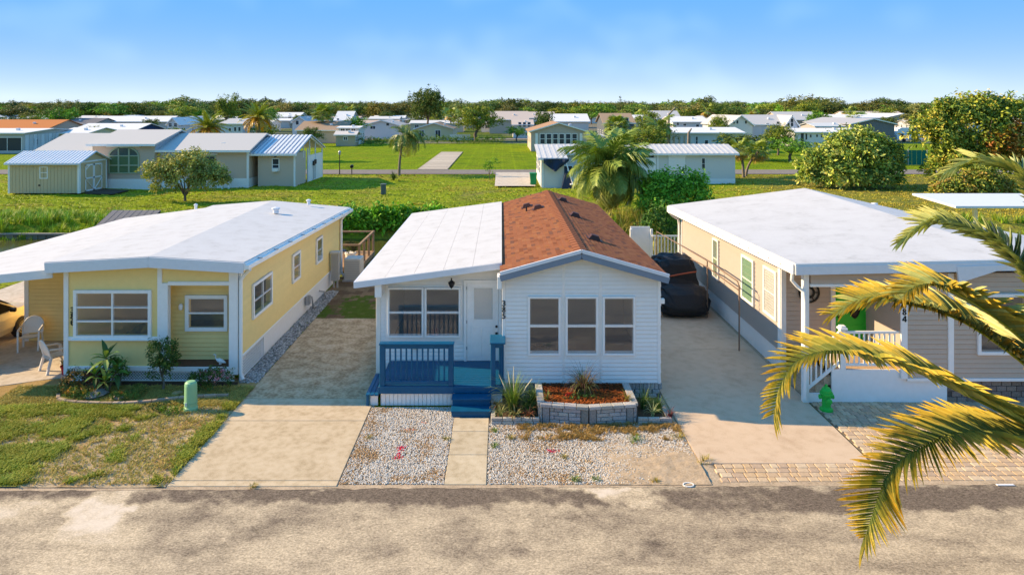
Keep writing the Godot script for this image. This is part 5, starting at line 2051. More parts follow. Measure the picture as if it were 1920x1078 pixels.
func make_taupe_yard() -> void:
	# toy-bright green hydrant
	var o := thing("fire_hydrant", "bright green ornamental fire hydrant at the porch corner", "hydrant", P(7.80, 0.01, 16.36))
	var g := mat_once("hydrant", 0.02, 0.45, 0.06, 0.4)
	var b := MB.new()
	b.lathe([Vector2(0.0, 0.0), Vector2(0.15, 0.0), Vector2(0.15, 0.05), Vector2(0.11, 0.07), Vector2(0.10, 0.10), Vector2(0.10, 0.38), Vector2(0.15, 0.39), Vector2(0.15, 0.43), Vector2(0.12, 0.44), Vector2(0.115, 0.49), Vector2(0.08, 0.55), Vector2(0.03, 0.575), Vector2(0.03, 0.62), Vector2(0.0, 0.63)], 20)
	part(o, "barrel", b, g)
	for s in [-1.0, 1.0]:
		b = MB.new()
		b.xf = Transform3D(Basis(Vector3(0, 0, 1), -PI / 2 * s), Vector3(s * 0.08, 0.33, 0))
		b.lathe([Vector2(0.045, 0.0), Vector2(0.045, 0.06), Vector2(0.055, 0.065), Vector2(0.055, 0.09), Vector2(0.02, 0.10), Vector2(0.0, 0.12)], 12)
		part(o, "side_cap", b, g)
	b = MB.new()
	b.xf = Transform3D(Basis(Vector3.RIGHT, PI / 2), Vector3(0, 0.27, 0.08))
	b.lathe([Vector2(0.06, 0.0), Vector2(0.06, 0.05), Vector2(0.07, 0.055), Vector2(0.07, 0.08), Vector2(0.0, 0.10)], 12)
	part(o, "front_cap", b, g)
	for k in 8:
		b = MB.new()
		var a := TAU * k / 8.0
		b.xf = Transform3D(Basis(), Vector3(cos(a) * 0.132, 0.43, sin(a) * 0.132))
		b.lathe([Vector2(0.014, 0), Vector2(0.014, 0.02), Vector2(0, 0.022)], 6)
		part(o, "bolt", b, g)
	# something bulky under a black cover
	o = thing("covered_cart", "bulky golf cart under a black cover with an orange strap", "golf cart", P(6.35, 0.02, 24.9))
	b = MB.new()
	var prof := [[1.62, 0.30, 0.40, 0.30], [1.55, 0.62, 0.55, 0.15], [1.40, 0.80, 0.80, 0.06], [1.10, 0.90, 0.98, 0.03], [0.75, 0.92, 1.02, 0.03], [0.62, 0.88, 0.80, 0.03], [0.35, 0.86, 0.78, 0.03], [0.20, 0.78, 1.05, 0.03], [0.12, 0.74, 1.55, 0.03], [0.0, 0.72, 1.72, 0.03], [-0.5, 0.76, 1.80, 0.03], [-1.0, 0.74, 1.74, 0.03], [-1.3, 0.66, 1.55, 0.05], [-1.38, 0.4, 1.2, 0.3]]
	var rings := []
	var N := 44
	var fine := []
	for i in prof.size() - 1:
		for q in 3:
			var t := q / 3.0
			fine.append([lerpf(prof[i][0], prof[i + 1][0], t), lerpf(prof[i][1], prof[i + 1][1], t), lerpf(prof[i][2], prof[i + 1][2], t), lerpf(prof[i][3], prof[i + 1][3], t)])
	fine.append(prof[-1])
	for s in fine:
		var ring := []
		for k in N:
			var a := PI * 2.0 * k / N
			var ca := cos(a)
			var sa := sin(a)
			var ex := 0.55
			var x: float = signf(ca) * pow(absf(ca), ex) * s[1]
			var y: float = (s[3] + s[2]) * 0.5 + signf(sa) * pow(absf(sa), ex) * (s[2] - s[3]) * 0.5
			var fold := 0.06 * sin(k * 1.7 + s[0] * 7.0) + 0.03 * sin(k * 0.9 - s[0] * 11.0) * step01(0.2, 0.9, s[2]) + 0.20 * (nv(x * 3.0, y * 3.0 + s[0] * 2.0, 1.0, 61.0) - 0.5) + 0.10 * (nv(x * 8.0, y * 8.0 + s[0] * 6.0, 1.0, 62.0) - 0.5)
			ring.append(Vector3(x * (1.0 + fold) + 0.03 * sin(y * 9.0 + s[0] * 4.0), y * (1.0 + fold * 0.3), s[0]))
		rings.append(ring)
	for i in rings.size() - 1:
		for k in N:
			var j := (k + 1) % N
			b.quad(rings[i][k], rings[i + 1][k], rings[i + 1][j], rings[i][j])
	for k in range(1, N - 1):
		b.tri(rings[0][0], rings[0][k], rings[0][k + 1])
		b.tri(rings[-1][0], rings[-1][k + 1], rings[-1][k])
	part(o, "cover", b, M.tarp)
	b = MB.new()
	b.tube([Vector3(-0.84, 0.80, 0.25), Vector3(-0.5, 1.12, 0.26), Vector3(0.0, 1.20, 0.20), Vector3(0.5, 1.28, 0.17), Vector3(0.74, 1.30, 0.12)], [0.028], 6)
	part(o, "strap", b, mat_once("strap", 0.50, 0.12, 0.06, 0.8))
	# pipe frame along the wall
	o = thing("pipe_frame", "rusty brown pipe frame standing along the taupe wall", "pipe frame")
	var pm := mat_once("pipe", 0.24, 0.16, 0.11, 0.55, 0.2)
	for q in [[[P(7.1, 0.0, 20.35), P(7.1, 1.95, 20.35), P(7.1, 2.06, 20.5), P(7.1, 2.02, 23.5)], 0], [[P(7.1, 0.05, 23.5), P(7.1, 1.98, 23.5)], 0], [[P(7.1, 2.0, 23.55), P(6.9, 1.95, 27.0), P(6.75, 1.9, 29.6)], 0], [[P(7.1, 1.82, 20.4), P(7.1, 1.78, 23.5), P(6.95, 1.65, 26.0)], 0], [[P(6.75, 1.9, 29.6), P(6.72, 0.0, 29.7)], 0], [[P(6.95, 1.65, 26.0), P(6.0, 1.25, 25.4), P(5.3, 0.9, 25.0)], 1]]:
		b = MB.new()
		b.tube(q[0], [0.022], 8)
		part(o, "pipe", b, pm if q[1] == 0 else M.metal)
	rebase(o, P(7.1, 0, 23))
	# white fence and landing at the back
	o = thing("white_fence", "white picket railing behind the shingle roofed house", "fence")
	b = MB.new()
	b.cbox(P(6.35, 1.0, 31.2), Vector3(0.9, 1.7, 0.05), 0.01)
	part(o, "panel", b, M.trim)
	for y in [0.55, 1.45]:
		b = MB.new()
		b.cbox(P(7.7, y, 31.0), Vector3(1.7, 0.07, 0.06), 0.01)
		part(o, "rail", b, M.trim)
	for k in 11:
		b = MB.new()
		b.box(P(6.98 + k * 0.15, 1.0, 31.0), Vector3(0.05, 0.9, 0.04))
		part(o, "picket", b, M.trim)
	for x in [5.92, 6.85, 8.55]:
		b = MB.new()
		b.cbox(P(x, 0.85, 31.1), Vector3(0.11, 1.8, 0.11), 0.01)
		part(o, "post", b, M.trim)
	rebase(o, P(7, 0, 31.1))
	# sloped panel canopy over the dock behind
	o = thing("dock_canopy", "pale metal dock canopy on white braced posts", "canopy")
	b = MB.new()
	b.hexa([P(22.0, 2.42, 33.0), P(28.0, 2.42, 33.0), P(28.0, 2.60, 36.5), P(22.0, 2.60, 36.5)], [P(22.0, 2.52, 33.0), P(28.0, 2.52, 33.0), P(28.0, 2.70, 36.5), P(22.0, 2.70, 36.5)])
	part(o, "roof", b, M.metal)
	for x in [24.1, 27.0]:
		b = MB.new()
		b.tube([P(x, -1.2, 34.6), P(x, 2.45, 34.6)], [0.07], 8)
		part(o, "post", b, M.trim)
		b = MB.new()
		b.tube([P(x, 1.0, 34.6), P(x - 1.0, 2.42, 33.4)], [0.05], 8)
		part(o, "brace", b, M.trim)
	rebase(o, P(25, -0.5, 34.6))


# ---- plants ----------------------------------------------------------------

func rand_dir(r: RandomNumberGenerator) -> Vector3:
	var z := r.randf_range(-1, 1)
	var a := r.randf() * TAU
	var s := sqrt(1.0 - z * z)
	return Vector3(cos(a) * s, z, sin(a) * s)


func one_leaf(b: MB, p: Vector3, nrm: Vector3, along: Vector3, ln: float, wd: float) -> void:
	var u := (along - nrm * along.dot(nrm)).normalized()
	var s := u.cross(nrm) * wd * 0.5
	var tip := p + u * ln
	var mid := p + u * ln * 0.45 + nrm * ln * 0.10
	b.tri(p, mid + s, tip)
	b.tri(p, tip, mid - s)


# leaves through the outer part of a set of lobes: [centre, radii, colours or null]
func crown(seed_: int, lobes: Array, n: int, size: float, cols: Array, inner := 0.55, droop := 0.25) -> ArrayMesh:
	var r := RandomNumberGenerator.new()
	r.seed = seed_
	var b := MB.new()
	var tot := 0.0
	for l in lobes:
		tot += pow(l[1].x * l[1].y * l[1].z, 0.66)
	for l in lobes:
		var k := int(n * pow(l[1].x * l[1].y * l[1].z, 0.66) / tot)
		var pal: Array = l[2] if l.size() > 2 else cols
		var clumps := maxi(6, k / 14)
		for q in clumps:
			var dir := rand_dir(r)
			if dir.y < -0.55:
				dir.y *= -0.6
			var rad := inner + (1.0 - inner) * pow(r.randf(), 0.6)
			if r.randf() < 0.3:
				rad *= r.randf_range(1.0, 1.28)
			var cc: Vector3 = l[0] + dir * rad * l[1]
			var tone: Color = pal[r.randi() % pal.size()]
			var cs := r.randf_range(0.7, 1.35)
			for m in r.randi_range(9, 19):
				var off := rand_dir(r) * size * r.randf_range(0.3, 1.7)
				var nn := (dir * 0.6 + rand_dir(r) * 0.75 + Vector3.UP * 0.35).normalized()
				var s := r.randf_range(0.75, 1.25)
				b.col = Color(tone.r * s, tone.g * s * r.randf_range(0.92, 1.06), tone.b * s)
				var al := (dir + rand_dir(r) * 0.9 - Vector3.UP * droop).normalized()
				one_leaf(b, cc + off, nn, al, size * cs * r.randf_range(0.75, 1.3), size * cs * r.randf_range(0.45, 0.7))
	return b.mesh()


func limbs(seed_: int, h: float, r0: float, reach: float, n: int, fork := 0.35) -> ArrayMesh:
	var r := RandomNumberGenerator.new()
	r.seed = seed_
	var b := MB.new()
	b.col = Color(0.23, 0.19, 0.15)
	var f := Vector3(r.randf_range(-0.1, 0.1), h * fork, r.randf_range(-0.1, 0.1))
	b.tube([Vector3(0, -0.1, 0), f * 0.5 + Vector3(r.randf_range(-0.05, 0.05), 0, 0), f], [r0 * 1.25, r0, r0 * 0.85], 9)
	for k in n:
		var a := TAU * k / n + r.randf() * 0.6
		var e := Vector3(cos(a) * reach * r.randf_range(0.4, 0.8), h * r.randf_range(0.62, 0.9), sin(a) * reach * r.randf_range(0.4, 0.8))
		var m := f.lerp(e, 0.5) + Vector3(0, h * 0.06, 0) + rand_dir(r) * reach * 0.08
		b.tube([f - Vector3(0, 0.05, 0), m, e], [r0 * 0.65, r0 * 0.38, r0 * 0.12], 7)
	return b.mesh()


func plant(called: String, label: String, category: String, p: Vector3, turn: float, crown_m: Mesh, trunk_m: Mesh = null, s := Vector3.ONE, group := "", part_name := "crown") -> Node3D:
	var o := thing(called, label, category, p, turn, group)
	if trunk_m:
		inst(o, "trunk", trunk_m, M.bark, Transform3D(Basis().scaled(s), Vector3.ZERO))
	inst(o, part_name, crown_m, M.leaf, Transform3D(Basis().scaled(s), Vector3.ZERO))
	return o


# tuft of long arching blades
func tuft(seed_: int, n: int, ln: float, wd: float, arch: float, cols: Array, spread := 0.06) -> ArrayMesh:
	var r := RandomNumberGenerator.new()
	r.seed = seed_
	var b := MB.new()
	for i in n:
		var a := r.randf() * TAU
		var dir := Vector3(cos(a), 0, sin(a))
		var sd := Vector3(-sin(a), 0, cos(a)) * wd
		var o := dir * r.randf() * spread
		var l := ln * r.randf_range(0.55, 1.1)
		var lean := arch * r.randf_range(0.25, 1.25)
		var c: Color = cols[r.randi() % cols.size()]
		var sh := r.randf_range(0.75, 1.25)
		b.col = Color(c.r * sh, c.g * sh, c.b * sh)
		var prev := o
		var ang := PI / 2 - 0.15 * lean
		for k in 5:
			var nxt := prev + (dir * cos(ang) + Vector3.UP * sin(ang)) * l / 5.0
			var w0 := 1.0 - k * 0.18
			var w1 := 1.0 - (k + 1) * 0.19
			b.quad(prev - sd * w0, prev + sd * w0, nxt + sd * w1, nxt - sd * w1)
			prev = nxt
			ang -= lean * 0.55 * (0.5 + k * 0.25)
	return b.mesh()


# feather frond: the spine leaves the origin along +x and bends down
func frond_mesh(seed_: int, ln: float, bend: float, leaf: float, n: int, c0: Color, c1: Color, wd := 0.035, hang := 0.5) -> ArrayMesh:
	var r := RandomNumberGenerator.new()
	r.seed = seed_
	var b := MB.new()
	var pts := [Vector3.ZERO]
	var ang := 0.0
	var segs := 9
	for k in segs:
		pts.append(pts[-1] + Vector3(cos(ang), sin(ang), 0) * ln / segs)
		ang -= bend / segs * (0.5 + 1.1 * k / segs)
	b.col = c0.lerp(c1, 0.6)
	b.tube(pts, [0.05 * ln / 3, 0.04 * ln / 3, 0.03 * ln / 3, 0.025 * ln / 3, 0.02 * ln / 3, 0.015 * ln / 3, 0.012 * ln / 3, 0.008 * ln / 3, 0.006 * ln / 3, 0.003], 5)
	for i in n:
		var t := 0.14 + 0.86 * i / n
		var q := t * segs
		var k := mini(int(q), segs - 1)
		var p: Vector3 = pts[k].lerp(pts[k + 1], q - k)
		var f: Vector3 = (pts[k + 1] - pts[k]).normalized()
		var up := Vector3(0, 0, 1).cross(f)
		for s in [-1.0, 1.0]:
			var l := leaf * (0.45 + 0.9 * sin(PI * clampf(t * 0.95 + 0.08, 0, 1))) * r.randf_range(0.85, 1.1)
			var dir := (Vector3(0, 0, s) * 0.85 + f * r.randf_range(0.45, 0.8) + up * r.randf_range(-0.05, 0.35)).normalized()
			var m := p + dir * l * 0.5
			var e := p + dir * l + Vector3(0, -hang * l * r.randf_range(0.5, 1.2), 0)
			var w := f * wd * 0.5
			b.col = c0.lerp(c1, clampf(r.randf() * 0.7 + (t - 0.5) * 0.3, 0, 1))
			b.quad(p - w, p + w, m + w * 1.1, m - w * 1.1)
			b.tri(m - w * 1.1, m + w * 1.1, e)
	return b.mesh()


func fan_mesh(seed_: int, stalk: float, rad: float, c0: Color, c1: Color) -> ArrayMesh:
	var r := RandomNumberGenerator.new()
	r.seed = seed_
	var b := MB.new()
	b.col = c0
	b.tube([Vector3.ZERO, Vector3(stalk, 0, 0)], [0.025, 0.018], 5)
	var o := Vector3(stalk, 0, 0)
	for k in 22:
		var a := -2.1 + 4.2 * k / 21.0
		var l := rad * (1.0 - 0.25 * absf(a) / 2.1) * r.randf_range(0.85, 1.1)
		var dir := Vector3(cos(a), 0.0, sin(a))
		var sd := Vector3(-sin(a), 0, cos(a)) * rad * 0.075
		b.col = c0.lerp(c1, r.randf())
		var m := o + dir * l * 0.6 + Vector3(0, -0.05 * l + 0.05 * (k % 2), 0)
		var e := o + dir * l + Vector3(0, -0.35 * l * r.randf_range(0.6, 1.3), 0)
		b.tri(o, m + sd, m - sd)
		b.tri(m - sd, m + sd, e)
	return b.mesh()


# a palm from a few shared frond meshes; lean bends the trunk
func palm(called: String, label: String, p: Vector3, h: float, r0: float, meshes: Array, n: int, top_pitch: float, low_pitch: float, lean := Vector3.ZERO, sc := 1.0, skew := Vector3.ZERO, part_name := "frond", group := "") -> void:
	var o := thing(called, label, "palm tree", p, 0.0, group)
	var b := MB.new()
	b.col = Color(0.30, 0.26, 0.21)
	var pts := []
	var rad := []
	for k in 7:
		var t := k / 6.0
		pts.append(Vector3(0, -0.1, 0) + Vector3.UP * (h + 0.1) * t + lean * t * t)
		rad.append(r0 * (1.25 - 0.45 * t + (0.25 if k == 6 else 0.0)))
	b.tube(pts, rad, 9)
	part(o, "trunk", b, M.bark)
	var top: Vector3 = pts[-1]
	for k in n:
		var t := k / float(n)
		var yaw := k * 2.39996 + rng.randf() * 0.3
		var pitch := lerpf(top_pitch, low_pitch, pow(t, 0.8)) + rng.randf_range(-0.1, 0.1)
		var m: Mesh = meshes[mini(int(t * meshes.size()), meshes.size() - 1)]
		var bs := Basis(Vector3.UP, yaw) * Basis(Vector3(0, 0, 1), pitch) * Basis(Vector3.RIGHT, rng.randf_range(-0.4, 0.4))
		if skew != Vector3.ZERO:
			var out := (bs.x + skew).normalized()
			var side := out.cross(Vector3.UP).normalized()
			bs = Basis(out, side.cross(out), side)
		inst(o, part_name, m, M.frond, Transform3D(bs.scaled(Vector3.ONE * sc * rng.randf_range(0.88, 1.08)), top + Vector3(0, 0.05, 0)))


func make_front_palm() -> void:
	# date palm on the near verge; its crown stands just outside the picture
	var o := thing("date_palm", "yellowing date palm whose long fronds reach in over the street", "palm tree", P(6.56, 0, 7.5))
	var base := Vector3(6.56, 0, -7.5)
	var b := MB.new()
	b.col = Color(0.26, 0.21, 0.16)
	var pts := []
	var rad := []
	for k in 15:
		pts.append(Vector3(0.03 * sin(k * 1.3), -0.1 + 3.4 * k / 14.0, 0))
		rad.append(0.30 + (0.04 if k % 2 else 0.0) + 0.05 * step01(9, 14, k))
	b.tube(pts, rad, 14)
	part(o, "trunk", b, M.bark)
	# spines in world metres, from the crown to the tip, then leaflet length, colour of young and of yellowed leaflets, twist
	var fronds := [
		[[6.56, 3.46, 7.5], [5.76, 3.81, 7.3], [4.83, 4.28, 7.1], [4.16, 4.59, 7.0], [3.45, 4.78, 6.9], [3.06, 4.71, 6.9], [2.86, 4.49, 6.9], [2.78, 4.17, 6.9]],
		[[6.56, 3.46, 7.5], [5.91, 3.68, 7.2], [5.35, 3.83, 7.0], [4.65, 4.01, 6.8], [4.19, 3.94, 6.7], [3.83, 3.67, 6.7], [3.61, 3.35, 6.6], [3.55, 3.08, 6.6]],
		[[6.56, 3.46, 7.5], [6.15, 4.25, 7.5], [5.74, 4.70, 7.5], [5.25, 5.08, 7.5], [4.88, 5.28, 7.5], [4.63, 5.30, 7.5], [4.45, 5.21, 7.5]],
		[[6.56, 3.46, 7.5], [6.34, 3.98, 7.8], [6.00, 4.36, 8.0], [5.50, 4.71, 8.2], [4.93, 4.87, 8.3], [4.52, 4.89, 8.4], [4.17, 4.68, 8.5]],
		[[6.56, 3.46, 7.5], [6.33, 4.80, 7.9], [6.11, 5.49, 8.2], [5.72, 5.75, 8.5], [5.41, 5.79, 8.6], [5.17, 5.57, 8.7]],
		[[6.56, 3.46, 7.5], [6.51, 5.29, 7.9], [6.31, 6.34, 8.2], [6.10, 6.53, 8.4], [5.88, 6.58, 8.5], [5.66, 6.43, 8.6]],
		[[6.56, 3.46, 7.5], [7.3, 4.4, 7.2], [8.2, 4.9, 7.0], [9.2, 4.7, 6.9], [9.8, 4.1, 6.8]],
		[[6.56, 3.46, 7.5], [7.3, 3.9, 8.0], [8.1, 4.1, 8.7], [9.0, 3.7, 9.2], [9.5, 3.0, 9.5]],
		[[6.56, 3.46, 7.5], [7.4, 3.9, 6.9], [8.2, 4.0, 6.2], [8.9, 3.5, 5.7], [9.3, 2.8, 5.4]],
		[[6.56, 3.46, 7.5], [7.0, 5.0, 7.5], [7.6, 6.2, 7.6], [8.3, 6.8, 7.7], [8.9, 6.7, 7.8]],
		[[6.56, 3.46, 7.5], [6.8, 4.3, 6.6], [6.9, 4.8, 5.6], [6.9, 4.6, 4.7], [6.9, 4.0, 4.1]],
		[[6.56, 3.46, 7.5], [7.6, 3.6, 7.6], [8.6, 3.4, 7.7], [9.4, 2.7, 7.8], [9.8, 1.9, 7.9]],
		[[6.56, 3.46, 7.5], [7.2, 4.8, 7.9], [8.0, 5.7, 8.3], [8.9, 5.9, 8.6], [9.5, 5.4, 8.8]],
		[[6.56, 3.46, 7.5], [6.9, 4.7, 6.9], [7.2, 5.5, 6.1], [7.4, 5.6, 5.2], [7.5, 5.1, 4.6]],
	]
	var unit := []
	var yellowing := [[Color(0.16, 0.21, 0.05), Color(0.70, 0.52, 0.08)], [Color(0.24, 0.26, 0.07), Color(0.70, 0.46, 0.05)], [Color(0.27, 0.34, 0.13), Color(0.60, 0.57, 0.20)], [Color(0.12, 0.18, 0.06), Color(0.38, 0.40, 0.12)]]
	for y in yellowing:
		b = MB.new()
		for k in 4:
			var t0 := k / 4.0
			var t1 := (k + 1) / 4.0
			var w0: float = [0.7, 1.0, 0.95, 0.62][k] * 0.5
			var w1: float = [1.0, 0.95, 0.62, 0.02][k] * 0.5
			b.col = y[0].lerp(y[1], clampf((t0 + t1) * 0.62 - 0.08, 0, 1))
			var a := Vector3(t0, -0.16 * t0 * t0, 0)
			var d := Vector3(t1, -0.16 * t1 * t1, 0)
			for s in [-1.0, 1.0]:
				var e0 := a + Vector3(0, w0 * 0.45, s * w0)
				var e1 := d + Vector3(0, w1 * 0.45, s * w1)
				if s > 0:
					b.quad(a, e0, e1, d)
				else:
					b.quad(a, d, e1, e0)
		unit.append(b.mesh())
	var made := 0
	for fi in fronds.size():
		var cv := Curve3D.new()
		var w: Array = fronds[fi]
		for k in w.size():
			var q := P(w[k][0], w[k][1], w[k][2]) - base
			var prv := P(w[maxi(k - 1, 0)][0], w[maxi(k - 1, 0)][1], w[maxi(k - 1, 0)][2])
			var nxt := P(w[mini(k + 1, w.size() - 1)][0], w[mini(k + 1, w.size() - 1)][1], w[mini(k + 1, w.size() - 1)][2])
			var tg := (nxt - prv) * 0.17
			cv.add_point(q, -tg, tg)
		var L := cv.get_baked_length()
		var sp := []
		var rr := []
		for k in 25:
			sp.append(cv.sample_baked(L * k / 24.0, true))
			rr.append(lerpf(0.032, 0.006, pow(k / 24.0, 0.7)))
		b = MB.new()
		b.col = Color(0.46, 0.42, 0.06) if fi < 4 else Color(0.36, 0.36, 0.07)
		b.tube(sp, rr, 7)
		var fr := part(o, "frond", b, M.frond)
		var rest := MB.new()
		var n := 122 if fi < 2 else 140
		for i in n:
			var t := 0.16 + 0.84 * pow((i + 0.5) / n, 0.96)
			var p := cv.sample_baked(L * t, true)
			var f := (cv.sample_baked(minf(L * t + 0.05, L), true) - cv.sample_baked(maxf(L * t - 0.05, 0.0), true)).normalized()
			var side := f.cross(Vector3.UP).normalized()
			var up := side.cross(f).normalized()
			for s in [-1.0, 1.0]:
				var ln := (0.34 + 0.24 * sin(PI * clampf(t, 0.1, 0.92))) * rng.randf_range(0.88, 1.08) * (1.0 if t < 0.9 else 0.75) * (1.0 if fi < 2 else 1.2)
				var spread: float = lerpf(1.15, 0.8, t)
				var dir: Vector3 = (side * s * 0.95 * spread + f * lerpf(0.26, 0.52, t) + up * rng.randf_range(0.15, 0.55) * (1.0 - 0.3 * t) - Vector3.UP * 0.12).normalized()
				var nrm: Vector3 = (up * 0.8 + side * s * -0.35 + rand_dir(rng) * 0.15).normalized()
				var zz := dir.cross(nrm).normalized()
				var bs := Basis(dir * ln, zz.cross(dir) * 0.045, zz * 0.034)
				bs = Basis(dir * ln, zz.cross(dir).normalized() * ln * 0.35, zz * rng.randf_range(0.018, 0.027))
				var kind := 3
				if fi < 2:
					kind = 0 if rng.randf() < 0.65 else 1
				elif fi < 4:
					kind = 1 if rng.randf() < 0.35 + t * 0.5 else 2
				else:
					kind = 2 if rng.randf() < 0.7 else 3
				var tr := Transform3D(bs, p)
				if fi < 2 and made < 298 and t > 0.2:
					inst(fr, "leaflet", unit[kind], M.frond, tr)
					made += 1
				else:
					append(rest, unit[kind], tr)
		part(fr, "leaflets", rest, M.frond).set_meta("kind", "stuff")


func append(b: MB, m: ArrayMesh, t: Transform3D) -> void:
	var a := m.surface_get_arrays(0)
	var v: PackedVector3Array = a[Mesh.ARRAY_VERTEX]
	var n: PackedVector3Array = a[Mesh.ARRAY_NORMAL]
	var c: PackedColorArray = a[Mesh.ARRAY_COLOR]
	var nb := t.basis.inverse().transposed()
	for i in v.size():
		b.v.append(t * v[i])
		b.n.append((nb * n[i]).normalized())
		b.c.append(c[i])


func make_bed_plants() -> void:
	var G := [Color(0.10, 0.17, 0.02), Color(0.16, 0.24, 0.03), Color(0.07, 0.12, 0.02)]
	var DG := [Color(0.045, 0.095, 0.018), Color(0.07, 0.13, 0.02), Color(0.10, 0.16, 0.025)]
	# beside the steps
	var o := thing("fountain_grass", "tall bright green fountain grass with cream plumes beside the steps", "grass", P(0.27, 0.08, 16.05))
	inst(o, "blades", tuft(11, 170, 1.05, 0.009, 0.75, [Color(0.20, 0.30, 0.03), Color(0.28, 0.34, 0.05), Color(0.13, 0.22, 0.03)], 0.09), M.leaf)
	inst(o, "blades", tuft(12, 110, 0.85, 0.008, 1.7, [Color(0.05, 0.07, 0.025), Color(0.08, 0.10, 0.03)], 0.12), M.leaf)
	for k in 5:
		var b := MB.new()
		b.col = Color(0.70, 0.62, 0.40)
		var a: float = [2.6, 1.2, 0.4, 3.4, 1.9][k]
		var dir := Vector3(cos(a) * [0.35, 0.1, 0.5, 0.1, -0.05][k], 1.0, 0.12).normalized()
		var h: float = [0.95, 0.85, 0.9, 1.0, 1.1][k]
		b.tube([dir * h * 0.6, dir * h * 0.8 + Vector3(dir.x * 0.03, 0, 0), dir * h * 1.08 + Vector3(dir.x * 0.12, -0.02, 0)], [0.004, 0.013, 0.004], 6)
		part(o, "plume", b, M.matte)
	var rosettes := [
		[-0.02, 15.80, 0.30, 0.034, [Color(0.30, 0.32, 0.10), Color(0.42, 0.40, 0.16), Color(0.18, 0.20, 0.06)], "pale spiky bromeliad at the front corner of the low edging beside the steps"],
		[0.32, 15.74, 0.30, 0.034, [Color(0.34, 0.33, 0.12), Color(0.40, 0.24, 0.10), Color(0.20, 0.22, 0.06)], "spiky bromeliad with reddish heart in front of the fountain grass"],
		[0.62, 15.76, 0.27, 0.032, [Color(0.40, 0.13, 0.06), Color(0.30, 0.20, 0.07), Color(0.22, 0.10, 0.05)], "red brown bromeliad against the planter's corner"],
		[-0.08, 16.15, 0.30, 0.030, [Color(0.36, 0.26, 0.08), Color(0.20, 0.20, 0.05), Color(0.42, 0.16, 0.06)], "orange tinged bromeliad between the steps and the fountain grass"],
		[0.60, 16.10, 0.42, 0.020, DG, "dark grassy clump behind the red brown bromeliad"],
		[0.75, 16.50, 0.50, 0.016, DG, "dark strap leaved clump against the grey skirting"],
		[1.08, 16.02, 0.24, 0.022, [Color(0.32, 0.30, 0.06), Color(0.22, 0.24, 0.05), Color(0.30, 0.14, 0.05)], "small yellow green bromeliad in the planter corner toward the steps"],
		[2.94, 15.98, 0.24, 0.022, [Color(0.38, 0.34, 0.05), Color(0.26, 0.28, 0.05), Color(0.34, 0.16, 0.05)], "small yellow green bromeliad in the planter corner toward the driveway"],
		[3.40, 16.28, 0.50, 0.013, DG, "dark green strap leaved clump at the driveway end of the planter"],
		[3.70, 16.10, 0.40, 0.014, DG, "lower dark strap leaved clump nearest the coated driveway"],
		[3.52, 15.82, 0.34, 0.024, [Color(0.38, 0.42, 0.18), Color(0.16, 0.24, 0.06), Color(0.48, 0.48, 0.24)], "cream striped spider plant inside the low edging by the driveway"],
		[3.92, 15.78, 0.24, 0.026, [Color(0.12, 0.025, 0.04), Color(0.20, 0.04, 0.05), Color(0.08, 0.05, 0.03)], "purple leaved plant spilling toward the driveway"],
	]
	var i := 20
	for q in rosettes:
		var t := thing("bromeliad" if q[3] > 0.021 else "strap_plant", q[5], "plant", P(q[0], 0.08 if q[1] < 15.99 or q[0] < 0.9 or q[0] > 3.1 else 0.38, q[1]))
		if q[0] > 0.95 and q[0] < 3.0:
			t.position.y = 0.38
		inst(t, "blades", tuft(i, 34 if q[3] > 0.021 else 110, q[2] * 1.3, q[3] * 0.62, 1.35, q[4], 0.03 if q[3] > 0.021 else 0.08), M.leaf)
		i += 1
	o = thing("purple_fountain_grass", "arching olive and purple grass in the middle of the mulch", "grass", P(1.98, 0.38, 16.42))
	inst(o, "blades", tuft(41, 190, 0.78, 0.012, 1.5, [Color(0.13, 0.15, 0.04), Color(0.22, 0.21, 0.06), Color(0.10, 0.05, 0.045), Color(0.16, 0.10, 0.05)], 0.16), M.leaf)
	inst(o, "blades", tuft(42, 40, 1.0, 0.007, 1.1, [Color(0.06, 0.04, 0.04), Color(0.11, 0.07, 0.05)], 0.12), M.leaf)
	plant("ground_cover", "low green creeper with red flowers along the mulch edge", "plant", P(1.9, 0.40, 16.12), 0, crown(43, [[Vector3(-0.15, 0.03, 0), Vector3(0.38, 0.07, 0.10)], [Vector3(0.2, 0.03, 0.02), Vector3(0.3, 0.07, 0.10)], [Vector3(-0.3, 0.09, -0.02), Vector3(0.06, 0.03, 0.05), [Color(0.5, 0.03, 0.02)]]], 420, 0.032, [Color(0.05, 0.14, 0.03), Color(0.08, 0.20, 0.04), Color(0.04, 0.09, 0.03)]), null, Vector3.ONE, "", "leaves")
	# flower bed of the yellow house
	plant("croton_shrub", "rust and green shrub at the carport end of the flower bed", "shrub", P(-10.78, 0.03, 17.30), 0, crown(51, [[Vector3(0, 0.32, 0), Vector3(0.30, 0.34, 0.26)], [Vector3(-0.18, 0.2, 0.1), Vector3(0.2, 0.2, 0.2)]], 1500, 0.045, [Color(0.10, 0.13, 0.025), Color(0.20, 0.15, 0.03), Color(0.32, 0.16, 0.03), Color(0.06, 0.10, 0.02)]), limbs(51, 0.5, 0.02, 0.3, 5))
	plant("croton_shrub", "dark reddish shrub between the rust coloured one and the plumeria", "shrub", P(-10.38, 0.03, 17.35), 0, crown(52, [[Vector3(0, 0.32, 0), Vector3(0.24, 0.34, 0.24)]], 1200, 0.045, [Color(0.12, 0.06, 0.025), Color(0.18, 0.09, 0.03), Color(0.07, 0.09, 0.02), Color(0.30, 0.06, 0.05)]), limbs(52, 0.5, 0.02, 0.2, 4))
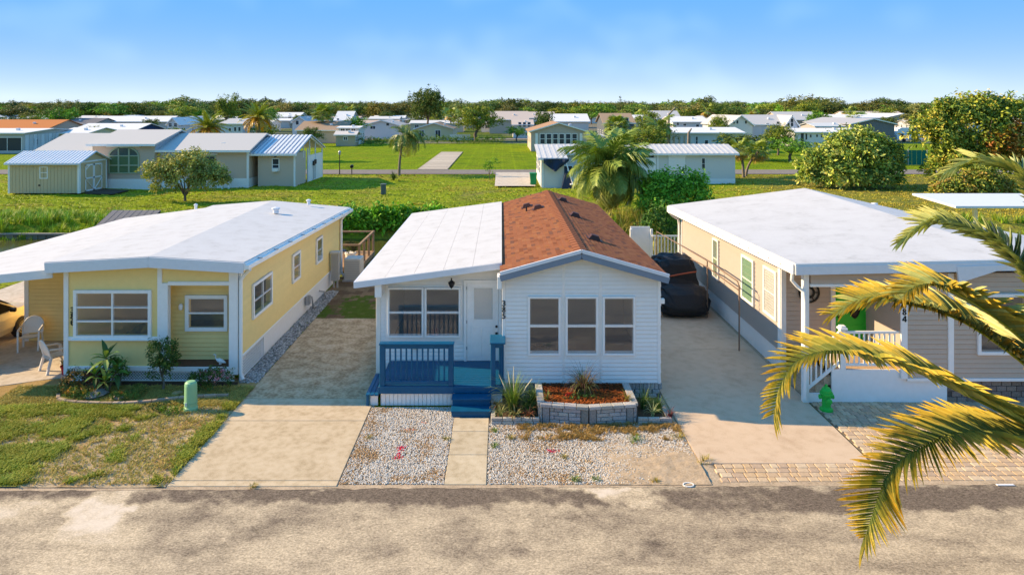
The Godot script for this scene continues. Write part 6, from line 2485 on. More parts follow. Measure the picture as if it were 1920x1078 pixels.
	plant("leafy_shrub", "fresh green shrub behind the broad leaved plant", "shrub", P(-9.95, 0.03, 17.72), 0, crown(53, [[Vector3(-0.1, 0.45, 0), Vector3(0.34, 0.36, 0.2)], [Vector3(-0.25, 0.3, 0.05), Vector3(0.22, 0.3, 0.2)]], 1300, 0.06, [Color(0.10, 0.19, 0.025), Color(0.17, 0.27, 0.04), Color(0.07, 0.12, 0.02)]), limbs(53, 0.7, 0.02, 0.3, 5))
	o = thing("plumeria", "broad leaved plumeria in front of the large yellow house window", "plant", P(-10.0, 0.03, 17.25))
	var st := MB.new()
	st.col = Color(0.20, 0.17, 0.12)
	for q in [[0.0, 0.95, 0.0], [0.28, 0.62, 0.05], [-0.22, 0.55, 0.1], [0.1, 0.45, 0.22]]:
		st.tube([Vector3(q[0] * 0.1, 0, 0), Vector3(q[0] * 0.6, q[1] * 0.6, q[2] * 0.6), Vector3(q[0], q[1], q[2])], [0.028, 0.022, 0.014], 7)
	part(o, "stem", st, M.bark)
	var lm := []
	for c in [Color(0.10, 0.21, 0.03), Color(0.16, 0.27, 0.05), Color(0.24, 0.33, 0.10), Color(0.055, 0.11, 0.03)]:
		var b := MB.new()
		for k in 5:
			var t0 := k / 5.0
			var t1 := (k + 1) / 5.0
			var w0 := sin(PI * pow(t0, 0.8)) * 0.13 + 0.012
			var w1 := sin(PI * pow(t1, 0.8)) * 0.13 + 0.004
			var a0 := Vector3(t0, 0.18 * t0 - 0.42 * t0 * t0, 0)
			var a1 := Vector3(t1, 0.18 * t1 - 0.42 * t1 * t1, 0)
			b.col = c
			b.quad(a0, a0 + Vector3(0, w0 * 0.3, w0), a1 + Vector3(0, w1 * 0.3, w1), a1)
			b.quad(a0, a1, a1 + Vector3(0, w1 * 0.3, -w1), a0 + Vector3(0, w0 * 0.3, -w0))
		lm.append(b.mesh())
	for q in [[Vector3(0.0, 0.95, 0), 15, 0.44], [Vector3(0.28, 0.62, 0.05), 11, 0.40], [Vector3(-0.22, 0.55, 0.1), 12, 0.42], [Vector3(0.1, 0.45, 0.22), 12, 0.36]]:
		for k in q[1]:
			var yaw: float = k * 2.4 + rng.randf() * 0.5
			var pit: float = lerpf(1.25, -0.55, k / float(q[1])) + rng.randf_range(-0.15, 0.15)
			inst(o, "leaf", lm[rng.randi() % 4], M.leaf, Transform3D((Basis(Vector3.UP, yaw) * Basis(Vector3(0, 0, 1), pit)).scaled(Vector3.ONE * q[2] * rng.randf_range(0.75, 1.15)), q[0] - Vector3(0, 0.12 * k / float(q[1]), 0)))
	plant("round_shrub", "glossy clipped shrub standing under the white corner post of the recess", "shrub", P(-8.68, 0.03, 17.48), 0, crown(54, [[Vector3(0, 0.98, 0), Vector3(0.36, 0.38, 0.32)], [Vector3(-0.06, 0.55, 0.02), Vector3(0.26, 0.34, 0.24)], [Vector3(0.12, 0.80, 0), Vector3(0.3, 0.3, 0.3)]], 3200, 0.05, DG), limbs(54, 1.0, 0.03, 0.25, 5))
	plant("ixora_bush", "spreading bush dotted with pink flowers at the driveway end of the bed", "shrub", P(-7.40, 0.03, 17.52), 0, crown(55, [[Vector3(0, 0.28, 0), Vector3(0.52, 0.30, 0.34)], [Vector3(-0.35, 0.22, 0.05), Vector3(0.3, 0.25, 0.25)], [Vector3(0.05, 0.40, 0.16), Vector3(0.42, 0.20, 0.22), [Color(0.55, 0.16, 0.22), Color(0.06, 0.11, 0.02), Color(0.06, 0.10, 0.02), Color(0.60, 0.26, 0.30), Color(0.08, 0.13, 0.02)]]], 2600, 0.045, DG), limbs(55, 0.5, 0.02, 0.4, 6))
	plant("small_bush", "small round green bush before the white lattice", "shrub", P(-9.12, 0.03, 17.15), 0, crown(56, [[Vector3(0, 0.17, 0), Vector3(0.17, 0.17, 0.16)]], 700, 0.032, [Color(0.12, 0.17, 0.03), Color(0.17, 0.21, 0.04)]), null)
	plant("lantana", "low yellow and green flowering mound at the carport end of the edging", "flower", P(-10.45, 0.03, 16.92), 0, crown(57, [[Vector3(0, 0.12, 0), Vector3(0.42, 0.15, 0.16)], [Vector3(0, 0.22, 0.02), Vector3(0.38, 0.07, 0.14), [Color(0.50, 0.28, 0.03), Color(0.16, 0.22, 0.03), Color(0.45, 0.14, 0.03), Color(0.12, 0.18, 0.03)]]], 1300, 0.035, [Color(0.14, 0.21, 0.03), Color(0.20, 0.27, 0.04)]), null)
	plant("lantana", "low green flowering mound between the two stones at the edging", "flower", P(-9.30, 0.03, 16.86), 0, crown(58, [[Vector3(0, 0.10, 0), Vector3(0.36, 0.13, 0.14)], [Vector3(-0.12, 0.18, 0.02), Vector3(0.2, 0.05, 0.1), [Color(0.42, 0.14, 0.03), Color(0.14, 0.2, 0.03)]]], 1000, 0.035, [Color(0.12, 0.19, 0.03), Color(0.18, 0.25, 0.04)]), null)
	plant("seedling", "dark broad leaved weed growing in the turf before the round shrub", "weed", P(-8.25, 0.02, 16.3), 0, crown(59, [[Vector3(0, 0.07, 0), Vector3(0.20, 0.08, 0.14)]], 260, 0.04, DG), null)
	plant("seedling", "bright green weed clump against the pale green pedestal", "weed", P(-7.85, 0.02, 16.15), 0, crown(60, [[Vector3(0, 0.07, 0), Vector3(0.30, 0.09, 0.16)]], 420, 0.04, [Color(0.14, 0.24, 0.02), Color(0.20, 0.29, 0.03)]), null)
	# white bird ornament on the recessed porch floor
	o = thing("bird_ornament", "white ceramic bird ornament on the brown recess floor", "ornament", P(-7.52, 0.41, 18.25))
	var b := MB.new()
	b.xf = Transform3D(Basis(Vector3(0, 0, 1), 1.2), Vector3(0, 0.09, 0))
	b.lathe([Vector2(0, -0.16), Vector2(0.03, -0.12), Vector2(0.06, -0.02), Vector2(0.055, 0.06), Vector2(0.02, 0.12), Vector2(0, 0.13)], 10)
	part(o, "body", b, M.trim)
	b = MB.new()
	b.tube([Vector3(-0.10, 0.12, 0), Vector3(-0.14, 0.18, 0), Vector3(-0.12, 0.24, 0), Vector3(-0.15, 0.26, 0), Vector3(-0.20, 0.25, 0)], [0.018, 0.013, 0.013, 0.018, 0.004], 7)
	part(o, "neck", b, M.trim)
	b = MB.new()
	b.box(Vector3(0, 0.03, 0), Vector3(0.06, 0.06, 0.05))
	part(o, "stand", b, M.trim)
	# weeds in the gravel and along the street edge
	var wy := [Color(0.42, 0.30, 0.05), Color(0.34, 0.27, 0.06), Color(0.28, 0.26, 0.05)]
	var wg := [Color(0.14, 0.25, 0.03), Color(0.20, 0.30, 0.04), Color(0.10, 0.18, 0.02)]
	var weeds := [[0.20, 14.95, 0.13, wy, "golden grass tuft in the gravel between walk and planter"], [-0.16, 15.3, 0.11, wg, "small green weed at the upper edge of the walk"], [-0.14, 14.6, 0.12, wg, "green weed halfway down the walk's gravel edge"], [2.92, 14.85, 0.20, wg, "bright green clump in the white gravel"], [4.15, 14.0, 0.18, wy, "yellow weed at the front corner of the coated driveway"],
		[1.45, 13.28, 0.13, wg, "green weed strip by the street in front of the sand"], [1.85, 13.3, 0.10, wg, "smaller green weed by the street beside the sand spill"], [-4.75, 13.05, 0.08, wy, "yellow weed in the seam between driveway and street"], [3.9, 15.0, 0.16, wy, "dry golden weed between gravel and coated driveway"], [3.0, 13.25, 0.09, wy, "orange brown dry leaves at the street end of the sand"], [-1.2, 14.9, 0.10, wy, "golden weed on the gravel edge facing the yellow house"], [-2.9, 15.0, 0.09, wy, "dry weed at the driveway edge of the gravel"], [1.3, 14.15, 0.10, wy, "yellow leaf litter tuft in the middle of the white gravel"]]
	for q in weeds:
		var t := thing("weed", q[4], "weed", P(q[0], 0.01, q[1]))
		inst(t, "blades", tuft(i, 70, q[2], 0.005, 1.5, q[3], 0.17 if q[2] > 0.15 else 0.09), M.leaf)
		i += 1
	# dry grass along the front of the planter
	var dm := bladed(9, 0.07, 0.010, 1.3, 71, Color(0.46, 0.29, 0.08), Color(0.34, 0.20, 0.06))
	var w := []
	var cs := []
	for k in 1500:
		var x := rng.randf_range(0.4, 4.05)
		var d := rng.randf_range(14.85, 15.62)
		if nv(x, d, 1.6, 72.0) + 0.25 * step01(15.1, 15.5, d) > 0.56:
			w.append(Transform3D(Basis(Vector3.UP, rng.randf() * TAU).scaled(Vector3.ONE * rng.randf_range(0.7, 1.4)), P(x, 0.015, d)))
			var s := rng.randf_range(0.7, 1.2)
			cs.append(Color(s, s, s))
	tag(scatter(self, "dry_grass", dm, M.leaf, w, cs), "dry golden grass along the foot of the stone planter", "grass")
	# litter: white ring and a pale strip on the street edge
	b = MB.new()
	b.col = Color(0.75, 0.74, 0.70)
	for k in 16:
		var a0 := TAU * k / 16.0
		var a1 := TAU * (k + 1) / 16.0
		b.beam(Vector3(cos(a0) * 0.10, 0.014, sin(a0) * 0.07), Vector3(cos(a1) * 0.10, 0.014, sin(a1) * 0.07), 0.02, 0.02)
	solo("plastic_ring", b, M.matte, "white plastic ring lying at the street edge by the pavers", "ring", P(3.6, 0.0, 13.12))
	b = MB.new()
	b.col = Color(0.75, 0.74, 0.72)
	b.cbox(Vector3(0, 0.012, 0), Vector3(0.34, 0.02, 0.05), 0.006)
	solo("plastic_strip", b, M.matte, "short white strip lying on the dark street edge", "strip", P(9.7, 0.0, 13.12))


# ---- houses beyond the canal -----------------------------------------------

func pane_window(parent: Node3D, fr: Transform3D, w: float, h: float, cols: int, rows: int, frame_m: Material, pane_m: Material) -> void:
	var b := MB.new()
	b.xf = fr
	var fw := minf(0.10, w * 0.12)
	for s in [-1.0, 1.0]:
		b.box(Vector3(s * (w * 0.5), 0, 0.03), Vector3(fw, h + fw, 0.06))
		b.box(Vector3(0, s * (h * 0.5), 0.029), Vector3(w - fw, fw, 0.058))
	for k in range(1, cols):
		b.box(Vector3(-w * 0.5 + w * k / cols, 0, 0.025), Vector3(fw * 0.7, h - fw, 0.05))
	for k in range(1, rows):
		b.box(Vector3(0, -h * 0.5 + h * k / rows, 0.024), Vector3(w - fw, fw * 0.7, 0.048))
	var win := part(parent, "window", b, frame_m)
	b = MB.new()
	b.xf = fr
	b.box(Vector3(0, 0, 0.015), Vector3(w - fw * 0.5, h - fw * 0.5, 0.01))
	part(win, "pane", b, pane_m)


func home(label: String, x: float, d: float, w: float, l: float, e: float, r: float, axis: String, wall: Color, roof: Color, wins: Array, door: Array, group := "") -> Node3D:
	var h := thing("mobile_home", label, "house", P(x + w * 0.5, 0, d), 0.0, group)
	var b := MB.new()
	b.col = wall
	var hw := w * 0.5
	if axis == "x":
		b.xf = face(Vector3(hw, 0, 0), "right")
		b.slab(PackedVector2Array([Vector2(0, 0), Vector2(l, 0), Vector2(l, e), Vector2(l * 0.5, r - 0.06), Vector2(0, e)]), -w, 0)
	else:
		b.xf = Transform3D()
		b.slab(PackedVector2Array([Vector2(-hw, 0), Vector2(hw, 0), Vector2(hw, e), Vector2(0, r - 0.06), Vector2(-hw, e)]), -l, 0)
	part(h, "wall", b, M.grain)
	var o := 0.4
	var t := Vector3(0, 0.12, 0)
	var dr := (r - e) / ((l if axis == "x" else w) * 0.5) * o
	for s in [-1.0, 1.0]:
		b = MB.new()
		b.col = roof
		if axis == "x":
			var z0 := o if s > 0 else -l - o
			var lo := [Vector3(-hw - o, e - dr, z0), Vector3(hw + o, e - dr, z0), Vector3(hw + o, r, -l * 0.5), Vector3(-hw - o, r, -l * 0.5)]
			if s < 0:
				lo = [lo[3], lo[2], lo[1], lo[0]]
			b.hexa(lo, [lo[0] + t, lo[1] + t, lo[2] + t, lo[3] + t])
		else:
			var x0: float = s * (hw + o)
			var lo := [Vector3(0, r, o), Vector3(x0, e - dr, o), Vector3(x0, e - dr, -l - o), Vector3(0, r, -l - o)]
			if s < 0:
				lo = [lo[1], lo[0], lo[3], lo[2]]
			b.hexa(lo, [lo[0] + t, lo[1] + t, lo[2] + t, lo[3] + t])
		part(h, "roof", b, M.grain)
	b = MB.new()
	if axis == "x":
		b.box(Vector3(0, e - dr + 0.05, o + 0.02), Vector3(w + o * 2, 0.18, 0.04))
		part(h, "fascia", b, M.trim)
	else:
		for s in [-1.0, 1.0]:
			b = MB.new()
			b.beam(Vector3(s * (hw + o), e - dr + 0.04, o + 0.02), Vector3(0, r + 0.04, o + 0.02), 0.04, 0.2)
			part(h, "fascia", b, M.trim)
	for q in wins:
		pane_window(h, Transform3D(Basis(), Vector3(-hw + q[0], q[1], 0.0)), q[2], q[3], q[4], q[5], M.trim, M.farglass)
	if door:
		b = MB.new()
		b.box(Vector3(-hw + door[0], door[2] * 0.5 + 0.2, 0.03), Vector3(door[1], door[2] - 0.4, 0.06))
		part(h, "door", b, M.farglass)
	# windows along the side that faces the camera
	var sd := face(Vector3(hw if x < 0.0 else -hw, 0, 0.0 if x < 0.0 else -l), "right" if x < 0.0 else "left")
	for k in 3:
		pane_window(h, at(sd, l * (0.2 + 0.3 * k), minf(1.75, e - 0.9), 0.0), 0.9, 1.0, 1, 2, M.trim, M.farglass)
	# a vent on the roof and, on the wider ones, a carport
	b = MB.new()
	b.cbox(Vector3(hw * 0.3, (e + r) * 0.5 + 0.3, -l * 0.25) if axis == "x" else Vector3(hw * 0.5, (e + r) * 0.5 + 0.3, -l * 0.3), Vector3(0.5, 0.4, 0.5), 0.05)
	part(h, "roof_vent", b, M.metal)
	if group and w > 9.0 and int(x) % 2 == 0:
		b = MB.new()
		b.hexa([Vector3(hw, e - 0.3, 1.5), Vector3(hw + 3.4, e - 0.5, 1.5), Vector3(hw + 3.4, e - 0.5, -l), Vector3(hw, e - 0.3, -l)], [Vector3(hw, e - 0.15, 1.5), Vector3(hw + 3.4, e - 0.35, 1.5), Vector3(hw + 3.4, e - 0.35, -l), Vector3(hw, e - 0.15, -l)])
		part(h, "carport_roof", b, M.roofwhite)
		for k in 3:
			b = MB.new()
			b.box(Vector3(hw + 3.2, (e - 0.5) * 0.5, 1.2 - k * l * 0.45), Vector3(0.12, e - 0.5, 0.12))
			part(h, "post", b, M.trim)
	return h


func make_beige_house() -> void:
	var h := thing("beige_house", "long beige mobile home with arched window across the canal", "house")
	var wc := Color(0.70, 0.54, 0.40)
	var rc := Color(0.60, 0.58, 0.54)
	for s in [[-42.1, -37.0, 62.3, 3.35, 4.7], [-37.0, -31.4, 61.7, 3.94, 5.05], [-31.4, -23.1, 62.3, 3.35, 4.7]]:
		var f := face(P(0, 0, s[2]), "front")
		flat_wall(h, f, rect(s[0], 0.84, s[1], s[3]), M.grain, wc, 8.0)
		flat_wall(h, face(P(0, 0, s[2] - 0.03), "front"), rect(s[0], -0.2, s[1], 0.86), M.trim, Color.WHITE, 8.0, "skirting")
		var b := MB.new()
		b.col = rc
		var y0: float = s[3] - 0.05
		b.hexa([P(s[0] - 0.3, y0, s[2] - 0.5), P(s[1] + 0.3, y0, s[2] - 0.5), P(s[1] + 0.3, s[4], 66.4), P(s[0] - 0.3, s[4], 66.4)], [P(s[0] - 0.3, y0 + 0.14, s[2] - 0.5), P(s[1] + 0.3, y0 + 0.14, s[2] - 0.5), P(s[1] + 0.3, s[4] + 0.14, 66.4), P(s[0] - 0.3, s[4] + 0.14, 66.4)])
		part(h, "roof", b, M.grain)
		b = MB.new()
		b.col = rc
		b.hexa([P(s[0] - 0.3, s[4], 66.4), P(s[1] + 0.3, s[4], 66.4), P(s[1] + 0.3, y0, 70.8), P(s[0] - 0.3, y0, 70.8)], [P(s[0] - 0.3, s[4] + 0.14, 66.4), P(s[1] + 0.3, s[4] + 0.14, 66.4), P(s[1] + 0.3, y0 + 0.14, 70.8), P(s[0] - 0.3, y0 + 0.14, 70.8)])
		part(h, "roof", b, M.grain)
		b = MB.new()
		b.box(P((s[0] + s[1]) * 0.5, y0 + 0.06, s[2] - 0.53), Vector3(s[1] - s[0] + 0.6, 0.2, 0.05))
		part(h, "fascia", b, M.trim)
	# side of the raised middle part
	for x in [-37.0, -31.4]:
		var b := MB.new()
		b.col = Color(0.52, 0.53, 0.55)
		b.xf = face(P(x, 0, 61.75), "right" if x > -35 else "left")
		if x > -35:
			b.slab(PackedVector2Array([Vector2(0, 3.3), Vector2(4.5, 4.7), Vector2(4.5, 5.0), Vector2(0, 3.9)]), 0.0, 0.05)
		else:
			b.xf = face(P(x, 0, 66.25), "left")
			b.slab(PackedVector2Array([Vector2(0, 4.7), Vector2(4.5, 3.3), Vector2(4.5, 3.9), Vector2(0, 5.0)]), 0.0, 0.05)
		part(h, "gable_side", b, M.grain)
	# arched window
	var f := face(P(-34.15, 0, 61.7), "front")
	var fr := MB.new()
	fr.xf = f
	var gm := mat_once("sage", 0.42, 0.46, 0.30, 0.5)
	for x in [-1.35, -0.47, 0.47, 1.35]:
		fr.box(Vector3(x, 2.15 if absf(x) > 1 else 2.55, 0.05), Vector3(0.13, 1.55 if absf(x) > 1 else 2.3, 0.1))
	for y in [1.4, 2.1, 2.95]:
		fr.box(Vector3(0, y, 0.045), Vector3(2.7, 0.1, 0.09))
	for k in 12:
		var a0 := PI * k / 12.0
		var a1 := PI * (k + 1) / 12.0
		fr.beam(Vector3(cos(a0) * 1.35, 2.93 + sin(a0) * 0.82, 0.05), Vector3(cos(a1) * 1.35, 2.93 + sin(a1) * 0.82, 0.05), 0.1, 0.13)
	var win := part(h, "window", fr, gm)
	for k in 3:
		var b := MB.new()
		b.xf = f
		b.slab(rect(-1.3 + k * 0.88, 1.45, -0.45 + k * 0.88, 2.9), 0.01, 0.02)
		part(win, "pane", b, mat_once("greenpane", 0.13, 0.20, 0.09, 0.15))
	var pl := PackedVector2Array()
	for k in 13:
		var a := PI * k / 12.0
		pl.append(Vector2(cos(a) * 1.32, 2.98 + sin(a) * 0.76))
	var b2 := MB.new()
	b2.xf = f
	b2.slab(pl, 0.01, 0.02)
	part(win, "pane", b2, mat_once("greypane", 0.10, 0.13, 0.11, 0.15))
	b2 = MB.new()
	b2.xf = f
	b2.box(Vector3(0, 3.80, 0.12), Vector3(3.0, 0.1, 0.25))
	part(h, "awning", b2, M.trim)
	for x in [-30.3, -26.6]:
		pane_window(h, at(face(P(0, 0, 62.3), "front"), x, 2.35), 0.9, 1.1, 1, 2, gm, M.farglass)
		bar(h, face(P(0, 0, 62.3), "front"), [x - 0.7, 3.02, x + 0.7, 3.12], 0, 0.22, M.trim, "awning")
	bar(h, face(P(0, 0, 62.3), "front"), [-23.25, 0.0, -23.05, 3.3], 0, 0.12, M.trim, "downspout")
	for q in [[-26.0, 3.85, 0.35], [-25.3, 3.75, 0.12]]:
		b2 = MB.new()
		b2.col = Color(0.7, 0.7, 0.68)
		b2.cbox(P(q[0], q[1] + 0.1, 63.8), Vector3(q[2], 0.2, q[2]), 0.03)
		part(h, "roof_vent", b2, M.paint)
	rebase(h, P(-32, 0, 64))


func make_metal_carport() -> void:
	var h := thing("carport_shed", "beige outbuilding with striped metal gable roof beside the beige home", "outbuilding")
	var wc := Color(0.70, 0.55, 0.41)
	flat_wall(h, face(P(0, 0, 63.0), "front"), rect(-22.5, 0.0, -19.05, 3.12), M.grain, wc, 3.4)
	bar(h, face(P(0, 0, 63.0), "front"), [-19.2, 0.0, -19.03, 3.1], 0.0, 0.05, M.trim, "corner_trim")
	var w := face(P(-19.03, 0, 67.0), "right")
	flat_wall(h, w, rect(0, 0.0, 5.4, 2.6), M.trim, Color.WHITE, 0.1, "panel")
	for q in [[1.7, 1.5], [2.3, 1.6]]:
		bar(h, w, [q[0], q[1], q[0] + 0.4, q[1] + 0.45], 0.0, 0.15, M.dark, "meter_box")
		bar(h, w, [q[0] + 0.15, 0.1, q[0] + 0.22, q[1]], 0.0, 0.06, M.steel, "conduit")
	for x in [0.0, 2.7, 5.35]:
		bar(h, w, [x - 0.06, 0.0, x + 0.06, 3.3], -0.06, 0.06, M.trim, "post")
	# gable framing at the open end
	for s in [[62.9, 3.1, 67.7, 4.45], [72.6, 3.1, 67.7, 4.45]]:
		var b := MB.new()
		b.beam(P(-19.0, s[1], s[0]), P(-19.0, s[3], s[2]), 0.1, 0.22)
		part(h, "fascia", b, M.trim)
	for d in [65.6, 67.7, 69.8]:
		var b := MB.new()
		b.box(P(-19.05, 3.3, d), Vector3(0.08, 1.6, 0.1))
		part(h, "stud", b, M.trim)
	pane_window(h, at(face(P(0, 0, 63.0), "front"), -20.85, 2.05), 0.62, 1.1, 1, 2, M.trim, M.farglass)
	bar(h, face(P(0, 0, 63.0), "front"), [-21.1, 1.42, -20.6, 1.75], 0.0, 0.3, M.trim, "window_unit")
	bar(h, face(P(0, 0, 63.0), "front"), [-20.95, 2.75, -20.8, 2.95], 0.0, 0.12, M.dark, "lamp")
	for s in [[62.5, 67.7], [72.9, 67.7]]:
		var b := MB.new()
		b.col = Color(0.42, 0.45, 0.50)
		var a0 := P(-23.6, 3.02, s[0])
		var a1 := P(-18.8, 3.02, s[0])
		var c0 := P(-23.6, 4.5, s[1])
		var c1 := P(-18.8, 4.5, s[1])
		var t := Vector3(0, 0.06, 0)
		if s[0] < s[1]:
			b.hexa([a0, a1, c1, c0], [a0 + t, a1 + t, c1 + t, c0 + t])
		else:
			b.hexa([c0, c1, a1, a0], [c0 + t, c1 + t, a1 + t, a0 + t])
		var rf := part(h, "roof", b, M.paint)
		for k in 12:
			var x := -23.4 + k * 0.405
			b = MB.new()
			b.beam(P(x, 3.12, s[0]), P(x, 4.6, s[1]), 0.2, 0.1)
			part(rf, "rib", b, M.metal)
	bar(h, face(P(0, 0, 62.5), "front"), [-23.7, 2.90, -18.75, 3.08], 0.0, 0.1, M.trim, "gutter")
	rebase(h, P(-21, 0, 66))


func make_tan_shed() -> void:
	var h := thing("garden_shed", "tan garden shed with white ribbed roof and white braced double doors", "shed")
	var wc := Color(0.70, 0.54, 0.32)
	var f := face(P(0, 0, 57.3), "front")
	var wl := flat_wall(h, f, rect(-41.4, 0.12, -35.5, 2.7), M.grain, wc, 0.1)
	for k in 20:
		bar(wl, f, [-41.38 + k * 0.294, 0.12, -41.38 + k * 0.294 + 0.27, 2.68], 0.0, 0.025, M.grain, "plank", wc)
	var s := face(P(-35.5, 0, 57.3), "right")
	flat_wall(h, s, PackedVector2Array([Vector2(0, 0.12), Vector2(4.0, 0.12), Vector2(4.0, 2.7), Vector2(2.0, 3.4), Vector2(0, 2.7)]), M.grain, wc, 0.1)
	flat_wall(h, face(P(-41.4, 0, 61.3), "left"), PackedVector2Array([Vector2(0, 0.12), Vector2(4.0, 0.12), Vector2(4.0, 2.7), Vector2(2.0, 3.4), Vector2(0, 2.7)]), M.grain, wc, 0.1)
	flat_wall(h, face(P(-35.5, 0, 61.3), "back"), rect(0, 0.12, 5.9, 2.7), M.grain, wc, 0.1)
	bar(h, f, [-41.46, 0.1, -41.3, 2.7], 0.0, 0.05, M.trim, "corner_trim")
	bar(h, f, [-35.62, 0.1, -35.46, 2.7], 0.0, 0.05, M.trim, "corner_trim")
	bar(h, s, [0.0, 0.1, 0.16, 2.7], 0.0, 0.05, M.trim, "corner_trim")
	bar(h, s, [3.84, 0.1, 4.0, 2.7], 0.0, 0.05, M.trim, "corner_trim")
	bar(h, s, [0.16, 2.62, 3.84, 2.76], 0.0, 0.05, M.trim, "trim")
	pane_window(h, at(f, -38.45, 1.85), 0.62, 0.95, 1, 2, M.trim, M.farglass)
	bar(h, f, [-38.9, 0.72, -38.75, 0.85], 0.02, 0.06, M.dark, "vent")
	for k in 2:
		var x0 := 0.75 + k * 1.25
		var dr := bar(h, s, [x0, 0.15, x0 + 1.22, 2.45], 0.0, 0.05, M.grain, "door", wc)
		for r in [[x0, 0.15, x0 + 0.12, 2.45], [x0 + 1.1, 0.15, x0 + 1.22, 2.45], [x0, 0.15, x0 + 1.22, 0.28], [x0, 1.2, x0 + 1.22, 1.33], [x0, 2.33, x0 + 1.22, 2.45]]:
			bar(dr, s, r, 0.05, 0.075, M.trim, "batten")
		var b := MB.new()
		b.xf = s
		b.beam(Vector3(x0 + (0.06 if k == 0 else 1.16), 1.2, 0.062), Vector3(x0 + (1.16 if k == 0 else 0.06), 0.25, 0.062), 0.024, 0.11, Vector3(0, 0, 1))
		b.beam(Vector3(x0 + (0.06 if k == 0 else 1.16), 2.0, 0.062), Vector3(x0 + 0.61, 2.36, 0.062), 0.024, 0.11, Vector3(0, 0, 1))
		part(dr, "batten", b, M.trim)
	for q in [[57.0, 59.3], [61.6, 59.3]]:
		var b := MB.new()
		var a0 := P(-41.6, 2.62, q[0])
		var a1 := P(-35.2, 2.62, q[0])
		var c0 := P(-41.6, 3.48, q[1])
		var c1 := P(-35.2, 3.48, q[1])
		var t := Vector3(0, 0.05, 0)
		if q[0] < q[1]:
			b.hexa([a0, a1, c1, c0], [a0 + t, a1 + t, c1 + t, c0 + t])
		else:
			b.hexa([c0, c1, a1, a0], [c0 + t, c1 + t, a1 + t, a0 + t])
		var rf := part(h, "roof", b, M.metal)
		for k in 22:
			b = MB.new()
			b.beam(P(-41.5 + k * 0.295, 2.69, q[0]), P(-41.5 + k * 0.295, 3.55, q[1]), 0.07, 0.05)
			part(rf, "rib", b, M.metal)
	bar(h, face(P(0, 0, 57.0), "front"), [-41.6, 2.52, -35.2, 2.66], 0, 0.04, M.fascia, "fascia")
	var rp := MB.new()
	rp.col = Color(0.14, 0.11, 0.09)
	rp.hexa([P(-35.4, -0.05, 57.9), P(-33.0, -0.05, 57.9), P(-33.0, -0.05, 60.5), P(-35.4, -0.05, 60.5)], [P(-35.4, 0.12, 57.9), P(-33.0, 0.0, 57.9), P(-33.0, 0.0, 60.5), P(-35.4, 0.12, 60.5)])
	part(h, "ramp", rp, M.wood)
	rebase(h, P(-38.5, 0, 59.3))


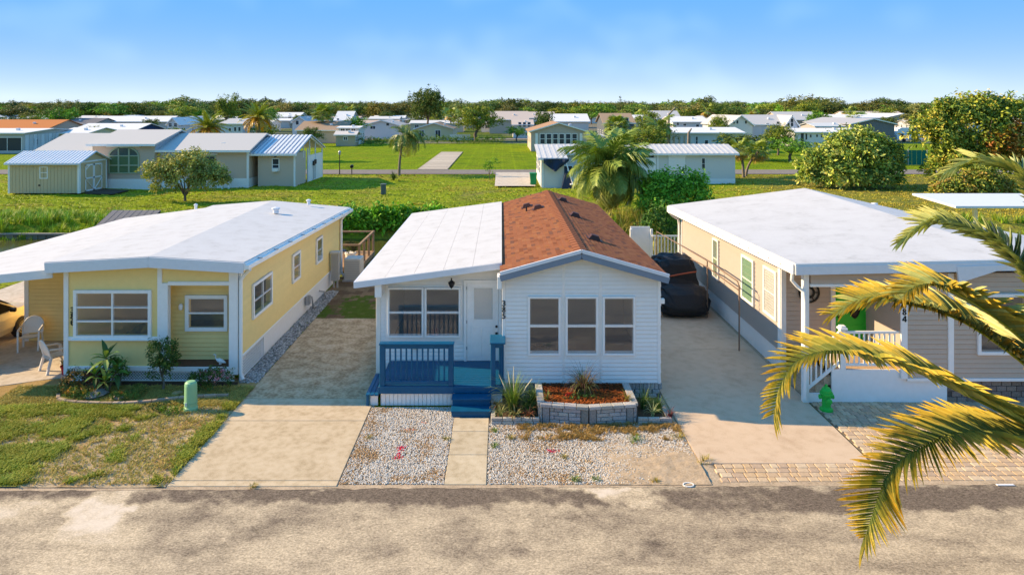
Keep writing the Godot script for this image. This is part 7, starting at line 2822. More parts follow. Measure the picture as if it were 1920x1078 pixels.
func make_long_home() -> void:
	var h := thing("long_white_home", "long white mobile home with ribbed white roof across the canal", "house")
	var f := face(P(0, 0, 65.3), "front")
	var wc := Color(0.76, 0.74, 0.68)
	flat_wall(h, f, rect(5.2, 0.0, 22.4, 2.95), M.grain, wc, 5.6)
	var e := face(P(0, 0, 61.9), "front")
	flat_wall(h, e, rect(3.65, 0.0, 5.7, 2.75), M.grain, wc, 9.0, "wall")
	bar(h, e, [3.62, 0.0, 3.85, 2.75], 0, 0.05, M.trim, "corner_trim")
	var sd := face(P(3.65, 0, 70.9), "left")
	for k in 3:
		pane_window(h, at(sd, 2.0 + k * 2.4, 1.75), 1.5, 1.3, 2, 2, M.trim, M.farglass)
	bar(h, sd, [8.2, 0.1, 9.0, 2.2], 0.0, 0.05, M.trim, "door")
	pane_window(h, at(f, 6.35, 1.35), 0.95, 0.85, 2, 1, M.trim, M.farglass)
	bar(h, f, [13.35, 2.55, 14.6, 2.78], 0.0, 0.05, M.dark, "vent")
	bar(h, f, [14.9, 0.0, 15.05, 2.9], 0.0, 0.1, M.trim, "downspout")
	var sh := bar(h, f, [16.0, 1.3, 17.6, 2.62], 0.0, 0.08, M.trim, "shutter")
	for k in 12:
		bar(sh, f, [16.02, 1.32 + k * 0.107, 17.58, 1.41 + k * 0.107], 0.08, 0.1, M.trim, "slat")
	bar(h, f, [15.95, 2.6, 17.65, 2.75], 0.0, 0.14, M.trim, "shutter_box")
	pane_window(h, at(f, 19.35, 1.95), 0.32, 1.05, 1, 2, M.trim, M.farglass)
	bar(h, f, [13.2, 0.2, 14.8, 2.5], 0.0, 0.06, M.trim, "door")
	bar(h, f, [5.2, 0.0, 22.4, 0.5], 0.0, 0.03, M.trim, "skirting")
	for q in [[65.0, 68.2, 5.0, 22.7, 2.9, 3.62], [71.4, 68.2, 5.0, 22.7, 2.9, 3.62], [61.5, 68.2, 3.3, 6.0, 2.72, 3.60]]:
		var b := MB.new()
		var a0 := P(q[2], q[4], q[0])
		var a1 := P(q[3], q[4], q[0])
		var c0 := P(q[2], q[5], q[1])
		var c1 := P(q[3], q[5], q[1])
		var t := Vector3(0, 0.06, 0)
		if q[0] < q[1]:
			b.hexa([a0, a1, c1, c0], [a0 + t, a1 + t, c1 + t, c0 + t])
		else:
			b.hexa([c0, c1, a1, a0], [c0 + t, c1 + t, a1 + t, a0 + t])
		var rf := part(h, "roof", b, M.roofwhite)
		var n := int((q[3] - q[2]) / 0.5)
		for k in n:
			b = MB.new()
			var x: float = q[2] + 0.25 + k * 0.5
			b.beam(P(x, q[4] + 0.065, q[0]), P(x, q[5] + 0.065, q[1]), 0.16, 0.035)
			part(rf, "rib", b, M.roofwhite)
	bar(h, face(P(0, 0, 65.0), "front"), [5.0, 2.76, 22.7, 2.93], 0, 0.06, M.trim, "gutter")
	bar(h, face(P(0, 0, 61.5), "front"), [3.3, 2.58, 6.0, 2.75], 0, 0.06, M.trim, "gutter")
	rebase(h, P(13, 0, 66))
	# navy tarp hanging off the roof corner
	var o := thing("blue_tarp", "torn navy tarp hanging from the long white home's roof corner", "tarp", P(4.9, 0, 61.4))
	var b := MB.new()
	b.col = Color(0.02, 0.035, 0.07)
	var g := []
	for i in 13:
		for j in 7:
			var u := i / 12.0
			var v := j / 6.0
			var low := 0.25 + 0.95 * (1.0 - absf(u - 0.45) * 1.9)
			g.append(Vector3(-1.1 + u * 2.3, 2.72 - v * maxf(low, 0.12), 0.05 + 0.16 * sin(u * 17.0) * v + 0.06 * sin(u * 7 + v * 5)))
	for i in 12:
		for j in 6:
			var k := i * 7 + j
			b.quad(g[k], g[k + 1], g[k + 8], g[k + 7])
	part(o, "sheet", b, M.tarpblue)
	b = MB.new()
	b.col = Color(0.02, 0.03, 0.055)
	b.hexa([Vector3(0.5, 0.02, 0.25), Vector3(1.9, 0.02, 0.4), Vector3(1.9, 0.02, 0.1), Vector3(0.5, 0.02, -0.1)], [Vector3(0.85, 1.75, -0.2), Vector3(1.0, 1.75, -0.1), Vector3(1.0, 1.75, -0.25), Vector3(0.85, 1.75, -0.3)])
	part(o, "dark_wedge", b, M.tarpblue)  # dark wedge standing below the hanging sheet
	b = MB.new()
	b.tube([Vector3(0.95, 2.3, 0.0), Vector3(1.5, 0.5, 0.35), Vector3(1.55, 0.45, 0.35)], [0.05], 6)
	b.cbox(Vector3(1.7, 0.45, 0.35), Vector3(0.9, 0.12, 0.4), 0.03)
	part(o, "fallen_awning_arm", b, M.trim)


func make_far_things() -> void:
	M.farglass = mat(0.05, 0.06, 0.07, 0.12)
	M.tarpblue = mat(0.02, 0.035, 0.07, 0.6)
	M.tarpblue.cull_mode = BaseMaterial3D.CULL_DISABLED
	make_beige_house()
	make_metal_carport()
	make_tan_shed()
	make_long_home()
	far_homes()
	# screened porch building at the edge
	var h := home("grey screened porch building with a broad white roof at the picture's edge", -86.0, 109.0, 9.6, 14.0, 3.25, 3.75, "x", Color(0.55, 0.54, 0.52), Color(0.80, 0.79, 0.76), [[7.0, 1.5, 4.6, 2.2, 2, 1]], [])
	var sd := face(Vector3(4.8, 0, 0), "right")
	for k in 9:
		bar(h, sd, [0.3 + k * 0.95, 0.3, 1.15 + k * 0.95, 3.0], 0.0, 0.06, M.metal if k % 2 else M.grain, "panel", Color(0.75, 0.76, 0.80))
	# beige gable house with a row of six windows
	h = home("beige gabled house with a row of six tall windows and brown roof", 5.0, 115.0, 9.4, 15.0, 3.35, 4.75, "z", Color(0.60, 0.49, 0.39), Color(0.42, 0.27, 0.17), [], [])
	for k in 6:
		pane_window(h, Transform3D(Basis(), Vector3(-2.75 + k * 1.08, 2.1, 0.02)), 0.85, 1.75, 1, 2, M.trim, M.farglass)
	for s in [-1.0, 1.0]:
		bar(h, Transform3D(), [s * 3.75 - 0.22, 1.2, s * 3.75 + 0.22, 3.05], 0.0, 0.08, M.trim, "shutter")
	var b := MB.new()
	b.hexa([Vector3(4.7, 2.5, -1), Vector3(8.5, 2.4, -1), Vector3(8.5, 2.4, -9), Vector3(4.7, 2.5, -9)], [Vector3(4.7, 2.65, -1), Vector3(8.5, 2.55, -1), Vector3(8.5, 2.55, -9), Vector3(4.7, 2.65, -9)])
	part(h, "porch_roof", b, M.roofwhite)
	# white and teal house with a long porch
	h = home("white house with a teal door and striped porch roof", 26.5, 112.0, 13.2, 10.0, 3.2, 3.9, "x", Color(0.76, 0.74, 0.70), Color(0.78, 0.78, 0.77), [[5.6, 1.9, 0.35, 1.4, 1, 2], [7.2, 1.6, 0.6, 0.9, 1, 1], [11.4, 1.7, 2.4, 1.6, 3, 1]], [])
	bar(h, Transform3D(), [2.3, 0.2, 3.2, 2.5], 0.0, 0.06, mat_once("tealdoor", 0.03, 0.30, 0.34, 0.5), "door")
	for k in 6:
		bar(h, Transform3D(), [-6.5 + k * 0.85, 0.0, -6.3 + k * 0.85, 2.7], 0.0, 0.2, M.grain, "porch_post", Color(0.62, 0.50, 0.34))
	# solar panels on the roof behind the gable
	var o := thing("solar_panels", "dark solar panels on the white roof behind the beige gable", "solar panel", P(14.6, 0, 172.5))
	for k in 4:
		b = MB.new()
		b.beam(Vector3(k * 2.0, 4.3, 0.5), Vector3(k * 2.0, 5.0, -1.6), 1.8, 0.1)
		part(o, "panel", b, M.farglass)
	# tan shed by the far lawn
	o = home("small tan shed with a white roof edge beyond the far lawn", -31.8, 131.0, 3.7, 3.2, 2.2, 2.75, "x", Color(0.55, 0.45, 0.30), Color(0.70, 0.64, 0.58), [[1.85, 1.45, 0.75, 0.65, 2, 1]], [])
	# garage door of the tan building
	o = thing("garage_door", "wide white garage door in the tan building", "door", P(144.5, 0, 235.9))
	for k in 5:
		b = MB.new()
		b.cbox(Vector3(0, 0.3 + k * 0.58, 0.05), Vector3(8.4, 0.55, 0.08), 0.02)
		part(o, "panel", b, M.trim)
	# white fence beside the yellow gable
	o = thing("white_fence", "white board fence beside the pale yellow gable", "fence", P(-9.6, 0, 155.0))
	for k in 15:
		b = MB.new()
		b.box(Vector3(-2.0 + k * 0.31, 0.65, 0), Vector3(0.29, 1.3, 0.05))
		part(o, "board", b, M.trim)
	# green fence panel and white camper
	o = thing("green_fence", "dark green screened fence between the bush and the almond tree", "fence", P(51.5, 0, 86.5))
	for k in 8:
		b = MB.new()
		b.col = Color(0.02, 0.16, 0.12)
		b.box(Vector3(-2.2 + k * 0.62, 1.0, 0), Vector3(0.58, 1.9, 0.04))
		part(o, "panel", b, M.matte)
	for k in 3:
		b = MB.new()
		b.tube([Vector3(-2.3 + k * 2.4, 0, 0.05), Vector3(-2.3 + k * 2.4, 2.1, 0.05)], [0.05], 6)
		part(o, "post", b, M.steel)
	o = thing("camper", "white camper parked behind the green fence", "camper", P(88.0, 0, 147.0))
	b = MB.new()
	b.slab(PackedVector2Array([Vector2(-2.6, 0.5), Vector2(2.6, 0.5), Vector2(2.7, 2.2), Vector2(2.2, 3.0), Vector2(-1.6, 3.1), Vector2(-2.5, 2.7), Vector2(-2.8, 1.6)]), -2.4, 0.0)
	part(o, "body", b, M.white)
	pane_window(o, Transform3D(Basis(), Vector3(1.2, 2.0, 0)), 1.2, 0.8, 1, 1, M.trim, M.farglass)
	pane_window(o, Transform3D(Basis(), Vector3(-1.6, 1.4, 0)), 0.8, 0.9, 1, 1, M.trim, M.farglass)
	for x in [-1.2, 1.3]:
		b = MB.new()
		b.xf = Transform3D(Basis(Vector3.RIGHT, PI / 2), Vector3(x, 0.4, 0.02))
		b.lathe([Vector2(0, 0), Vector2(0.4, 0), Vector2(0.4, 0.1), Vector2(0, 0.12)], 14)
		part(o, "wheel", b, M.dark)
	# street lamp, mailbox, utility boxes, bins
	o = thing("street_lamp", "slim dark lamp post beside the far street", "street lamp", P(-17.8, 0, 75.0))
	b = MB.new()
	b.tube([Vector3(0, 0, 0), Vector3(0, 2.1, 0)], [0.06, 0.045], 8)
	part(o, "post", b, M.dark)
	b = MB.new()
	b.lathe([Vector2(0.05, 2.1), Vector2(0.13, 2.18), Vector2(0.16, 2.45), Vector2(0.06, 2.6), Vector2(0, 2.62)], 10)
	part(o, "lantern", b, M.steel)
	o = thing("mailbox", "black mailbox on a short post at the far street", "mailbox", P(-16.5, 0, 75.2))
	b = MB.new()
	b.tube([Vector3(0, 0, 0), Vector3(0, 0.7, 0)], [0.05], 6)
	part(o, "post", b, M.dark)
	b = MB.new()
	b.cbox(Vector3(0, 0.85, 0), Vector3(0.35, 0.35, 0.5), 0.08)
	part(o, "box", b, M.black)
	o = thing("utility_box", "grey green utility box standing in the lawn across the canal", "utility box", P(-10.0, 0, 57.8))
	b = MB.new()
	b.col = Color(0.10, 0.13, 0.12)
	b.cbox(Vector3(0, 0.38, 0), Vector3(0.42, 0.85, 0.35), 0.04)
	part(o, "cabinet", b, M.paint)
	b = MB.new()
	b.col = Color(0.16, 0.19, 0.18)
	b.cbox(Vector3(0, 0.83, 0), Vector3(0.48, 0.08, 0.4), 0.03)
	part(o, "lid", b, M.paint)
	o = thing("wheelie_bin", "green wheelie bin by the long white home's side", "bin", P(2.95, 0.2, 63.0))
	var bg := mat_once("bin", 0.01, 0.22, 0.08, 0.45)
	b = MB.new()
	b.hexa([Vector3(-0.25, 0.05, 0.25), Vector3(0.25, 0.05, 0.25), Vector3(0.25, 0.05, -0.25), Vector3(-0.25, 0.05, -0.25)], [Vector3(-0.32, 1.0, 0.36), Vector3(0.32, 1.0, 0.36), Vector3(0.32, 1.0, -0.32), Vector3(-0.32, 1.0, -0.32)])
	part(o, "body", b, bg)
	b = MB.new()
	b.cbox(Vector3(0, 1.05, 0), Vector3(0.7, 0.1, 0.76), 0.03)
	part(o, "lid", b, bg)
	for s in [-1.0, 1.0]:
		b = MB.new()
		b.xf = Transform3D(Basis(Vector3(0, 0, 1), -PI / 2 * s), Vector3(s * 0.22, 0.1, -0.26))
		b.lathe([Vector2(0, 0), Vector2(0.1, 0), Vector2(0.1, 0.05), Vector2(0, 0.05)], 10)
		part(o, "wheel", b, M.dark)
	o = thing("gas_grill", "covered dark green grill beside the beige home", "grill", P(-24.9, 0, 61.6))
	b = MB.new()
	b.col = Color(0.02, 0.06, 0.05)
	b.cbox(Vector3(0, 1.0, 0), Vector3(0.7, 0.4, 0.5), 0.1)
	part(o, "hood", b, M.paint)
	for s in [-1.0, 1.0]:
		b = MB.new()
		b.box(Vector3(s * 0.28, 0.4, 0), Vector3(0.06, 0.85, 0.4))
		part(o, "leg", b, M.trim)
	o = thing("box_vent", "white utility pedestal behind the taupe house roof", "pedestal", P(21.4, 0, 47.5))
	b = MB.new()
	b.col = Color(0.6, 0.62, 0.58)
	b.cbox(Vector3(0, 0.5, 0), Vector3(0.35, 1.1, 0.3), 0.05)
	part(o, "cabinet", b, M.paint)
	# low wood deck behind the yellow house
	var dk := thing("wood_deck", "weathered wooden deck with railings behind the yellow house", "deck")
	for k in 24:
		b = MB.new()
		var s := rng.randf_range(0.8, 1.15)
		b.col = Color(0.50 * s, 0.31 * s, 0.17 * s)
		b.box(P(-8.6, 0.24, 30.05 + k * 0.146), Vector3(4.8, 0.04, 0.136))
		part(dk, "deck_board", b, M.wood)
	var wc := Color(0.44, 0.30, 0.19)
	var posts := [[-6.28, 30.1], [-6.28, 31.2], [-6.28, 32.3], [-6.28, 33.4], [-8.4, 30.1], [-8.2, 33.4], [-10.4, 33.4]]
	for q in posts:
		b = MB.new()
		b.col = wc
		b.cbox(P(q[0], 0.62, q[1]), Vector3(0.1, 1.3, 0.1), 0.01)
		part(dk, "post", b, M.wood)
	for q in [[P(-6.28, 1.22, 30.0), P(-6.28, 1.22, 33.5)], [P(-11.0, 1.22, 33.4), P(-6.2, 1.22, 33.4)], [P(-8.6, 1.22, 30.1), P(-6.2, 1.22, 30.1)], [P(-6.24, 0.18, 30.0), P(-6.24, 0.18, 33.5)], [P(-11.0, 0.18, 30.0), P(-6.2, 0.18, 30.0)]]:
		b = MB.new()
		b.col = wc
		b.beam(q[0], q[1], 0.09 if q[0].y > 1 else 0.05, 0.07 if q[0].y > 1 else 0.2)
		part(dk, "rail", b, M.wood)
	rebase(dk, P(-8.5, 0, 31.7))
	o = thing("potted_plant", "white pot with a dark bushy plant on the wooden deck", "potted plant", P(-6.75, 0.26, 30.5))
	b = MB.new()
	b.lathe([Vector2(0, 0), Vector2(0.17, 0), Vector2(0.23, 0.5), Vector2(0.26, 0.5), Vector2(0.26, 0.56), Vector2(0.0, 0.52)], 16)
	part(o, "pot", b, M.trim)
	inst(o, "foliage", crown(81, [[Vector3(0, 0.78, 0), Vector3(0.26, 0.28, 0.26)]], 900, 0.06, [Color(0.06, 0.05, 0.02), Color(0.09, 0.08, 0.025), Color(0.05, 0.08, 0.02)]), M.leaf)
	o = thing("patio_chair", "dark metal patio chair on the wooden deck", "chair", P(-7.35, 0.26, 31.4), 2.2)
	for q in [[Vector3(-0.22, 0, 0.2), Vector3(-0.22, 0.44, 0.2)], [Vector3(0.22, 0, 0.2), Vector3(0.22, 0.44, 0.2)], [Vector3(-0.22, 0, -0.25), Vector3(-0.22, 0.95, -0.22)], [Vector3(0.22, 0, -0.25), Vector3(0.22, 0.95, -0.22)]]:
		b = MB.new()
		b.tube(q, [0.018], 6)
		part(o, "leg", b, M.dark)
	b = MB.new()
	b.cbox(Vector3(0, 0.44, 0), Vector3(0.48, 0.03, 0.48), 0.01)
	part(o, "seat", b, M.dark)
	for k in 6:
		b = MB.new()
		b.tube([Vector3(-0.2 + k * 0.08, 0.46, -0.235), Vector3(-0.2 + k * 0.08, 0.93, -0.225)], [0.01], 5)
		part(o, "slat", b, M.dark)
	b = MB.new()
	b.tube([Vector3(-0.23, 0.95, -0.22), Vector3(0.23, 0.95, -0.22)], [0.018], 6)
	part(o, "top_rail", b, M.dark)
	# shingled lean-to behind the yellow roof
	o = thing("tiled_roof_shed", "grey tiled shed roof showing behind the yellow house", "shed")
	b = MB.new()
	b.hexa([P(-19.0, 1.4, 31.2), P(-16.6, 1.4, 31.2), P(-16.6, 2.15, 33.2), P(-19.0, 2.15, 33.2)], [P(-19.0, 1.5, 31.2), P(-16.6, 1.5, 31.2), P(-16.6, 2.25, 33.2), P(-19.0, 2.25, 33.2)])
	var rf := part(o, "roof", b, M.dark)
	var tm := MB.new()
	tm.col = Color(0.30, 0.28, 0.27)
	tm.cbox(Vector3.ZERO, Vector3(0.28, 0.04, 0.24), 0.01)
	var tmesh := tm.mesh()
	for i in 8:
		for j in 9:
			var t := j / 8.6
			inst(rf, "tile", tmesh, M.block, Transform3D(Basis(Vector3.RIGHT, 0.42), P(-18.83 + i * 0.295, 1.53 + 0.75 * t, 31.3 + 2.0 * t)))
	b = MB.new()
	b.col = Color(0.4, 0.36, 0.3)
	b.span(P(-18.8, -0.1, 31.5), P(-16.8, 1.4, 33.0))
	part(o, "wall", b, M.grain)
	rebase(o, P(-17.8, 0, 32))
	# timber seawall on the far bank
	o = thing("seawall", "weathered timber seawall along the far canal bank", "wall")
	for k in 34:
		b = MB.new()
		var s := rng.randf_range(0.7, 1.2)
		b.col = Color(0.34 * s, 0.28 * s, 0.20 * s)
		b.box(P(-36.5 + k * 0.5, -0.95, 42.3 + 0.02 * (k % 3)), Vector3(0.46, 0.8, 0.08))
		part(o, "plank", b, M.wood)
	b = MB.new()
	b.col = Color(0.42, 0.38, 0.32)
	b.box(P(-28.2, -0.53, 42.3), Vector3(17.2, 0.08, 0.25))
	part(o, "cap", b, M.wood)
	rebase(o, P(-28, 0, 42.3))


func make_vegetation() -> void:
	var G := [Color(0.171, 0.240, 0.023), Color(0.279, 0.330, 0.033), Color(0.109, 0.173, 0.019), Color(0.372, 0.390, 0.039)]
	var DK := [Color(0.078, 0.128, 0.019), Color(0.124, 0.180, 0.026), Color(0.155, 0.195, 0.033)]
	var OL := [Color(0.186, 0.195, 0.039), Color(0.248, 0.247, 0.052), Color(0.139, 0.158, 0.026), Color(0.310, 0.285, 0.065)]
	var BR := [Color(0.155, 0.330, 0.026), Color(0.248, 0.450, 0.039), Color(0.109, 0.225, 0.019)]
	# shared crowns for trees
	var lobes := func(seed_: int, n: int, flat_: float) -> Array:
		var r := RandomNumberGenerator.new()
		r.seed = seed_
		var out := [[Vector3(0, 0.62, 0), Vector3(0.34, 0.30, 0.34)]]
		for k in n:
			var a := TAU * k / n + r.randf() * 0.7
			var q := r.randf_range(0.16, 0.36)
			out.append([Vector3(cos(a) * q, r.randf_range(0.42, 0.82) * (1.0 - 0.2 * flat_), sin(a) * q), Vector3(r.randf_range(0.14, 0.25), r.randf_range(0.12, 0.22), r.randf_range(0.14, 0.25))])
		return out
	var kinds := []
	for k in 6:
		kinds.append(crown(300 + k, lobes.call(300 + k, 7, 0.3), 2300, 0.05, [G, DK, OL, BR, DK, OL][k], 0.3))
	var tr := [limbs(301, 1.0, 0.026, 0.4, 5), limbs(302, 1.0, 0.03, 0.4, 6)]
	var fine := []
	for k in 3:
		fine.append(crown(320 + k, lobes.call(330 + k, 11, 0.2), 9000, 0.031, [G, DK, G][k], 0.4))
	# named trees: x, d, height, width, kind
	var big := [
		["broadleaf_tree", "tallest dark tree standing against the sky near the centre", -18.8, 172.0, 12.6, 10.0, fine[1], "oak"],
		["mango_tree", "round yellow green tree above the far lawn hedge", -5.4, 150.0, 7.9, 11.5, fine[0], "mango"],
		["broadleaf_tree", "tall bright round tree between the two date palms", -80.5, 200.0, 11.2, 8.5, fine[2], "x"],
		["broadleaf_tree", "dense low round tree beside the pale blue house", -32.5, 150.0, 5.4, 6.2, kinds[3], "x"],
		["garden_tree", "small open tree on the lawn in front of the white home", 43.0, 106.0, 4.7, 5.6, fine[0], "x"],
		["broadleaf_tree", "bushy tree in front of the white homes by the teal door house", 41.5, 131.0, 5.8, 5.0, fine[0], "x"],
		["broadleaf_tree", "dark conifer shaped tree beside the beige hip roof", 9.6, 150.0, 6.6, 5.0, kinds[1], "x"],
		["broadleaf_tree", "broad olive tree group over the skyline homes by the slate gable", 128.0, 290.0, 12.5, 19.0, kinds[2], "x"],
		["broadleaf_tree", "yellow green tree in front of the skyline by the slate gable", 96.0, 215.0, 9.0, 12.0, fine[0], "x"],
		["broadleaf_tree", "dark rounded tree on the skyline above the camper's rooftops", 115.0, 255.0, 10.0, 12.0, kinds[4], "x"],
		["garden_tree", "leafy garden tree beside the white lilac gable home", -50.5, 145.0, 4.2, 6.5, kinds[0], "x"],
		["garden_tree", "dark bush beside the first small tan shed", -36.5, 131.0, 3.6, 4.6, kinds[1], "x"],
		["garden_tree", "round yellowish bush beyond the orange roof", -128.0, 185.0, 5.4, 7.0, fine[0], "x"],
		["garden_tree", "yellow leaved bush in front of the navy house", -74.5, 125.0, 3.9, 4.4, fine[0], "x"],
		["garden_tree", "spiky green bush beside the navy house porch", -59.0, 122.0, 4.0, 4.6, kinds[0], "x"],
		["garden_tree", "bright shrub clump beside the mango tree and the drive", 3.4, 148.0, 3.4, 5.0, kinds[3], "x"],
		["garden_tree", "sunlit green thicket behind the long white home", 20.0, 98.0, 4.4, 9.0, fine[2], "x"],
		["garden_tree", "dark leafy thicket beside the bare leaning palm trunks", 24.5, 110.0, 5.4, 7.0, kinds[1], "x"],
		["garden_tree", "shaded hedge trees right behind the leaning fan palms", 34.0, 96.0, 3.6, 8.5, kinds[1], "x"],
		["garden_tree", "green bushes along the far road beside the white home", 39.5, 93.0, 3.2, 7.0, kinds[3], "x"],
	]
	for q in big:
		plant(q[0], q[1], "tree", P(q[2], 0, q[3]), rng.randf() * TAU, q[6], tr[rng.randi() % 2], Vector3(q[5] / 0.95, q[4] / 0.92, q[5] / 0.95))
	# open scrub tree on the near lawn across the canal
	plant("scrub_tree", "open olive leaved tree on the lawn before the beige home", "tree", P(-24.7, 0, 53.2), 0.3, crown(341, [[Vector3(0, 2.5, 0), Vector3(1.8, 1.3, 1.5)], [Vector3(-1.7, 2.3, 0), Vector3(1.4, 1.1, 1.2)], [Vector3(1.8, 2.0, 0.2), Vector3(1.5, 1.1, 1.2)], [Vector3(0.5, 3.2, 0), Vector3(1.3, 0.9, 1.1)], [Vector3(1.2, 1.3, 0.6), Vector3(1.2, 0.7, 0.8)], [Vector3(-1.3, 1.4, 0.4), Vector3(1.1, 0.7, 0.8)], [Vector3(2.6, 1.6, 0), Vector3(0.7, 0.7, 0.7)]], 9500, 0.2, [Color(0.354, 0.360, 0.078), Color(0.503, 0.486, 0.118), Color(0.223, 0.252, 0.055), Color(0.595, 0.522, 0.156)], 0.3), limbs(341, 3.6, 0.10, 2.4, 8, 0.12))
	# sea grape: big round glossy leaves
	plant("sea_grape", "huge rounded sea grape bush across the canal", "bush", P(32.6, 0, 63.5), 0.0, crown(342, [[Vector3(0, 2.7, 0), Vector3(3.0, 2.4, 2.4)], [Vector3(-2.9, 2.0, 0.2), Vector3(1.8, 1.8, 1.6)], [Vector3(2.9, 2.4, 0), Vector3(1.9, 2.0, 1.6)], [Vector3(0.8, 4.2, -0.2), Vector3(2.2, 1.2, 1.6)], [Vector3(-1.5, 1.0, 1.5), Vector3(2.2, 1.1, 1.2)], [Vector3(1.8, 0.9, 1.4), Vector3(2.0, 1.0, 1.2)], [Vector3(-3.9, 1.0, 0.4), Vector3(1.0, 0.8, 0.9)]], 17000, 0.30, [Color(0.302, 0.390, 0.051), Color(0.484, 0.546, 0.085), Color(0.181, 0.264, 0.043), Color(0.645, 0.643, 0.152), Color(0.111, 0.186, 0.034)], 0.55), limbs(342, 4.5, 0.14, 3.0, 8, 0.1))
	# tropical almond with a rust red half
	var orange := [Color(0.46, 0.22, 0.03), Color(0.52, 0.30, 0.05), Color(0.40, 0.14, 0.025), Color(0.310, 0.300, 0.039), Color(0.527, 0.420, 0.052)]
	plant("almond_tree", "big tropical almond tree with orange leaves on the canal bank", "tree", P(42.5, 0, 61.0), 0.0, crown(343, [[Vector3(-0.5, 5.6, 0), Vector3(3.2, 2.6, 2.6)], [Vector3(-3.6, 5.2, 0), Vector3(2.0, 1.9, 1.8)], [Vector3(-2.2, 7.0, 0), Vector3(1.6, 1.3, 1.4)], [Vector3(1.0, 7.2, 0), Vector3(2.2, 1.4, 1.6)], [Vector3(3.4, 6.2, 0), Vector3(2.4, 2.2, 2.0)], [Vector3(-1.6, 3.2, 0.6), Vector3(2.4, 1.7, 1.8)], [Vector3(1.0, 4.0, 2.2), Vector3(1.8, 1.6, 0.9), orange], [Vector3(2.4, 5.0, 1.9), Vector3(1.4, 1.2, 0.8), orange], [Vector3(-2.8, 1.8, 0.6), Vector3(1.9, 1.4, 1.5)], [Vector3(3.2, 2.6, 0.6), Vector3(2.6, 2.0, 1.8)]], 24000, 0.31, [Color(0.298, 0.360, 0.047), Color(0.466, 0.486, 0.062), Color(0.167, 0.252, 0.035), Color(0.632, 0.540, 0.078), Color(0.102, 0.172, 0.028)], 0.5), limbs(343, 7.0, 0.22, 4.0, 9, 0.2))
	plant("coastal_shrub", "low yellow green shrub at the foot of the almond tree", "bush", P(37.0, 0, 54.6), 0.0, crown(344, [[Vector3(0, 1.0, 0), Vector3(2.0, 1.1, 1.4)], [Vector3(1.6, 1.3, 0), Vector3(1.5, 1.2, 1.2)], [Vector3(-1.6, 0.7, 0.2), Vector3(1.1, 0.8, 1.0)], [Vector3(2.8, 0.9, 0), Vector3(1.2, 0.9, 1.0)]], 7500, 0.25, [Color(0.264, 0.300, 0.039), Color(0.434, 0.420, 0.065), Color(0.139, 0.195, 0.026), Color(0.40, 0.28, 0.06)], 0.5), null)
	plant("broadleaf_bush", "bright green bush beside the queen palm behind the red roof", "bush", P(11.3, -0.2, 44.8), 0.0, crown(345, [[Vector3(0, 1.7, 0), Vector3(2.2, 1.6, 1.6)], [Vector3(-1.3, 1.2, 0.6), Vector3(1.3, 1.2, 1.2)], [Vector3(1.2, 2.1, 0), Vector3(1.3, 1.3, 1.2)], [Vector3(-0.8, 2.5, -0.2), Vector3(1.1, 0.9, 1.0)]], 9000, 0.2, [Color(0.214, 0.450, 0.033), Color(0.330, 0.600, 0.049), Color(0.136, 0.300, 0.024)], 0.5), limbs(345, 2.8, 0.1, 1.6, 7, 0.15))
	plant("broadleaf_bush", "dark glossy bush under the bright one by the white fence", "bush", P(9.6, -0.5, 40.0), 0.0, crown(346, [[Vector3(0, 1.1, 0), Vector3(1.2, 1.2, 1.0)], [Vector3(-0.8, 0.7, 0.3), Vector3(0.9, 0.9, 0.8)]], 3000, 0.14, [Color(0.078, 0.180, 0.026), Color(0.124, 0.255, 0.039), Color(0.054, 0.120, 0.019)], 0.5), null)
	plant("sapling", "thin leafy sapling by the far driveway", "tree", P(-1.2, 0, 70.5), 0.0, crown(347, [[Vector3(0, 1.0, 0), Vector3(0.7, 0.8, 0.6)], [Vector3(0.5, 1.7, 0), Vector3(0.5, 0.5, 0.4)]], 420, 0.16, BR, 0.2), limbs(347, 1.8, 0.03, 0.5, 4, 0.2))
	plant("cycad", "small dark cycad tuft on the lawn across the canal", "plant", P(-10.9, 0, 69.0), 0.0, tuft(348, 90, 1.1, 0.05, 1.5, DK, 0.1), null, Vector3.ONE, "", "fronds")
	# hedges
	var hl := []
	for k in 14:
		hl.append([Vector3(-3.6 + k * 0.62, 0.7 + 0.15 * sin(k * 2.1), 0.2 * sin(k)), Vector3(0.6, 0.85, 0.6)])
	plant("bank_hedge", "lush upright leafy hedge on the far canal bank", "hedge", P(-8.6, -0.6, 43.0), 0.0, crown(349, hl, 8200, 0.25, [Color(0.195, 0.420, 0.027), Color(0.325, 0.609, 0.036), Color(0.130, 0.273, 0.022)], 0.5, -0.6), null, Vector3.ONE, "", "foliage")
	hl = []
	for k in 16:
		hl.append([Vector3(-9.0 + k * 1.2, 0.75, 0.2 * sin(k)), Vector3(1.0, 0.8, 0.8)])
	plant("clipped_hedge", "low dark hedge in front of the pale yellow gable", "hedge", P(-9.0, 0, 140.0), 0.0, crown(350, hl, 4200, 0.2, [Color(0.093, 0.180, 0.019), Color(0.155, 0.270, 0.026), Color(0.217, 0.300, 0.039)], 0.5), null, Vector3.ONE, "", "foliage")
	hl = []
	for k in 9:
		hl.append([Vector3(-5.0 + k * 1.2, 0.7, 0.2 * sin(k)), Vector3(1.0, 0.9, 0.8)])
	plant("clipped_hedge", "low hedge beyond the far lawn beside the tan shed", "hedge", P(-24.0, 0, 134.0), 0.0, crown(351, hl, 2600, 0.2, [Color(0.093, 0.180, 0.019), Color(0.155, 0.270, 0.026), Color(0.217, 0.300, 0.039)], 0.5), null, Vector3.ONE, "", "foliage")
	# bank growth
	var bt := tuft(352, 26, 0.75, 0.03, 0.9, [Color(0.264, 0.405, 0.026), Color(0.372, 0.495, 0.039), Color(0.171, 0.285, 0.026)], 0.25)
	var w := []
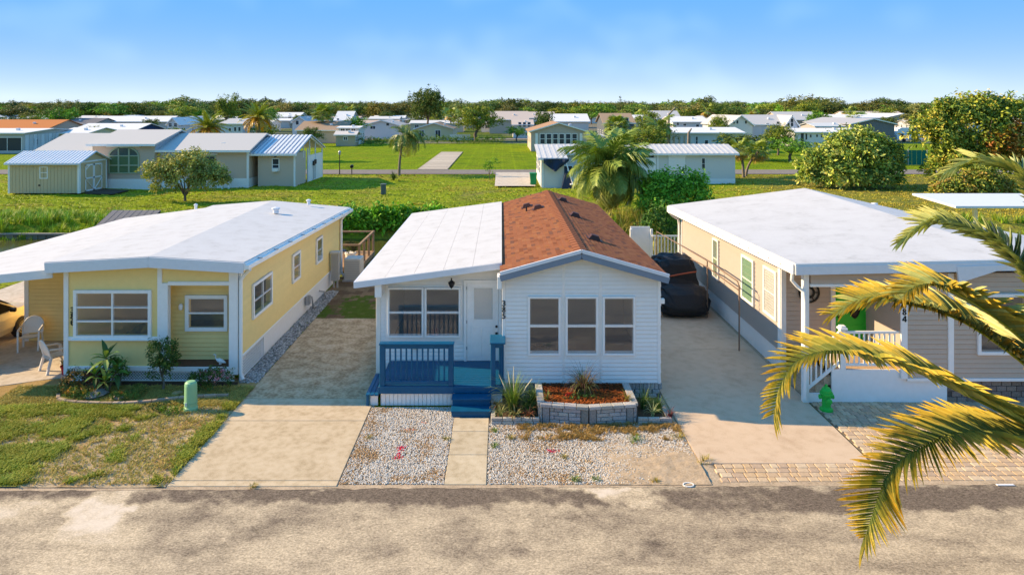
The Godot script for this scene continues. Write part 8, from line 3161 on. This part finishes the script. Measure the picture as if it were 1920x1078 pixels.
	var cs := []
	for k in 2600:
		var x := rng.randf_range(-40.0, 34.0)
		var d := rng.randf_range(41.6, 47.5)
		if x > -11.5 and x < -5.5 or nv(x, d, 0.25, 82.0) < 0.40 and d > 44.0 or x > 3.0 and d > 44.5:
			continue
		var sc := rng.randf_range(0.5, 1.15) * (1.0 if d < 45.0 else 0.7)
		w.append(Transform3D(Basis(Vector3.UP, rng.randf() * TAU).scaled(Vector3.ONE * sc), P(x, gy(x, d) - 0.03, d)))
		var s := rng.randf_range(0.7, 1.25)
		cs.append(Color(s * rng.randf_range(0.85, 1.25), s, s))
	tag(scatter(self, "bank_vegetation", bt, M.leaf, w, cs), "tall green growth on the far canal bank", "vegetation")
	var yt := tuft(353, 30, 1.5, 0.022, 0.8, [Color(0.40, 0.36, 0.06), Color(0.465, 0.480, 0.065), Color(0.46, 0.34, 0.10)], 0.3)
	w = []
	cs = []
	for k in 150:
		w.append(Transform3D(Basis(Vector3.UP, rng.randf() * TAU).scaled(Vector3.ONE * rng.randf_range(0.6, 1.2)), P(rng.randf_range(5.4, 10.0), -0.3, rng.randf_range(33.6, 44.0))))
		w[-1].origin.y = gy(w[-1].origin.x, -w[-1].origin.z)
		var s := rng.randf_range(0.75, 1.2)
		cs.append(Color(s, s, s))
	tag(scatter(self, "tall_grass", yt, M.leaf, w, cs), "tall yellow green grass below the queen palm", "grass")
	# lawn tufts on the nearer grass across the canal
	var lt := bladed(12, 0.085, 0.035, 1.4, 354, Color(0.36, 0.44, 0.025), Color(0.50, 0.50, 0.05))
	w = []
	cs = []
	for k in 9000:
		var d := 45.5 + 29.0 * pow(rng.randf(), 1.5)
		var x := rng.randf_range(-0.80, 0.80) * d
		if d < 74.6 and nv(x, d, 0.35, 83.0) > 0.33:
			var s := rng.randf_range(0.6, 1.2)
			var dry: float = step01(0.48, 0.62, nv(x, d, 0.12, 84.0))
			if x > 18.0:
				dry = maxf(dry, 0.7)
			w.append(Transform3D(Basis(Vector3.UP, rng.randf() * TAU).scaled(Vector3.ONE * rng.randf_range(0.8, 1.8)), P(x, gy(x, d), d)))
			cs.append(Color(s * lerpf(1.0, 1.2, dry), s * lerpf(1.0, 0.9, dry), s * lerpf(1.0, 1.4, dry)))
	tag(scatter(self, "lawn_grass", lt, M.leaf, w, cs), "uneven lawn grass across the canal", "grass")
	# palms
	var qa := [frond_mesh(401, 2.9, 0.9, 0.75, 60, Color(0.202, 0.285, 0.052), Color(0.341, 0.420, 0.078), 0.07, 0.7), frond_mesh(402, 2.8, 1.3, 0.75, 60, Color(0.202, 0.285, 0.052), Color(0.419, 0.465, 0.104), 0.07, 0.8), frond_mesh(403, 2.7, 1.7, 0.72, 60, Color(0.310, 0.330, 0.065), Color(0.38, 0.36, 0.10), 0.07, 0.9)]
	palm("queen_palm", "full green queen palm rising behind the red shingle roof", P(7.3, -0.3, 46.0), 3.7, 0.15, qa, 46, 1.25, -1.1, Vector3.ZERO, 1.15)
	palm("windblown_palm", "windblown palm with drooping fronds on the lawn by the far street", P(-11.1, 0, 74.0), 4.2, 0.13, [frond_mesh(404, 2.6, 1.8, 0.6, 34, Color(0.124, 0.195, 0.033), Color(0.248, 0.300, 0.052), 0.07, 0.8), frond_mesh(405, 2.9, 2.1, 0.6, 34, Color(0.124, 0.180, 0.033), Color(0.264, 0.285, 0.052), 0.07, 0.9), frond_mesh(406, 2.8, 2.3, 0.5, 30, Color(0.248, 0.225, 0.039), Color(0.434, 0.360, 0.078), 0.05, 0.9)], 20, 1.0, -0.6, Vector3(0.5, 0, 0), 1.0, Vector3(0.55, 0, 0))
	var da := [frond_mesh(411, 2.8, 0.8, 0.42, 46, Color(0.248, 0.300, 0.039), Color(0.403, 0.420, 0.052), 0.06, 0.3), frond_mesh(412, 2.9, 1.1, 0.42, 46, Color(0.310, 0.315, 0.039), Color(0.558, 0.450, 0.052), 0.06, 0.3), frond_mesh(413, 2.8, 1.4, 0.40, 46, Color(0.46, 0.26, 0.03), Color(0.58, 0.34, 0.03), 0.07, 0.3)]
	palm("date_palm", "orange skirted date palm behind the beige home's roof", P(-36.6, 0, 85.0), 4.7, 0.32, da, 46, 1.3, -0.35)
	palm("date_palm", "second orange skirted date palm beside the pale grey home", P(-33.9, 0, 95.0), 5.9, 0.32, da, 42, 1.3, -0.45)
	var fa := [fan_mesh(421, 0.9, 0.85, Color(0.248, 0.315, 0.039), Color(0.403, 0.450, 0.065)), fan_mesh(422, 1.0, 0.85, Color(0.186, 0.255, 0.039), Color(0.341, 0.390, 0.065)), fan_mesh(423, 0.8, 0.8, Color(0.558, 0.375, 0.065), Color(0.341, 0.210, 0.065))]
	palm("fan_palm", "tall fan palm standing over the brown roof", P(-38.8, 0, 148.0), 5.9, 0.2, [fa[0], fa[1], fa[1]], 30, 1.3, -0.6, Vector3.ZERO, 1.7, Vector3.ZERO, "fan_leaf")
	palm("fan_palm", "leaning fan palm with brown skirt by the long home's end", P(26.2, 0, 73.0), 2.6, 0.12, fa, 26, 1.3, -1.1, Vector3(1.3, 0, 0), 0.95, Vector3.ZERO, "fan_leaf")
	palm("fan_palm", "upright brown skirted fan palm against the long home's end", P(25.4, 0, 71.5), 2.9, 0.13, fa, 26, 1.3, -1.2, Vector3(-0.3, 0, 0), 0.9, Vector3.ZERO, "fan_leaf")
	palm("fan_palm", "bushy fan palm beside the beige six window gable", P(20.0, 0, 118.0), 4.2, 0.2, [fa[0], fa[1], fa[1]], 34, 1.3, -0.8, Vector3.ZERO, 1.5, Vector3.ZERO, "fan_leaf")
	palm("coconut_palm", "small dark drooping palm beside the bare trunks", P(24.0, 0, 104.0), 4.3, 0.14, qa, 18, 1.1, -0.6)
	# bare trunks
	for q in [[26.6, 108.0, 7.4, -0.5, 1.0, "tall bare dead palm trunk bending at its top"], [27.5, 100.0, 4.3, -0.2, 0.4, "shorter bare dead palm trunk beside the tall one"]]:
		var o := thing("dead_palm", q[5], "tree trunk", P(q[0] + 0.0, 0, q[1]))
		var b := MB.new()
		b.col = Color(0.36, 0.31, 0.26)
		b.tube([Vector3(0, 0, 0), Vector3(q[3] * 0.2, q[2] * 0.6, 0), Vector3(q[3] * 0.1, q[2] * 0.85, 0), Vector3(q[4], q[2], 0)], [0.28, 0.2, 0.17, 0.1], 8)
		part(o, "trunk", b, M.bark)
	# spire conifer on the skyline
	var sp := thing("norfolk_pine", "lone spire shaped pine standing above the skyline", "tree", P(61.0, 0, 350.0))
	var tb := MB.new()
	tb.col = Color(0.2, 0.17, 0.14)
	tb.tube([Vector3(0, 0, 0), Vector3(0, 14.0, 0)], [0.35, 0.06], 7)
	part(sp, "trunk", tb, M.bark)
	var sl := []
	for k in 6:
		var y := 6.0 + k * 1.35
		var q := 2.4 - k * 0.36
		sl.append([Vector3(0, y, 0), Vector3(q, 0.22, q)])
	inst(sp, "crown", crown(430, sl, 1400, 0.3, DK, 0.2), M.leaf)
	# trees and palms among the far rows
	for k in 46:
		var d := rng.randf_range(175.0, 330.0)
		var x := rng.randf_range(-0.78, 0.78) * d
		var hh := rng.randf_range(4.0, 8.5)
		var ki := rng.randi() % 6
		plant("yard_tree", "%s yard tree among the far rows of homes" % ["mixed green", "dark green", "olive", "bright green", "deep green", "grey olive"][ki], "tree", P(x, 0, d), rng.randf() * TAU, kinds[ki], tr[k % 2], Vector3(hh * rng.randf_range(0.9, 1.4), hh, hh * rng.randf_range(0.9, 1.4)), "yard trees among the far homes")
	for k in 16:
		var d := rng.randf_range(170.0, 300.0)
		palm("fan_palm", "small fan palm among the far rows of homes", P(rng.randf_range(-0.75, 0.75) * d, 0, d), rng.randf_range(4.0, 6.5), 0.2, [fa[0], fa[1], fa[2]], 12, 1.2, -0.9, Vector3.ZERO, 1.8, Vector3.ZERO, "fan_leaf", "fan palms among the far homes")
	# far belt of woods
	for k in 6:
		var ws := []
		var c2 := []
		for i in 190:
			var d := 335.0 + 420.0 * pow(rng.randf(), 1.4)
			var x := rng.randf_range(-0.85, 0.85) * d
			var hh := rng.randf_range(6.5, 11.5) + (d - 335.0) * 0.008 + (rng.randf_range(0.0, 5.0) if rng.randf() < 0.12 else 0.0)
			var ww := hh * rng.randf_range(1.1, 1.9)
			ws.append(Transform3D(Basis(Vector3.UP, rng.randf() * TAU) * Basis().scaled(Vector3(ww, hh, ww)), P(x, 0, d)))
			var s := rng.randf_range(0.7, 1.5)
			c2.append(Color(s * rng.randf_range(0.85, 1.25), s, s * rng.randf_range(0.9, 1.6)))
		tag(scatter(self, "far_woods", kinds[k], M.leaf, ws, c2), "belt of mixed woods along the horizon", "woods", "woods along the horizon")
	# generic homes of the far rows
	var W := Color(0.76, 0.74, 0.70)
	var protos := [[W, Color(0.80, 0.79, 0.76)], [Color(0.66, 0.58, 0.44), Color(0.72, 0.70, 0.66)], [Color(0.56, 0.56, 0.58), Color(0.58, 0.57, 0.56)], [W, Color(0.58, 0.46, 0.38)], [Color(0.70, 0.66, 0.60), Color(0.80, 0.79, 0.76)]]
	for dd in [206.0, 246.0, 284.0, 322.0]:
		var x: float = -0.80 * dd + rng.randf() * 12.0
		while x < 0.80 * dd:
			var wd := rng.randf_range(11.0, 17.0)
			if rng.randf() < 0.80:
				var pi := rng.randi() % protos.size()
				var q: Array = protos[pi]
				var ax := "x" if rng.randf() < 0.7 else "z"
				home(("%s walled far home with %s roof, %s" % [["white", "cream", "grey", "white", "pale beige"][pi], ["white", "pale grey", "grey", "brown", "white"][pi], "long side showing" if ax == "x" else "gable end showing"]), x, dd + rng.randf() * 8.0, wd if ax == "x" else wd * 0.6, 9.0 if ax == "x" else 15.0, 2.7, rng.randf_range(3.3, 3.9), ax, q[0], q[1], [[wd * 0.12, 1.7, 1.2, 1.1, 2, 1], [wd * 0.28, 1.7, 0.9, 1.1, 1, 2], [wd * 0.45, 1.7, 1.4, 1.1, 2, 1]], [], "homes in the far rows")
			x += wd + rng.randf_range(3.0, 9.0)


func far_homes() -> void:
	home("cream house under a broad white roof behind the grey screened porch", -76.7, 118.0, 5.0, 10.0, 2.92, 3.69, "x", Color(0.70, 0.62, 0.46), Color(0.80, 0.79, 0.76), [[3.60, 2.55, 2.03, 0.18, 1, 1]], [])
	home("house with a bright orange tiled roof at the picture's edge", -116.4, 152.0, 15.2, 14.0, 2.74, 4.52, "x", Color(0.55, 0.45, 0.34), Color(0.62, 0.24, 0.09), [], [])
	home("house with a dark grey hip roof beside the orange roof", -130.0, 190.0, 16.0, 14.0, 2.80, 4.33, "x", Color(0.45, 0.42, 0.38), Color(0.22, 0.21, 0.21), [], [])
	home("navy blue house under a thin white roof", -89.2, 142.0, 12.9, 12.0, 2.70, 3.90, "x", Color(0.03, 0.06, 0.13), Color(0.80, 0.79, 0.76), [[9.43, 2.20, 0.67, 0.55, 1, 1]], [])
	home("white gabled house with paired porch windows behind the navy one", -84.3, 172.0, 2.8, 16.0, 3.35, 4.83, "z", Color(0.78, 0.76, 0.72), Color(0.80, 0.79, 0.76), [[0.77, 3.02, 0.87, 0.94, 1, 2], [2.05, 3.02, 0.87, 0.94, 1, 2]], [])
	home("long low white roofed home left of the lilac gable", -120.3, 200.0, 22.2, 12.0, 3.34, 4.84, "x", Color(0.60, 0.57, 0.52), Color(0.80, 0.79, 0.76), [], [])
	home("pale grey home with small square windows between the two date palms", -58.6, 142.0, 4.7, 12.0, 4.00, 4.94, "x", Color(0.66, 0.66, 0.70), Color(0.55, 0.54, 0.52), [[2.05, 2.81, 0.55, 0.67, 1, 1], [3.16, 2.92, 0.55, 0.89, 1, 1], [4.05, 2.92, 0.55, 0.89, 1, 1]], [])
	home("cream fronted home behind the first date palm", -87.3, 205.0, 3.7, 10.0, 3.89, 4.95, "x", Color(0.70, 0.62, 0.46), Color(0.80, 0.79, 0.76), [], [])
	home("long white home low on the skyline behind the fan palm", -90.5, 262.0, 12.7, 11.0, 4.00, 5.58, "x", Color(0.78, 0.76, 0.72), Color(0.80, 0.79, 0.76), [[9.21, 3.87, 1.23, 1.02, 1, 1]], [])
	home("white home with lilac shaded gable beside the garden trees", -52.1, 170.0, 3.6, 15.0, 3.93, 5.12, "z", Color(0.78, 0.76, 0.72), Color(0.55, 0.54, 0.52), [[1.20, 3.66, 0.80, 1.06, 1, 1]], [])
	home("brown roofed house behind the tall fan palm", -42.6, 142.0, 9.8, 13.0, 2.70, 4.35, "x", Color(0.55, 0.45, 0.34), Color(0.42, 0.30, 0.20), [], [])
	home("white sunroom with dark panes behind the small tan shed", -32.5, 136.0, 4.0, 6.0, 3.32, 3.57, "x", Color(0.78, 0.76, 0.72), Color(0.80, 0.79, 0.76), [[0.85, 2.87, 0.85, 0.69, 2, 1], [1.91, 2.87, 0.85, 0.69, 2, 1], [2.98, 2.87, 0.85, 0.69, 2, 1]], [])
	home("pale blue two storey house front beyond the brown roof", -45.2, 185.0, 4.2, 10.0, 4.00, 6.36, "x", Color(0.55, 0.66, 0.70), Color(0.80, 0.79, 0.76), [[0.87, 3.93, 0.58, 1.16, 1, 1]], [])
	home("white house with a carport beside the driveway trees", -32.7, 162.0, 8.4, 14.0, 3.20, 4.34, "z", Color(0.78, 0.76, 0.72), Color(0.55, 0.54, 0.52), [[2.15, 2.69, 1.27, 0.76, 2, 1], [5.70, 3.45, 0.76, 0.76, 1, 1]], [])
	home("pale yellow gable end with two shuttered windows behind the hedge", -19.7, 156.0, 8.5, 16.0, 2.62, 3.84, "z", Color(0.74, 0.67, 0.42), Color(0.42, 0.30, 0.20), [[1.46, 1.46, 1.10, 1.58, 2, 1], [5.18, 1.40, 1.22, 1.71, 2, 1]], [])
	home("beige hip roofed house above the round mango tree", -3.4, 196.0, 11.0, 13.0, 4.00, 6.30, "x", Color(0.58, 0.48, 0.38), Color(0.62, 0.52, 0.44), [], [])
	home("white house with teal porch rail beyond the mango tree", 2.9, 166.0, 4.7, 10.0, 3.23, 4.31, "x", Color(0.78, 0.76, 0.72), Color(0.62, 0.52, 0.44), [[1.60, 3.29, 0.73, 1.17, 1, 2], [2.72, 3.29, 0.73, 1.17, 1, 2], [3.85, 3.29, 0.73, 1.17, 1, 2]], [])
	home("white roofed home with solar panels behind the beige gable", 12.6, 168.0, 8.9, 12.0, 4.00, 5.75, "x", Color(0.78, 0.76, 0.72), Color(0.80, 0.79, 0.76), [], [])
	home("long pinkish roofed home on the skyline above the beige gable", -1.8, 232.0, 19.9, 12.0, 4.00, 5.95, "x", Color(0.78, 0.76, 0.72), Color(0.62, 0.52, 0.44), [], [])
	home("grey house with three white shutters under a brown roof", 23.0, 152.0, 6.6, 12.0, 4.00, 6.02, "x", Color(0.13, 0.15, 0.18), Color(0.42, 0.30, 0.20), [[2.17, 4.43, 1.48, 1.37, 1, 1], [4.66, 4.43, 1.48, 1.37, 1, 1]], [])
	home("grey roofed home beyond the bare leaning palm trunk", 51.5, 232.0, 9.4, 12.0, 4.00, 6.32, "x", Color(0.78, 0.76, 0.72), Color(0.55, 0.54, 0.52), [], [])
	home("cream home low on the skyline behind the bare trunk", 38.4, 205.0, 8.3, 10.0, 4.00, 5.12, "x", Color(0.70, 0.62, 0.46), Color(0.80, 0.79, 0.76), [], [])
	home("white home with dark square windows above the bare palms", 40.8, 162.0, 8.4, 12.0, 4.00, 5.15, "x", Color(0.78, 0.76, 0.72), Color(0.80, 0.79, 0.76), [[1.14, 3.58, 0.51, 0.76, 1, 1], [2.78, 3.33, 0.76, 0.51, 1, 1], [5.82, 3.14, 0.76, 0.63, 1, 1]], [])
	home("white gable front with two small windows by the palm sapling", 45.5, 136.0, 4.6, 18.0, 4.00, 5.76, "z", Color(0.78, 0.76, 0.72), Color(0.55, 0.54, 0.52), [[0.88, 4.51, 0.48, 0.69, 1, 1], [1.59, 4.51, 0.42, 0.69, 1, 1], [3.29, 4.49, 0.43, 0.64, 1, 1]], [])
	home("long grey white home side with a dark doorway", 50.8, 138.0, 6.8, 11.0, 4.00, 5.79, "x", Color(0.62, 0.64, 0.68), Color(0.55, 0.54, 0.52), [[3.07, 3.91, 0.54, 0.65, 1, 1]], [5.23, 0.54, 4.55])
	home("white home with a small porch gable and dark bay window", 56.7, 136.0, 2.4, 10.0, 4.00, 5.76, "z", Color(0.66, 0.68, 0.72), Color(0.55, 0.54, 0.52), [[0.58, 4.01, 0.53, 0.74, 1, 1], [1.28, 4.43, 0.64, 1.59, 1, 2]], [])
	home("beige porch home behind the small gabled one", 78.9, 192.0, 11.4, 14.0, 4.00, 6.16, "x", Color(0.55, 0.45, 0.34), Color(0.55, 0.54, 0.52), [[7.60, 4.10, 0.95, 0.90, 1, 2], [9.00, 4.10, 0.95, 0.90, 1, 2], [10.40, 4.10, 0.95, 0.90, 1, 2]], [])
	home("slate grey gable house in front of the tan garage", 73.0, 142.0, 8.9, 22.0, 4.00, 5.03, "z", Color(0.20, 0.20, 0.21), Color(0.42, 0.43, 0.45), [[0.44, 3.15, 0.44, 0.89, 2, 1]], [])
	home("low pale roofed annex beside the slate grey gable", 66.4, 144.0, 7.5, 8.0, 3.42, 4.01, "x", Color(0.45, 0.43, 0.40), Color(0.62, 0.64, 0.64), [[1.12, 3.14, 0.79, 0.34, 1, 2], [2.25, 3.14, 0.79, 0.34, 1, 2], [3.38, 3.14, 0.79, 0.34, 1, 2]], [])
	home("white home half hidden by the sea grape bush", 54.3, 126.0, 12.8, 9.0, 2.82, 3.38, "x", Color(0.80, 0.79, 0.77), Color(0.80, 0.79, 0.76), [[2.07, 2.03, 0.39, 1.18, 1, 1], [2.88, 2.13, 0.34, 0.59, 1, 1], [4.04, 2.18, 0.39, 0.49, 1, 1], [4.92, 2.13, 0.39, 0.59, 1, 1]], [1.33, 0.49, 2.62])
	home("tan building with a white garage door beyond the slate gable", 131.3, 236.0, 15.9, 24.0, 3.56, 5.41, "z", Color(0.62, 0.53, 0.38), Color(0.80, 0.79, 0.76), [], [])
	home("long white roofed home on the skyline beyond the garage", 114.3, 236.0, 18.4, 12.0, 3.93, 4.98, "x", Color(0.78, 0.76, 0.72), Color(0.80, 0.79, 0.76), [], [])
	home("white roofed home far behind the sea almond tree", 125.0, 200.0, 17.2, 12.0, 3.66, 4.84, "x", Color(0.78, 0.76, 0.72), Color(0.80, 0.79, 0.76), [], [])
	home("low tan roofed home on the skyline over the slate gable", 152.3, 300.0, 25.8, 14.0, 4.00, 5.81, "x", Color(0.78, 0.76, 0.72), Color(0.62, 0.52, 0.44), [], [])


func _ready() -> void:
	rng.seed = 2024
	make_view()
	make_materials()
	make_ground()
	make_white_house()
	make_porch()
	make_planters()
	make_yellow_house()
	make_yellow_yard()
	make_taupe_house()
	make_taupe_yard()
	make_bed_plants()
	make_front_palm()
	make_far_things()
	make_vegetation()
